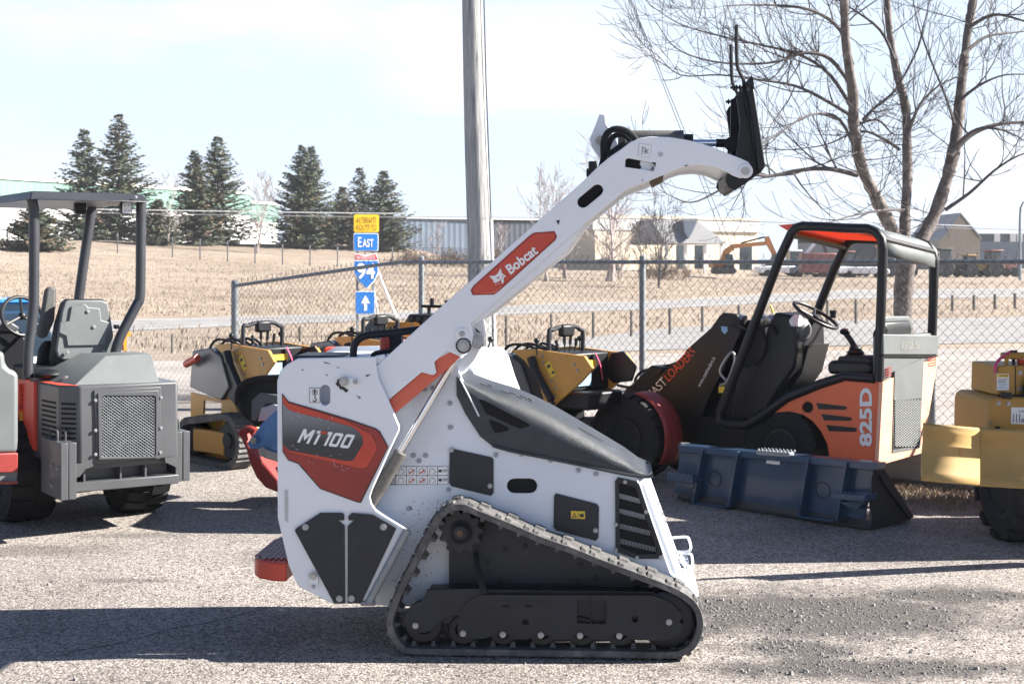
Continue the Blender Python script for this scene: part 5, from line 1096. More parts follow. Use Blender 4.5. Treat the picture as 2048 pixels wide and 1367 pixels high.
# ================================================================ DARK GREY LOADER ON THE LEFT
T = Frame(160, 9.0, 34); S = Frame(160, 9.0, 34+90)
gl = thing('compact_loader', T.P(.35, .9, 0), 'dark grey and red compact loader with a flat roll bar canopy at the left edge', 'loader')
def pT(name, pts, off, th, m, par=gl, fr=T, bevel=0, holes=(), **k):
    mb = MB(); mb.prism(fr.ws(pts, off), fr.v*th, [fr.ws(h, off) for h in holes]); return mb.build(name, m, par, bevel=bevel, **k)
A_ = lambda px, py=850, off=0: T.az(T.w(px, py, off))[0]
zT = lambda py, a=.3, b_=0: zz(T, a, b_, py)
aL, aR = A_(160), A_(355); z0, z1 = zT(930, 0), zT(772, 0)
plan = [(aL, 0), (aR, 0), (aR+.02, .05), (aR+.02, 1.1), (aL-.13, 1.1), (aL-.13, .5), (aL-.10, .12)]
mb = MB(); mb.prism([T.P(a, b_, z0) for a, b_ in plan], (0, 0, z1-z0)); hd = mb.build('engine_hood', M_grey, gl, bevel=.012)
# louvres on the chamfered flanks
c0, c1, c2 = T.P(aL, 0, 0), T.P(aL-.10, .12, 0), T.P(aL-.13, .5, 0)
def flank(p, q, f0, f1, zs, hh, m, nm='louvre', push=.004):
    d = q-p; n = V((d.y, -d.x, 0)).normalized()
    if n.dot(V((0, -1, 0))+V((-.6, 0, 0))) < 0: n = -n
    for z in zs:
        mb = MB(); a, b_ = p+d*f0+n*push, p+d*f1+n*push; mb.prism([a+V((0, 0, z)), b_+V((0, 0, z)), b_+V((0, 0, z+hh)), a+V((0, 0, z+hh))], -n*.01); mb.build(nm, m, hd, smooth=False)
zs = [lerp(z0+.07, z1-.12, i/10) for i in range(11)]
flank(c0, c1, .18, .86, zs, .013, M_void); flank(c1, c2, .12, .75, zs, .013, M_void)
# radiator panel with expanded metal
pn = pT('radiator_panel', [(188, 780), (322, 773), (320, 917), (194, 921)], -.012, .02, M_grey, bevel=.004)
GR = rrect(204, 791, 312, 913, 5); pT('raised_frame', [(196, 786), (318, 780), (316, 915), (198, 919)], -.022, .012, M_grey, pn, holes=[GR], bevel=.003); pT('dark_backing', GR, -.0135, .001, M_void, pn, smooth=False)
mb = MB(); dxx, dyy = 8.5, 6.0
def clipseg(x0, y0, x1, y1, X0, Y0, X1, Y1):
    t0, t1 = 0, 1; dx, dy = x1-x0, y1-y0
    for p_, q_ in ((-dx, x0-X0), (dx, X1-x0), (-dy, y0-Y0), (dy, Y1-y0)):
        if p_ == 0:
            if q_ < 0: return None
        else:
            r2 = q_/p_
            if p_ < 0: t0 = max(t0, r2)
            else: t1 = min(t1, r2)
    return None if t0 >= t1 else (x0+dx*t0, y0+dy*t0, x0+dx*t1, y0+dy*t1)
for k in range(-30, 60):
    for sg in (1, -1):
        y = 791+k*dyy; seg_ = clipseg(204, y if sg > 0 else y, 312, y+sg*108*dyy/dxx, 204, 791, 312, 913)
        if seg_: mb.tube([T.w(seg_[0], seg_[1], -.016), T.w(seg_[2], seg_[3], -.016)], .0017, 4)
mb.build('expanded_mesh', M_galv, pn, smooth=False, fix=False)
bolts(pn, T, -.014, [(191, 800), (191, 860), (191, 908), (322, 794), (322, 855), (321, 904)], .009, M_zinc)
# top cover
mb = MB(); lo = [T.P(aL-.02, .06, z1), T.P(A_(322), .03, z1), T.P(A_(322)+.02, .75, z1), T.P(aL-.12, .75, z1)]; zt = zT(711, .2, .2)
hi = [T.P(A_(212, 850, .2), .2, zt), T.P(A_(303, 850, .2), .2, zt), T.P(A_(303, 850, .2), .5, zt), T.P(A_(212, 850, .2)-.06, .55, zt)]
mb.add(lo+hi, [[0, 1, 5, 4], [1, 2, 6, 5], [2, 3, 7, 6], [3, 0, 4, 7], [4, 5, 6, 7], [3, 2, 1, 0]]); mb.build('top_cover', M_grey2, gl, bevel=.006)
mb = MB(); mb.cyl(T.w(131, 770, .3), T.w(131, 757, .3), .022, 16); mb.cyl(T.w(131, 764, .3), T.w(131, 752, .3), .016, 12); mb.build('filler_cap', M_zinc, gl)
mb = MB(); mb.prism([T.P(a, b_, z1) for a, b_ in ((aL-.005, .02), (aL-.095, .13), (aL-.12, .5), (aL+.02, .3))], (0, 0, .004)); mb.build('red_edge_trim', M_orangel, gl)
# bumper and weights
zb0, zb1 = zT(1000, 0), zT(940, 0)
mb = MB(); mb.box(T, A_(150), A_(360), .02, .16, zT(985, 0), zT(966, 0)); mb.box(T, A_(150), A_(360), .05, .3, zT(942, 0), zT(926, 0)); mb.box(T, A_(165), A_(350), .14, .20, zT(972, 0), zT(938, 0)); bu = mb.build('bumper', M_grey, gl, bevel=.006)
for px in (172, 245, 295): mb = MB(); mb.box(T, A_(px), A_(px)+.012, .05, .15, zT(970, 0), zT(940, 0)); mb.build('bumper_rib', M_grey, bu, smooth=False)
pT('gusset', [(150, 927), (187, 924), (186, 932), (172, 937), (160, 952), (151, 955)], .0, .02, M_grey, bu); pT('gusset', [(330, 915), (356, 912), (356, 936), (345, 930), (331, 924)], .0, .02, M_grey, bu)
for a0, px_side, nm in ((A_(147, 900, -.1), 0, 'l'), (A_(358, 900, .05), 1, 'r')):
    for j in range(2):
        b0, b1 = (-.1, .33) if nm == 'l' else (.05, .46)
        aa0 = a0-.055+j*.05 if nm == 'l' else a0+j*.052; mb = MB(); zq = (zT(992, 0), zT(880, 0)) if nm == 'l' else (zT(966, .6), zT(866, .6)); mb.box(T, aa0-.024, aa0+.024, b0, b1, *zq); wt = mb.build('counterweight', M_grey, gl, bevel=.004)
        mb = MB(); pts = [T.P(aa0, lerp(b0, b1, .35), zq[1]-.02), T.P(aa0, lerp(b0, b1, .35), zq[1]+.05), T.P(aa0, lerp(b0, b1, .42), zq[1]+.065), T.P(aa0, lerp(b0, b1, .65), zq[1]+.065), T.P(aa0, lerp(b0, b1, .72), zq[1]+.05), T.P(aa0, lerp(b0, b1, .72), zq[1]-.02)]; mb.tube(catmull(pts, 3), .007, 8); mb.build('lifting_loop', M_grey, wt)
        if nm == 'l' and j == 0:
            for bq, zq2 in ((.08, .56), (-.06, .55), (.08, .2)): p = T.P(aa0-.024, bq, lerp(zq[0], zq[1], zq2)); mb = MB(); mb.cyl(p, p-T.u*.012, .014, 8); mb.build('bolt', M_zinc, wt)
# orange side panel
mb = MB(); q0, q1 = c2+V((0, 0, 0)), c2+T.v*.5-T.u*.03; mb.prism([q0+V((0, 0, z0+.05)), q1+V((0, 0, z0+.3)), q1+V((0, 0, z1)), q0+V((0, 0, z1))], -T.u*.02); sp_ = mb.build('red_side_panel', M_orangel, gl)
pT('red_front_panel', [(38, 768), (50, 765), (67, 766), (66, 924), (52, 922), (38, 875)], .72, .02, M_orangel)
for y in (778, 788, 798): pT('louvre', [(44, y), (62, y+2), (62, y+4.5), (44, y+2.5)], .712, .004, M_void, gl, smooth=False)
for y in (858, 868, 877, 886): pT('louvre', [(42, y), (59, y+3), (59, y+5.5), (42, y+2.5)], .712, .004, M_void, gl, smooth=False)
mb = MB(); letters_px(mb, '25HP', T, .714, (36, 816), (53, 817), (36, 808)); mb.build('lettering', M_dst, gl, smooth=False, fix=False)
mb = MB()
for k in range(7): mb.prism(T.ws([(39+k*3, 822), (41+k*3, 822), (44+k*3, 848), (41+k*3, 848)], .714), T.v*.002)
mb.build('stripe_decal', M_yst, gl, smooth=False)
# roll bar posts and canopy
def post(name, pts, r2, off): mb = MB(); mb.tube(catmull(T.ws(pts, off), 5), r2, 14); return mb.build(name, M_post, gl)
post('roll_bar_post', [(61, 392), (66, 410), (68, 440), (68, 560), (67, 610), (62, 660), (57, 700), (56, 755)], .034, .55)
post('roll_bar_post', [(283, 395), (282, 420), (281, 560), (279, 598), (272, 612), (240, 675), (228, 715)], .034, .55)
post('roll_bar_post', [(190, 400), (184, 415), (157, 600), (152, 660)], .036, 1.5)
RA, RB = T.az(T.w(57, 390, .45))[0], T.az(T.w(296, 390, .45))[0]; zr = T.w(57, 381, .45).z; zr2 = T.w(57, 399, .45).z
mb = MB(); top_ = [(RA+.03, .48), (RB-.03, .48), (RB-.03, 1.95), (RA+.03, 1.95)]; bot = [(RA, .42), (RB, .42), (RB, 2.0), (RA, 2.0)]
mb.add([T.P(a, b_, zr) for a, b_ in top_]+[T.P(a, b_, zr2) for a, b_ in bot], [[0, 1, 2, 3], [7, 6, 5, 4], [0, 1, 5, 4], [1, 2, 6, 5], [2, 3, 7, 6], [3, 0, 4, 7]]); cn = mb.build('canopy', M_post, gl, bevel=.008)
bolts(cn, T, .42, [(272, 394)], .008, M_zinc)
for px, off, m in ((254, .52, M_wst), (162, .85, M_black)):
    mb = MB(); mb.prism(T.ws(rrect(px-11, 404, px+11, 428, 5), off), T.v*.05); o = mb.build('work_lamp', M_black, gl, bevel=.004)
    if m == M_wst:
        mb = MB(); mb.prism(T.ws(rrect(px-9, 405, px+9, 427, 4), off-.004), T.v*.003); mb.build('lens', M_wst, o); bolts(o, T, off-.004, [(px-4, 411), (px+4, 411), (px-4, 421), (px+4, 421)], .004, M_zinc)
# seat
st = [(150, 604), (160, 600), (205, 600), (214, 604), (222, 640), (230, 690), (229, 710), (222, 717), (124, 719), (116, 715), (112, 702), (116, 672), (124, 640), (133, 612)]
seat = pT('seat_shell', [(130, 604), (138, 600), (205, 600), (216, 605), (221, 632), (226, 660), (231, 700), (228, 712), (218, 718), (128, 720), (116, 714), (112, 700), (118, 660), (124, 622)], .62, .03, M_grey2, bevel=.01)
for q in ([(143, 612), (160, 612), (165, 608), (172, 608), (176, 614), (200, 616), (203, 640), (223, 645), (223, 660), (214, 666), (212, 690), (135, 692), (132, 672), (118, 666), (120, 645), (138, 642)],): pT('pressed_panel', q, .606, .014, M_grey2, seat, bevel=.006)
bolts(seat, T, .604, [(176, 622), (188, 653), (135, 704), (208, 703)], .011, M_zinc)
pT('seat_cushion', [(128, 606), (138, 598), (208, 598), (219, 606), (228, 700), (222, 730), (112, 745), (105, 720), (115, 650)], .66, .12, M_black, bevel=.03)
pT('armrest', [(93, 580), (100, 573), (110, 574), (114, 582), (110, 640), (96, 672), (85, 678), (76, 668), (84, 635)], .80, .07, M_seat, bevel=.02)
pT('armrest', [(90, 682), (106, 680), (111, 690), (110, 725), (100, 742), (84, 745), (76, 730), (80, 700)], .85, .07, M_black, bevel=.02)
mb = MB(); mb.box(T, A_(110), A_(225), .65, 1.0, zT(765, .2, .7), zT(728, .2, .7)); mb.build('seat_base', M_black, gl, bevel=.02)
mb = MB(); mb.ball(T.w(95, 748, .5), .075, 16, (1.3, 1.2, .45)); mb.build('rubber_cap', M_black, gl)
# dash, steering wheel, tank
mb = MB(); mb.prism(T.ws([(-60, 660), (30, 655), (50, 668), (60, 700), (70, 760), (-60, 770)], 1.35), T.v*.5); mb.build('dash_console', M_black, gl, bevel=.02)
mb = MB(); mb.prism(T.ws([(-60, 645), (20, 642), (40, 655), (34, 662), (-60, 664)], 1.33), T.v*.4); mb.build('dash_top', M_grey, gl, bevel=.01)
mb = MB(); c_ = T.w(44, 632, 1.25); e1 = (T.u*.9+T.v*.3).normalized(); e2 = (V((0, 0, .82))+T.v*.55).normalized(); mb.tube([c_+e1*(.16*math.cos(k*.2618))+e2*(.16*math.sin(k*.2618)) for k in range(24)], .014, 10, closed=True); sw = mb.build('steering_wheel', M_black, gl)
mb = MB()
for k in range(3): a = k*2.094+1.5; mb.tube([c_, c_+e1*(.155*math.cos(a))+e2*(.155*math.sin(a))], .010, 6)
mb.ball(c_, .03, 10); mb.build('spoke', M_black, sw)
mb = MB(); mb.prism(T.ws([(-160, 700), (10, 702), (12, 730), (22, 738), (34, 742), (38, 752), (38, 880), (36, 906), (-160, 912)], .12), T.v*.34); mb.build('fuel_tank', M_grey2, gl, bevel=.03, seg=3)
pT('red_band', [(-160, 912), (36, 905), (36, 944), (-160, 948)], .11, .36, M_fred, bevel=.006); pT('grey_skirt', [(-160, 948), (35, 944), (33, 965), (-160, 968)], .13, .3, M_grey2); pT('red_step_edge', [(-160, 966), (36, 963), (36, 967), (-160, 970)], .10, .36, M_fred)
mb = MB(); mb.box(T, aL-.1, aR+.05, .3, 2.0, .30, z0+.02); mb.build('chassis', M_black, gl)
mb = MB(); mb.prism(T.ws([(248, 700), (246, 668), (250, 660), (262, 664), (262, 672), (254, 674), (254, 702)], .9), T.v*.05); mb.build('orange_hook', mat('safety_orange', (.8, .25, .02), .5), gl)
mb = MB(); mb.obox(T.w(233, 653, .66), T.u*.016, T.v*.02, V((0, 0, .014))); mb.build('seat_knob', M_black, gl, bevel=.004)
cw = gnd(250, 1033); wheel(gl, V((cw.x, cw.y+.25, .37)), -T.v*0+T.u, .37, .3, M_black, 22, .012, style='block')
cw = gnd(12, 1054); wheel(gl, V((cw.x, cw.y+.3, .37)), -T.u, .37, .32, M_black, 22, .012, style='block')
q = T.P(-.1, 2.0, .37); wheel(gl, q-T.u*.35, -T.u, .37, .3, M_black, 22, .012, style='block'); wheel(gl, q+T.u*.75, T.u, .37, .3, M_black, 22, .012, style='block')

# ================================================================ ORANGE LOADER ON THE RIGHT
D = Frame(1765, 10.25, -43); E_ = Frame(1765, 10.25, 47)
ol = thing('articulated_loader', D.P(-.9, .45, 0), 'orange articulated mini loader with black roll bar and grey roof at the chain link fence', 'loader')
def pD(name, pts, off, th, m, par=ol, fr=D, bevel=0, holes=(), shift=0, **k):
    mb = MB(); mb.prism([p+fr.v*shift for p in fr.ws(pts, off)], fr.v*th, [fr.ws(h, off) for h in holes]); return mb.build(name, m, par, bevel=bevel, **k)
SIDE = [(1543, 825), (1580, 797), (1620, 780), (1686, 757), (1763, 762), (1757, 928), (1659, 916), (1655, 888), (1642, 862), (1626, 842), (1606, 828), (1580, 822)]
sp_ = pD('side_panel', SIDE, 0, .02, M_orange, bevel=.004, holes=[stadium(1615, 814, 1615.3, 814, 11.5)]); pD('far_side_panel', [q if q not in ((1757, 928), (1763, 762)) else ((1690, 905) if q[1] > 800 else (1745, 762)) for q in SIDE], 0, .02, M_orange, shift=.80)
pD('round_opening', stadium(1615, 814, 1615.3, 814, 13), .021, .002, M_void, sp_, smooth=False)
for q in ([(1632, 805), (1692, 812), (1694, 816), (1690, 819), (1637, 818)], [(1642, 827), (1702, 834), (1704, 838), (1700, 841), (1648, 840)], [(1652, 849), (1712, 855), (1714, 860), (1710, 863), (1658, 862)]): pD('vent_slot', q, -.003, .004, M_black, sp_, smooth=False)
mb = MB(); o = D.w(1744, 892, -.003); letters(mb, '825D', o, D.w(1744, 775, -.003)-o, D.w(1719, 892, -.003)-o, .035); mb.build('lettering', M_wst, sp_, smooth=False, fix=False)
mb = MB(); mb.prism(D.ws([(1560, 822), (1690, 762), (1760, 766), (1755, 900), (1662, 905), (1655, 872), (1625, 838), (1590, 824)], .03), D.v*.80); mb.build('engine_bay', M_black, ol)
# rear panel
ez = lambda py, b_=0: zz(E_, b_, 0, py)
b1 = E_.az(E_.w(1880, 800))[0]
rp_ = pD('rear_panel', [(1766, 762), (1878, 706), (1874, 905), (1762, 935)] and [(1766, 765), (1877, 712), (1845, 905), (1757, 930)], -.01, .03, mat('pale_orange', (.78, .40, .26), .5, var=.12, scale=7, dirt=((.75, .66, .6), .2, 9)), fr=E_)  # rear panel in a paler, patchier orange than the side panels
EW = E_.w
mb = MB(); mb.prism(E_.ws([(1790, 742), (1848, 716), (1840, 895), (1785, 905)], -.016), E_.v*.01); rg = mb.build('grey_door', M_grey2, rp_)
mb = MB(); mb.prism(E_.ws([(1791, 800), (1842, 796), (1839, 890), (1787, 898)], -.019), E_.v*.004); gp = mb.build('dark_backing', M_void, rg, smooth=False)
mb = MB()
for k in range(60):
    for sg in (1, -1):
        y = 730+k*5; s2 = clipseg(1790, y, 1841, y+sg*44, 1790, 799, 1841, 893)
        if s2: mb.tube([EW(s2[0], s2[1], -.020), EW(s2[2], s2[3], -.020)], .0045, 4)
mb.build('mesh', M_grey2, rg, smooth=False, fix=False)
pD('rear_band', [(1767, 671), (1879, 655), (1877, 708), (1767, 762)] and [(1767, 668), (1878, 671), (1876, 709), (1767, 709)], -.02, .05, M_grey2, fr=E_, bevel=.006)
pD('seal', [(1767, 709), (1876, 710), (1876, 713), (1767, 712)], -.012, .02, M_black, fr=E_)
mb = MB(); letters_px(mb, '825', E_, -.022, (1802, 699), (1840, 697), (1802, 684), .02); mb.build('lettering', mat('faded_lettering', (.175, .175, .165), .6), ol, smooth=False, fix=False)
pts = E_.ws([(1772, 735), (1785, 733), (1785, 750), (1772, 752)], -.014)
for k in range(4): pD('vent_slit', [(1771, 736+k*5), (1784, 733+k*5), (1784, 735+k*5), (1771, 738+k*5)], -.013, .004, M_fred, rp_, fr=E_, smooth=False)
for k in range(4): pD('vent_slit', [(1856, 716+k*5), (1872, 713+k*5), (1872, 715+k*5), (1856, 718+k*5)], -.013, .004, M_fred, rp_, fr=E_, smooth=False)
mb = MB(); mb.prism([D.P(-.005, .02, D.w(1765, 762).z), D.P(-.005, .86, D.w(1765, 762).z), D.P(-.09, .86, D.w(1765, 762).z), D.P(-.09, .02, D.w(1765, 762).z)], (0, 0, ez(668)-D.w(1765, 762).z-.02)); 
mb.build('rear_hood', M_grey2, ol, bevel=.01)
# roll bar: two square tube hoops
def sqtube(pts, r2, m, name, par=ol): mb = MB(); mb.tube(pts, r2*1.3, 4); return mb.build(name, m, par, bevel=.006)
hoop = [(1757, 762), (1762, 620), (1766, 500), (1763, 478), (1752, 463), (1736, 457), (1690, 456), (1640, 453), (1605, 452), (1592, 456), (1582, 468), (1560, 515), (1500, 670), (1440, 825), (1440, 840), (1452, 847), (1492, 850), (1530, 828), (1575, 795), (1640, 768), (1690, 752), (1750, 757)]
def round_tube(pts, r2, m, name, par=ol, seg=10): mb = MB(); mb.tube(pts, r2, seg); return mb.build(name, m, par, ang=50)
hp = D.ws(hoop, 0); round_tube(hp, .036, M_black, 'roll_bar', seg=8)
far = [p+D.v*.80+V((0, 0, -.09)) for p in hp[:15]]; round_tube(far, .036, M_black, 'roll_bar', seg=8)
mb = MB(); mb.tube([hp[3]+V((0, 0, 0)), far[3]], .03, 8); mb.build('cross_bar', M_black, ol); mb = MB(); mb.tube([hp[10], far[10]], .03, 8); mb.build('cross_bar', M_black, ol)
# roof sheet, corrugated orange below
tp_ = hp[2:11]; rows = [[p+V((0, 0, .03))+D.v*f for f in (.02, .2, .4, .6, .78)] for p in tp_]
prof = [D.w(1771, 512), D.w(1771, 492), D.w(1766, 474), D.w(1755, 460), D.w(1736, 452), D.w(1690, 450), D.w(1640, 447), D.w(1600, 446)]
mb = MB(); th_ = V((0, 0, -.008)); a = [p+D.v*.015 for p in prof]; mb.grid([[p+D.v*f+V((0, 0, -.11*f)) for f in (0, .27, .54, .82)] for p in a[:6]]); rf = mb.build('roof', M_grey2, ol, ang=60); sm = rf.modifiers.new('solid', 'SOLIDIFY'); sm.thickness = .006
mb = MB(); L0, L1 = D.w(1722, 462), D.w(1584, 457); rows = []
for i in range(49): f = i/48; rows.append([lerp(L0, L1, f)+D.v*g+V((0, 0, -.014*(i % 2)+.02-.11*g)) for g in (.04, .78)])
M_trans, t, b = node_mat('translucent_orange_sheet'); tl = N(t, 'ShaderNodeBsdfTranslucent'); tl.inputs[0].default_value = (.95, .16, .03, 1); b.inputs['Base Color'].default_value = (.8, .12, .03, 1); b.inputs['Roughness'].default_value = .4
ms = N(t, 'ShaderNodeMixShader'); ms.inputs[0].default_value = .6; t.links.new(b.outputs[0], ms.inputs[1]); t.links.new(tl.outputs[0], ms.inputs[2]); t.links.new(ms.outputs[0], t.nodes['Material Output'].inputs[0])
mb.grid(rows); liner = mb.build('orange_roof_sheet', M_trans, ol, smooth=False)
mb = MB(); q = D.ws([(1556, 450), (1604, 446), (1594, 458), (1583, 466)], .03); mb.prism(q, D.v*.72+V((0, 0, -.08))); mb.build('roof_visor', M_orangel, ol, smooth=False)
# console, steering, joystick, seats
pD('front_console', [(1549, 624), (1584, 631), (1592, 640), (1594, 700), (1588, 735), (1560, 775), (1520, 840), (1460, 838), (1478, 734), (1510, 732), (1520, 700), (1534, 655)], .18, .42, M_black, bevel=.02)
pD('console_side', [(1590, 690), (1618, 690), (1604, 745), (1580, 780), (1550, 790)], .30, .3, M_char)
mb = MB(); mb.ball(D.w(1598, 660, .30), .12, 18, (.8, .9, .9)); mb.build('dash_pod', M_grey2, ol)
mb = MB(); mb.cyl(D.w(1590, 644, .22), D.w(1596, 640, .2), .05, 20); mb.build('gauge', M_wst, ol)
mb = MB(); c_ = D.w(1631, 630, .42); nrm = (D.u*.5+V((0, 0, .85))+D.v*.1).normalized(); e1, e2 = frame_of(nrm); mb.tube([c_+e1*(.19*math.cos(k*.224))+e2*(.19*math.sin(k*.224)) for k in range(28)], .014, 10, closed=True); sw = mb.build('steering_wheel', M_black, ol)
mb = MB()
for k in range(3): a = k*2.094+.6; mb.tube([c_-nrm*.02, c_+e1*(.185*math.cos(a))+e2*(.185*math.sin(a))], .012, 6)
mb.cyl(c_, c_-nrm*.25, .022, 10); mb.build('spoke', M_black, sw); mb = MB(); q = D.w(1666, 628, .42); mb.cyl(q-V((0, 0, .03)), q+V((0, 0, .03)), .022, 12, .028); mb.build('knob', M_black, sw)
mb = MB(); mb.tube(catmull(D.ws([(1712, 708), (1707, 690), (1700, 678), (1690, 664)], .35), 4), [.030]+[.022]*11+[.026], 10); js = mb.build('joystick', M_black, ol); mb = MB(); mb.lathe(D.w(1711, 712, .35), (0, 0, 1), [(.09, -.02), (.085, 0), (.06, .02), (.068, .03), (.045, .05), (.05, .06), (.03, .085)], 18); mb.build('boot', M_black, js)
mb = MB(); q = D.w(1690, 663, .35); mb.ball(q, .035, 12, (1.2, 1, .8)); mb.build('grip', M_black, js)
mb = MB(); mb.prism(D.ws([(1676, 712), (1738, 712), (1745, 728), (1670, 730)], .2), D.v*.25); mb.build('lever_console', M_char, ol, bevel=.015)
pD('seat_cushion', [(1652, 730), (1660, 720), (1735, 722), (1748, 735), (1740, 750), (1656, 748)], .18, .45, M_black, bevel=.03, seg=3)
pD('seat_back', [(1742, 665), (1754, 648), (1766, 640), (1772, 660), (1765, 725), (1748, 730)], .22, .42, M_black, bevel=.03, seg=3)
mb = MB(); mb.prism(E_.ws(rrect(1768, 632, 1824, 680, 9), .30), E_.v*.04); mb.build('seat_shell', M_grey2, ol, bevel=.01)
pD('floor_plate', [(1455, 842), (1500, 850), (1560, 812), (1660, 770), (1660, 782), (1560, 826), (1500, 862), (1450, 858)], .04, .75, M_black)
# front frame, lift arms, hoses
mb = MB(); mb.prism(D.ws([(1385, 830), (1470, 842), (1560, 860), (1560, 900), (1380, 905)], .2), D.v*.45); mb.build('front_frame', M_black, ol)
ar = pD('loader_arm', [(1322, 806), (1438, 632), (1446, 625), (1472, 628), (1480, 640), (1480, 665), (1452, 730), (1420, 790), (1388, 872), (1350, 858), (1340, 826)], .20, .06, M_black, bevel=.004)
ar2 = pD('loader_arm', [(1262, 800), (1290, 772), (1392, 690), (1440, 640), (1452, 650), (1440, 680), (1330, 806), (1275, 850)], .28, .06, M_black, bevel=.004)
mb = MB(); o = D.w(1302, 800, .277); rv = D.w(1393, 706, .277)-o; up = D.w(1292, 788, .277)-o; letters(mb, 'CAST', o+rv*.0, rv*.37, up*1.1, .0); mb.build('lettering', M_wst, ar2, smooth=False, fix=False)
mb = MB(); letters(mb, 'LOADERS', o+rv*.40, rv*.60, up*1.1, .0); mb.build('red_lettering', M_orangel, ar2, smooth=False, fix=False)
mb = MB(); o = D.w(1400, 774, .197); letters(mb, 'www.castloaders.it', o, D.w(1431, 716, .197)-o, D.w(1394, 770, .197)-o, .0); mb.build('web_lettering', M_wst, ar, smooth=False, fix=False)
mb = MB(); mb.prism(D.ws([(1442, 652), (1454, 653), (1455, 662), (1449, 668), (1443, 661)], .197), D.v*.002); mb.build('badge', M_bst, ar); mb = MB(); mb.prism(D.ws([(1437, 772), (1449, 771), (1449, 785), (1437, 785)], .197), D.v*.002); mb.build('warning_sticker', M_yst, ar)
pD('arm_link', [(1372, 700), (1440, 640), (1500, 640), (1500, 760), (1420, 800), (1330, 800)], .50, .06, M_black); pD('lift_tower', [(1455, 640), (1530, 640), (1528, 840), (1400, 850)], .36, .1, M_black)
for x in (1462, 1480, 1524, 1540): mb = MB(); mb.cyl(D.w(x, 636, .26), D.w(x+8, 641, .26), .045, 14); mb.build('pivot_pin', M_steel, ol)
mb = MB(); mb.tube(catmull(D.ws([(1540, 610), (1546, 625), (1543, 645)], .3), 3), .008, 6); mb.build('yellow_lever', M_yst, ol)
hs = []
for i, q in enumerate(([(1290, 770), (1270, 765), (1280, 745), (1310, 735), (1340, 730), (1380, 715)], [(1250, 785), (1262, 772), (1290, 768), (1330, 750), (1375, 722)], [(1258, 795), (1285, 780), (1340, 740), (1400, 695)], [(1235, 770), (1260, 775), (1280, 780)], [(1452, 760), (1440, 740), (1462, 705), (1470, 720), (1455, 762), (1440, 770)], [(1492, 700), (1510, 660), (1525, 655), (1530, 700), (1510, 730)], [(1465, 650), (1500, 660), (1540, 650), (1552, 670)])):
    mb = MB(); mb.tube(catmull(D.ws(q, .16 if i > 2 else .42), 4), .012, 8); mb.build('hose', M_steel if i == 4 else M_rub, ol)
mb = MB(); mb.prism(D.ws([(1240, 790), (1300, 730), (1330, 735), (1290, 790)], .32), D.v*.3); mb.build('tool_carrier', M_black, ol, bevel=.02)
cf = V((gnd(1270, 962).x, gnd(1270, 962).y+.10, .345)); ax = (-D.v+D.u*.05); wheel(ol, cf, ax, .335, .29, M_black, 24, .016, rim=.42, style='block')
wheel(ol, cf+D.v*.72, D.v, .335, .27, M_black, 26, .008, style='block')
cr2 = D.w(1576, 912, .16); cr2.z = .335; wheel(ol, cr2, -D.v, .33, .27, M_black, 24, .014, rim=.42, style='block'); wheel(ol, cr2+D.v*.66, D.v, .33, .27, M_black, 26, .008, style='block')
mb = MB(); rows = []
for k in range(15):
    a = R(80-k*8); e = D.u*math.cos(a)+V((0, 0, math.sin(a))); rr = .365+.01*math.sin(k*.25); rows.append([cf+e*rr-D.v*.07, cf+e*(rr+.008)-D.v*.02, cf+e*(rr+.008)+D.v*.1, cf+e*rr+D.v*.16])
mb.grid(rows); fd = mb.build('fender', M_fred, ol, ang=60); s2 = fd.modifiers.new('solid', 'SOLIDIFY'); s2.thickness = .012

# ================================================================ NAVY BUCKET ON THE GROUND
B = Frame(1740, 9.25, -47); B2 = Frame(1740, 9.25, 43)
bk = thing('loader_bucket', B.P(-.8, .3, 0), 'wide dark navy loader bucket standing on the asphalt beside the orange loader', 'bucket')
def pB(name, pts, off, th, m, par=bk, fr=B, bevel=0, **k):
    mb = MB(); mb.prism(fr.ws(pts, off), fr.v*th); return mb.build(name, m, par, bevel=bevel, **k)
TL, TR, MR, ML, BR, BL = (1362, 897), (1748, 932), (1728, 1040), (1348, 985), (1734, 1064), (1352, 1003)
pB('back_plate', [TL, TR, MR, ML], .03, .015, M_navy, bevel=.003); 
prof = [(.02, .015), (.02, .16), (.05, .50), (.09, .50), (.62, .10), (.60, .015)]
aR_ = B.az(B.w(1738, 1000))[0]; aL_ = B.az(B.w(1352, 960))[0]
zt_ = B.w(1748, 932).z; zl_ = B.w(1728, 1040).z
sidep = lambda a: [B.P(a, .0, .012), B.P(a, .035, zl_), B.P(a, .03, zt_), B.P(a, .13, zt_-.01), B.P(a, .22, zt_-.10), B.P(a, .52, .03), B.P(a, .50, .012)]
for a in (aR_, aL_+.02):
    mb = MB(); mb.prism(sidep(a), -B.u*.02); mb.build('side_plate', M_navyd, bk, bevel=.003)
mb = MB(); sp1 = sidep(aR_-.02); mb.prism([sp1[0], sp1[6], sp1[6]+V((0, 0, .02)), sp1[0]+V((0, 0, .02))], -B.u*(aR_-aL_-.04)); mb.build('floor_plate', M_navyd, bk)
mb = MB(); mb.prism([B.P(aR_-.02, .0, .012), B.P(aR_-.02, .03, zl_), B.P(aL_+.02, .03, zl_+0), B.P(aL_+.02, .0, .012)], B.v*.02); mb.build('heel_plate', M_navyd, bk)
pB('top_rim', [(1357, 889), (1752, 926), (1750, 941), (1357, 902)], -.02, .12, M_navy, bevel=.005)
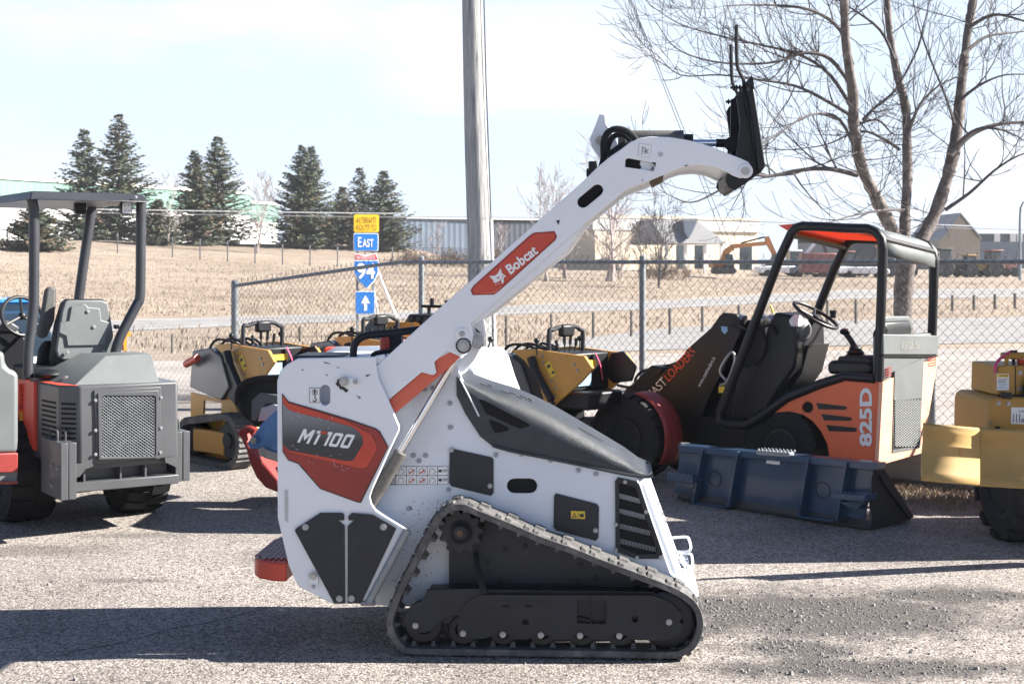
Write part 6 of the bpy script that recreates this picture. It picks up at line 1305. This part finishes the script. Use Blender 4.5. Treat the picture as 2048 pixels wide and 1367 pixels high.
mb = MB(); pts = sidep(aR_+.004); mb.prism([pts[2], pts[3], pts[4], pts[5], pts[5]-V((0, 0, -.0))+V((0, 0, -.02))*0-B.v*.06, pts[4]-B.v*.06-V((0, 0, .03)), pts[3]-B.v*.02-V((0, 0, .06)), pts[2]-V((0, 0, .06))], B.u*.012); mb.build('side_stiffener', M_navyd, bk)
for x0, x1, yb0, yb1 in ((1400, 1405, 898, 1006), (1470, 1476, 903, 1014), (1612, 1617, 918, 1034), (1688, 1693, 924, 1042)):
    mb = MB(); dx_ = -18; mb.prism(B.ws([(x0, yb0), (x1, yb0), (x1+dx_, yb1), (x0+dx_, yb1)], -.045), B.v*.075); mb.build('rib', M_navy, bk, bevel=.002)
for q in ([(1380, 1003), (1452, 1012), (1451, 1016), (1379, 1007)], [(1592, 1030), (1667, 1039), (1666, 1043), (1591, 1034)]): pB('rib', q, -.04, .08, M_navy)
for x, y in ((1430, 957), (1646, 980)):
    mb = MB(); c_ = B.w(x, y, .028); rr = .055; mb.tube([c_+B.u*(rr*math.cos(k*.314))+V((0, 0, rr*math.sin(k*.314))) for k in range(20)], .003, 5, closed=True); mb.build('ring_mark', M_black, bk)
for q, off, m in (([(1333, 945), (1384, 950), (1386, 966), (1333, 959)], -.10, M_navy), ([(1664, 987), (1730, 990), (1728, 1003), (1663, 998)], -.12, M_navy), ([(1511, 900), (1578, 905), (1578, 914), (1513, 909)], -.03, M_galv)):
    mb = MB(); mb.prism(B.ws(q, off), B.v*(-off+.03)); tr_ = mb.build('step_tread', m, bk, bevel=.003); mb = MB()
    for k in range(9):
        for j in range(3): p = lerp(B.w(*q[0], off), B.w(*q[1], off), (k+.5)/9)+B.v*(.015+j*.035); mb.cyl(p, p+V((0, 0, .014)), .008, 6, .003)
    mb.build('grip_teeth', m, tr_, smooth=False)
pB('step_gusset', [(1680, 1003), (1728, 1003), (1715, 1017), (1695, 1014)], -.05, .08, M_navy); pB('step_gusset', [(1362, 964), (1390, 967), (1384, 977), (1368, 972)], -.05, .08, M_navy)
pB('maker_label', [(1533, 917), (1560, 920), (1559, 929), (1532, 926)], .027, .002, M_wst, smooth=False)

# ================================================================ OCHRE STAND-ON LOADERS
C0 = Frame(1185, 11.0, -45)
def ochre(label, arch=True):
    rt = thing('stand_on_loader', C0.P(-.6, .4, 0), label, 'mini loader', 'yellow stand-on mini loaders before the fence')
    def q_(name, pts, off, th, m, par=rt, bevel=0, shift=0, **k):
        mb = MB(); mb.prism([p+C0.v*shift for p in C0.ws(pts, off)], C0.v*th); return mb.build(name, m, par, bevel=bevel, **k)
    NP = [(1022, 700), (1060, 697), (1168, 712), (1185, 737), (1160, 765), (1106, 812), (1090, 808), (1075, 760), (1050, 722)]
    pa = q_('tower_plate', NP, 0, .03, M_ochre, bevel=.004); bolts(pa, C0, -.002, [(1085, 711), (1087, 725), (1104, 762), (1111, 775), (1110, 790), (1149, 729), (1155, 741)], .010, M_zinc)
    st = q_('warning_sticker', [(1089, 728), (1099, 721), (1112, 748), (1102, 755)], -.004, .002, M_yst, pa, smooth=False); q_('warning_symbol', [(1102, 748), (1106, 740), (1110, 746)], -.006, .001, M_dst, st, smooth=False); q_('warning_symbol', [(1093, 731), (1099, 727), (1101, 733), (1096, 737)], -.006, .001, M_dst, st, smooth=False)
    q_('far_tower_plate', [(1022, 700), (1060, 697), (1168, 712), (1185, 737), (1160, 765), (1106, 812), (1090, 808), (1075, 760), (1050, 722)], 0, .03, M_ochre, bevel=.004, shift=.50)
    q_('hip_pad', [(1205, 745), (1222, 706), (1245, 702), (1272, 732), (1262, 762), (1225, 766)], .475, .025, M_black, bevel=.01, seg=3)
    mb = MB(); mb.cyl(C0.w(1062, 714, -.05), C0.w(1069, 738, -.05), .036, 14); mb.cyl(C0.w(1068, 735, -.05), C0.w(1103, 800, -.05), .030, 14); mb.cyl(C0.w(1101, 796, -.05), C0.w(1107, 808, -.05), .016, 10); mb.build('arm_cylinder', M_black, rt)
    q_('loader_arm', [(1028, 708), (1050, 716), (1074, 760), (1094, 812), (1080, 830), (1040, 800), (1020, 740)], .04, .08, M_black, bevel=.006)
    # control panel between the towers, levers, handle arch
    mb = MB(); zc = zz(C0, -.1, .3, 706); mb.box(C0, -.66, -.26, .04, .49, zc-.30, zc); cpn = mb.build('control_panel', M_black, rt, bevel=.015)
    RF = Frame(1185, 11.0, 45)
    mb = MB(); mb.box(C0, -.252, -.246, .10, .26, zc-.26, zc-.13); mb.build('panel_sticker', M_bst, cpn, smooth=False); mb = MB(); mb.box(C0, -.252, -.246, .14, .32, zc-.11, zc-.06); mb.build('panel_sticker', M_yst, cpn, smooth=False)
    mb = MB(); mb.tube(catmull([C0.P(-.24, .30, zc), C0.P(-.22, .34, zc-.1), C0.P(-.23, .38, zc-.22)], 4), .014, 6, flat=.4); mb.build('pink_tag', M_pink, rt)
    mb = MB(); mb.box(C0, -.52, -.10, .05, .48, zc-.44, zc-.30); mb.build('rear_bumper', M_black, rt, bevel=.02)
    zh = zz(C0, -.2, .3, 655); c0_ = C0.P(-.50, .04, zc); c1_ = C0.P(-.50, .44, zc)
    mb = MB(); mb.tube(catmull([c0_, c0_+V((0, 0, .17)), c0_+C0.v*.05+V((0, 0, zh-zc-.02)), c0_+C0.v*.12+V((0, 0, zh-zc)), c1_-C0.v*.10+V((0, 0, zh-zc)), c1_-C0.v*.03+V((0, 0, zh-zc-.03)), c1_+V((0, 0, .15)), c1_], 4), .018, 10); ha = mb.build('handle_arch', M_char, rt)
    mb = MB(); q = (c0_+c1_)/2+V((0, 0, zh-zc-.03)); mb.obox(q, C0.v*.075, C0.u*.03, V((0, 0, .05))); mb.build('knee_pad', M_black, ha, bevel=.02)
    for a, h_, t_ in ((.20, .05, -.3), (.26, .08, 0), (.32, .075, .1), (.38, .06, .2)):
        p = C0.P(-.50, a-.04, zc); mb = MB(); tp = p+V((t_*.05, 0, h_)); mb.cyl(p, tp, .007, 6); mb.cyl(tp-V((0, 0, .02)), tp+V((t_*.04, 0, .045)), .013, 8); mb.build('control_lever', M_black, rt)
    for a in (-.04, .47): p = C0.P(-.56, a, zc-.02); mb = MB(); mb.cyl(p, p+V((0, 0, .10)), .006, 6); mb.ball(p+V((0, 0, .115)), .024, 10); mb.build('ball_lever', M_black, rt)
    # engine, fan, black front box, red tube
    mb = MB(); mb.box(C0, -.85, -.50, .08, .48, .45, zc-.06); mb.build('engine', M_black, rt, bevel=.03)
    q_('hopper_box', [(962, 712), (1012, 706), (1040, 725), (1062, 790), (1040, 818), (985, 800), (955, 790)], .02, .40, M_grey, bevel=.012)
    mb = MB(); p0, p1 = C0.w(953, 740, -.04), C0.w(982, 727, -.04); mb.cyl(p0, p1, .035, 14); mb.ball(p0, .035, 12); mb.build('red_canister', M_red, rt)
    mb = MB()
    for k in range(5): mb.tube(catmull([C0.P(-1.12+k*.05, .08+k*.06, .93), C0.P(-1.0+k*.04, .08+k*.07, 1.06-k*.008), C0.P(-.82, .1+k*.07, 1.07+.01*(k % 2)), C0.P(-.62, .12+k*.05, 1.02)], 4), .012, 6)
    mb.build('hose_bundle', M_rub, rt)
    # lower body with an opening, track
    BO = [(955, 800), (1010, 812), (1062, 808), (1080, 838), (1118, 915), (1100, 960), (955, 955)]
    mb = MB(); mb.prism(C0.ws(BO, .06), C0.v*.02, [C0.ws([(990, 818), (1038, 822), (1036, 848), (988, 846)], .06)]); mb.build('body_plate', M_ochre, rt); mb = MB(); mb.prism(C0.ws([(957, 860), (1085, 860), (1112, 916), (1096, 955), (957, 950)], .085), C0.v*.42); mb.build('body', M_ochre, rt)
    for q in ([(993, 862), (1022, 864), (1022, 876), (993, 874)], [(1043, 845), (1053, 845), (1051, 872), (1041, 872)]): q_('yellow_sticker', q, .056, .002, M_yst, smooth=False)
    for off in (-.12, .46):
        tk = bpy.data.objects.new('track', None); COL.objects.link(tk); tk.parent = rt; LOC[tk] = LOC[rt]
        cxs = [(-1.15, .19), (-.42, .19)]; rr = .19; ring = []
        for k in range(9): a = R(90+180*k/8); ring.append(C0.P(-1.12+rr*math.cos(a), 0, rr+rr*math.sin(a)))
        for k in range(9): a = R(270+180*k/8); ring.append(C0.P(-.56+(rr+.04)*math.cos(a), 0, rr+.04+(rr+.04)*math.sin(a)))
        n = len(ring); mb = MB(); cc = sum(ring, V((0, 0, 0)))/n; pth = []
        for i in range(n):
            for k in range(4): pth.append(ring[i].lerp(ring[(i+1) % n], k/4))
        n = len(pth); vs = []
        for i in range(n):
            d = (pth[(i+1) % n]-pth[i-1]).normalized(); nn = d.cross(C0.v).normalized(); nn = nn if nn.dot(pth[i]-cc) > 0 else -nn; h_ = .02 if (i % 2) else 0
            vs += [pth[i]+C0.v*off+nn*h_, pth[i]+C0.v*(off+.20)+nn*h_, pth[i]+C0.v*(off+.20)-nn*.045, pth[i]+C0.v*off-nn*.045]
        mb.add(vs, [[i*4+k, i*4+(k+1) % 4, ((i+1) % n)*4+(k+1) % 4, ((i+1) % n)*4+k] for i in range(n) for k in range(4)]); mb.build('belt', M_track, tk, smooth=False)
        mb = MB(); c_ = C0.P(-.56, off+.03, .235); mb.lathe(c_, C0.v, [(0, 0), (.06, 0), (.07, .02), (.15, .02), (.17, .05), (.17, .12), (0, .14)], 24); mb.build('sprocket', M_charw, tk)
        mb = MB(); c_ = C0.P(-1.10, off+.03, .20); mb.lathe(c_, C0.v, [(0, .02), (.12, .02), (.145, .05), (.145, .12), (0, .14)], 20); mb.build('idler', M_black, tk)
        mb = MB(); mb.box(C0, -1.1, -.62, off+.04, off+.12, .10, .30); mb.build('track_frame', M_ochre, tk, bevel=.015)
    return rt
oc = ochre('yellow ochre stand-on loader right of the white loader hood, below the fence')
for px, Y, dz, lb in ((548, 11.75, 0, 'yellow ochre stand-on loader between the grey loader and the white loader'), (792, 12.4, 0.03, 'yellow ochre stand-on loader mostly hidden behind the white loader lift arm')):
    c_ = dup(oc); c_.location = V(oc.location)+Frame(px, Y, -45).O-C0.O+V((0, 0, dz)); c_['label'] = lb

# white hood of another machine showing right of the lift arm pivot
W_ = Frame(975, 9.2, -30); wm = thing('white_mini_loader', W_.P(0, .3, 0), 'white machine bonnet glaring in the sun behind the lift arm pivot', 'mini loader')
mb = MB(); rows = [[W_.w(x, y, o) for o in (0, .1, .62, .72)] for x, y in ((800, 700), (850, 697), (905, 699), (918, 720), (932, 765), (948, 805), (954, 880))]
mb.grid(rows); b_ = mb.build('bonnet', M_white, wm, ang=50); s2 = b_.modifiers.new('solid', 'SOLIDIFY'); s2.thickness = .02
mb = MB(); mb.prism(W_.ws([(790, 704), (903, 703), (916, 722), (930, 767), (945, 806), (951, 900), (790, 900)], .03), W_.v*.66); mb.build('body', M_white, wm)
mb = MB(); mb.box(W_, -.35, .2, .08, .64, 0.02, .45); mb.build('undercarriage', M_black, wm)
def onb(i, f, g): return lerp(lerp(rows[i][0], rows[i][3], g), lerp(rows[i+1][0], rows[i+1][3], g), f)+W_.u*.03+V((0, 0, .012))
for i, f0, f1, g0, g1, m in ((2, .3, .5, .45, .98, M_band), (2, .5, .95, .62, .68, M_band), (3, .05, .3, .05, .98, M_band), (3, .35, .9, .60, .66, M_band), (4, .15, .30, .05, .95, M_band), (4, .4, .9, .68, .73, M_band), (4, .55, .62, .80, .84, M_dst), (3, .55, .62, .78, .82, M_dst)):  # grey strips painting shadow lines and seams onto the bonnet
    mb = MB(); mb.poly([onb(i, f0, g0), onb(i, f0, g1), onb(i, f1, g1), onb(i, f1, g0)]); mb.build('shadow_and_seam_mark', m, wm, smooth=False)
mb = MB(); p = W_.w(975, 699, .5); mb.cyl(p, p+V((.02, 0, .06)), .006, 6); mb.ball(p+V((.022, 0, .07)), .022, 10); mb.build('ball_lever', M_black, wm)

# trencher console peeking over the lift arm
K = Frame(830, 13.2, -20); tc_ = thing('ride_on_trencher', K.P(0, .4, 0), 'yellow and black trencher console peeking above the handles left of the lift arm', 'trencher')
def pK(name, pts, off, th, m, par=tc_, bevel=0, **k): mb = MB(); mb.prism(K.ws(pts, off), K.v*th); return mb.build(name, m, par, bevel=bevel, **k)
pa = pK('side_panel', [(770, 660), (776, 643), (836, 645), (850, 668), (870, 740), (760, 740)], 0, .02, M_ochre, bevel=.003); bolts(pa, K, -.002, [(798, 649), (824, 651)], .011, M_zinc)
mb = MB(); mb.prism(K.ws([(765, 668), (850, 670), (880, 900), (750, 900)], .03), K.v*.6); mb.build('body', M_black, tc_); mb = MB(); mb.box(K, -.5, .35, .05, .6, .02, .3); mb.build('undercarriage', M_black, tc_)
pK('dash', [(808, 645), (818, 628), (884, 630), (890, 648), (860, 660)], .06, .4, M_char, bevel=.01); pK('arm_bracket', [(728, 655), (748, 630), (762, 638), (772, 655), (765, 690), (735, 690)], .3, .04, M_grey, bevel=.004); pK('diamond_sticker', [(743, 638), (748, 632), (753, 638), (748, 643)], .296, .002, M_yst, smooth=False)
for x in (820, 835, 850): mb = MB(); mb.cyl(K.w(x, 640, .06), K.w(x+2, 641, .03), .03, 14); mb.build('gauge', M_black, tc_)
mb = MB(); mb.tube(K.ws([(843, 612), (905, 613)], .3), .014, 8); mb.cyl(K.w(858, 655, .3), K.w(858, 612, .3), .018, 8); mb.cyl(K.w(864, 596, .3), K.w(864, 612, .3), .02, 8); mb.cyl(K.w(893, 600, .3), K.w(893, 612, .3), .016, 8); mb.build('t_handle', M_black, tc_)
# red and blue walk-behind machine between the yellow loader and the white loader
Q = Frame(550, 10.1, -25); wt = thing('walk_behind_trencher', Q.P(.1, .2, 0), 'black engine and red frame with a polished blue plate, left of the white loader', 'trencher')
def pQ(name, pts, off, th, m, par=wt, fr=Q, bevel=0, **k): mb = MB(); mb.prism(fr.ws(pts, off), fr.v*th); return mb.build(name, m, par, bevel=bevel, **k)
pQ('blue_shield', [(494, 886), (525, 845), (552, 820), (600, 815), (600, 925), (552, 921), (520, 898), (500, 896)], .0, .02, M_bluepl, bevel=.004)
mb = MB(); o = Q.w(548, 872, -.003); letters(mb, 'DITCH', o, Q.w(549, 832, -.003)-o, Q.w(541, 872, -.003)-o, .02); 
mb = MB(); mb.tube(catmull(Q.ws([(480, 868), (487, 862), (500, 858), (512, 864)], .06), 4), .028, 12); mb.build('red_roller', M_fred, wt)
pQ('red_frame', [(478, 870), (486, 862), (497, 890), (505, 905), (530, 930), (556, 960), (556, 985), (530, 975), (512, 955), (498, 925), (492, 900)], .03, .25, M_fred, bevel=.015)
pQ('link_plate', [(516, 900), (524, 893), (536, 900), (560, 908), (560, 925), (528, 915)], -.03, .02, M_steel, bevel=.003); bolts(wt, Q, -.03, [(525, 905), (507, 880)], .022, M_zinc)
pQ('engine', [(476, 770), (500, 755), (556, 750), (560, 845), (510, 855), (482, 835), (470, 805)], .25, .35, M_black, bevel=.02)
pQ('engine_shroud', [(503, 800), (520, 784), (556, 790), (556, 805), (530, 808), (512, 842), (502, 840)], .22, .03, M_grey2, bevel=.006); pQ('fan_cover', [(515, 842), (522, 815), (545, 808), (560, 812), (560, 838)], .2, .03, M_gst, bevel=.006)
mb = MB(); mb.tube(catmull(Q.ws([(476, 810), (475, 785), (490, 765), (520, 756), (560, 754)], .2), 5), .022, 8); mb.build('corrugated_hose', M_rub, wt)
mb = MB(); mb.box(Q, -.02, .3, .15, .6, .02, .32); mb.build('undercarriage', M_black, wt); 
# red bag of tools behind
rb = at(672, 705, 11.2); mb = MB(); mb.obox(rb, (.09, .02, 0), (0, .08, 0), (0, 0, .045)); o = mb.build('tool_box', M_red, bevel=.02); tag(o, 'small red and white tool box left of the black grab bar', 'box')
mb = MB(); mb.obox(rb+V((-.01, -.085, .01)), (.012, 0, 0), (0, .004, 0), (0, 0, .03)); mb.build('white_label', M_wst, o)

# ================================================================ YELLOW MACHINE AT THE RIGHT EDGE
Yw = Frame(1848, 8.75, 3); ym = thing('ride_on_plow', Yw.P(.8, .8, 0), 'yellow ride-on trencher with a wide dozer blade at the right edge', 'trencher')
def pY(name, pts, off, th, m, par=ym, fr=Yw, bevel=0, **k): mb = MB(); mb.prism(fr.ws(pts, off), fr.v*th); return mb.build(name, m, par, bevel=bevel, **k)
YB = Frame(1848, 7.9, 14)
def bladeseg(x0, x1, yt0, yt1, yb0, yb1):
    rows = []
    for f, o in ((0, .0), (.12, .035), (.35, .05), (.6, .035), (.85, .0), (1, -.03)): rows.append([YB.w(x0+(-3 if f > .4 else 0)*(1 if x0 < 1900 else 0), lerp(yt0, yb0, f), o), YB.w(x1, lerp(yt1, yb1, f), o)])
    mb = MB(); mb.grid(rows); b_ = mb.build('dozer_blade', M_yel, ym, ang=60); s2 = b_.modifiers.new('solid', 'SOLIDIFY'); s2.thickness = .018; return b_
bladeseg(1848, 1960, 850, 860, 958, 968); bladeseg(1961.5, 2330, 859, 882, 969, 990)
pY('stamp_mark', [(1920, 900), (1928, 901), (1928, 917), (1920, 916)], .04, .002, mat('stamp', (.36, .2, .06), .6), fr=YB, smooth=False)
bd_ = pY('body', [(1977, 812), (1981, 800), (1990, 795), (2300, 795), (2300, 900), (1975, 900)], .25, .6, M_yel2, bevel=.01); bolts(bd_, Yw, .248, [(1997, 806), (2017, 807), (1980, 846)], .012, M_zinc)
up = pY('control_box', [(1996, 731), (2280, 729), (2280, 792), (1994, 790)], .34, .45, M_yel2, bevel=.008); bolts(up, Yw, .338, [(2040, 745), (2040, 777)], .012, M_zinc)
st_ = pY('caution_sticker', [(1994, 747), (2018, 747), (2018, 780), (1994, 780)], .335, .003, M_wst, up, smooth=False); pY('yellow_header', [(1995, 748), (2017, 748), (2017, 754), (1995, 754)], .333, .002, M_yst, st_, smooth=False)
mb = MB(); letters_px(mb, 'CAUTION', Yw, .332, (2000, 753), (2016, 753), (2000, 749)); mb.build('lettering', M_dst, st_, smooth=False, fix=False)
for k in range(7): pY('text_line', [(1996, 757.5+k*3), (2015-(k % 3)*2, 757.5+k*3), (2015-(k % 3)*2, 758.4+k*3), (1996, 758.4+k*3)], .333, .001, M_bst if k in (3, 4, 5, 6) else M_dst, st_, smooth=False)
pY('panel_seam', [(2030, 732), (2032, 732), (2032, 790), (2030, 790)], .337, .002, M_black, up, smooth=False); pY('panel_seam', [(1996, 788), (2200, 790), (2200, 795), (1996, 793)], .335, .01, M_black, up, smooth=False)
pY('corner_bracket', [(1975, 838), (1984, 838), (1986, 852), (1974, 856)], .24, .02, M_yel, bd_, bevel=.003); pY('slot_opening', [(1990, 852), (2000, 852), (2000, 857), (1990, 857)], .247, .002, M_void, bd_, smooth=False)
for k in range(3):
    mb = MB(); mb.tube(catmull(Yw.ws([(2046+k*7, 795), (2050+k*6, 770), (2062+k*5, 752), (2080, 740)], .30), 4), .010, 8); mb.build('hose', M_rub, ym)
pY('latch', [(2002, 783), (2024, 785), (2024, 798), (2004, 796)], .235, .02, M_black, bevel=.004)
st_ = pY('noise_sticker', [(2023, 814), (2075, 815), (2075, 848), (2022, 847)], .246, .003, M_wst, bd_, smooth=False)
mb = MB(); letters_px(mb, '111', Yw, .244, (2026, 844), (2040, 844), (2026, 827), .01); letters_px(mb, 'dB', Yw, .244, (2042, 844), (2050, 844), (2042, 836), .01); letters_px(mb, 'Lwa', Yw, .244, (2038, 824), (2049, 824), (2038, 818)); mb.build('lettering', M_dst, st_, smooth=False, fix=False)
mb = MB(); mb.tube(catmull(Yw.ws([(1990, 745), (1992, 728), (2003, 715), (2020, 703)], .33), 4), .02, 8, flat=.4); mb.build('red_strap', M_pink, ym)
mb = MB(); mb.tube(Yw.ws([(2003, 711), (2300, 709)], .4), .022, 8); mb.cyl(Yw.w(2012, 732, .4), Yw.w(2014, 711, .4), .014, 8); mb.build('hand_rail', M_yel2, ym)
mb = MB(); mb.cyl(Yw.w(2027, 732, .42), Yw.w(2027, 716, .42), .012, 8); mb.cyl(Yw.w(2027, 718, .42), Yw.w(2027, 700, .42), .024, 10); mb.build('lever', M_black, ym); mb = MB(); mb.cyl(Yw.w(2042, 729, .42), Yw.w(2042, 718, .42), .02, 12, .028); mb.build('red_knob', M_red, ym)
mb = MB(); mb.box(Yw, 1.35, 2.0, -.38, 1.0, .5, 2.0); mb.build('shadow_caster_box', M_yel, ym, bevel=.03); mb = MB(); mb.box(Yw, .75, 1.6, .3, .9, .3, .55); mb.build('chassis', M_yel, ym)  # tall unseen box added past the right edge to cast ground shadow, then chassis
mb = MB(); mb.prism(Yw.ws([(2020, 972), (2048, 968), (2110, 970), (2110, 1060), (2040, 1045), (2038, 1000)], .28), Yw.v*.04); mb.build('bracket', M_yel, ym); mb = MB(); mb.cyl(Yw.w(2036, 1012, .2), Yw.w(2060, 1012, .2), .03, 10); mb.build('hydraulic_fitting', M_black, ym)
cw = gnd(2058, 1098); wc = V((cw.x+.02, cw.y+.28, .33)); wheel(ym, wc, (-1, -.12, 0), .30, .27, M_black, 11, .035, style='bar'); wheel(ym, wc+V((1.0, .1, 0)), (1, .12, 0), .33, .27, M_yel, 11, .035, style='bar')
wheel(ym, wc+V((.50, 1.25, 0)), (-1, -.12, 0), .33, .27, M_yel, 11, .035, style='bar'); wheel(ym, wc+V((1.5, 1.3, 0)), (1, .12, 0), .33, .27, M_yel, 11, .035, style='bar')

# ================================================================ thin pale air over the whole place
hz = MB(); hz.prism([V((-460, -45, -1.3)), V((460, -45, -1.3)), V((460, 420, -1.3)), V((-460, 420, -1.3))], (0, 0, 23.3))
M_haze = bpy.data.materials.new('haze'); M_haze.use_nodes = True; t = M_haze.node_tree; t.nodes.clear()
pv = t.nodes.new('ShaderNodeVolumePrincipled'); pv.inputs['Color'].default_value = (.93, .96, 1, 1); pv.inputs['Density'].default_value = .00035; pv.inputs['Anisotropy'].default_value = .2
mo = t.nodes.new('ShaderNodeOutputMaterial'); t.links.new(pv.outputs[0], mo.inputs['Volume'])
tag(hz.build('haze', M_haze, base=(0, 0, 0), smooth=False), None, None, kind='stuff')
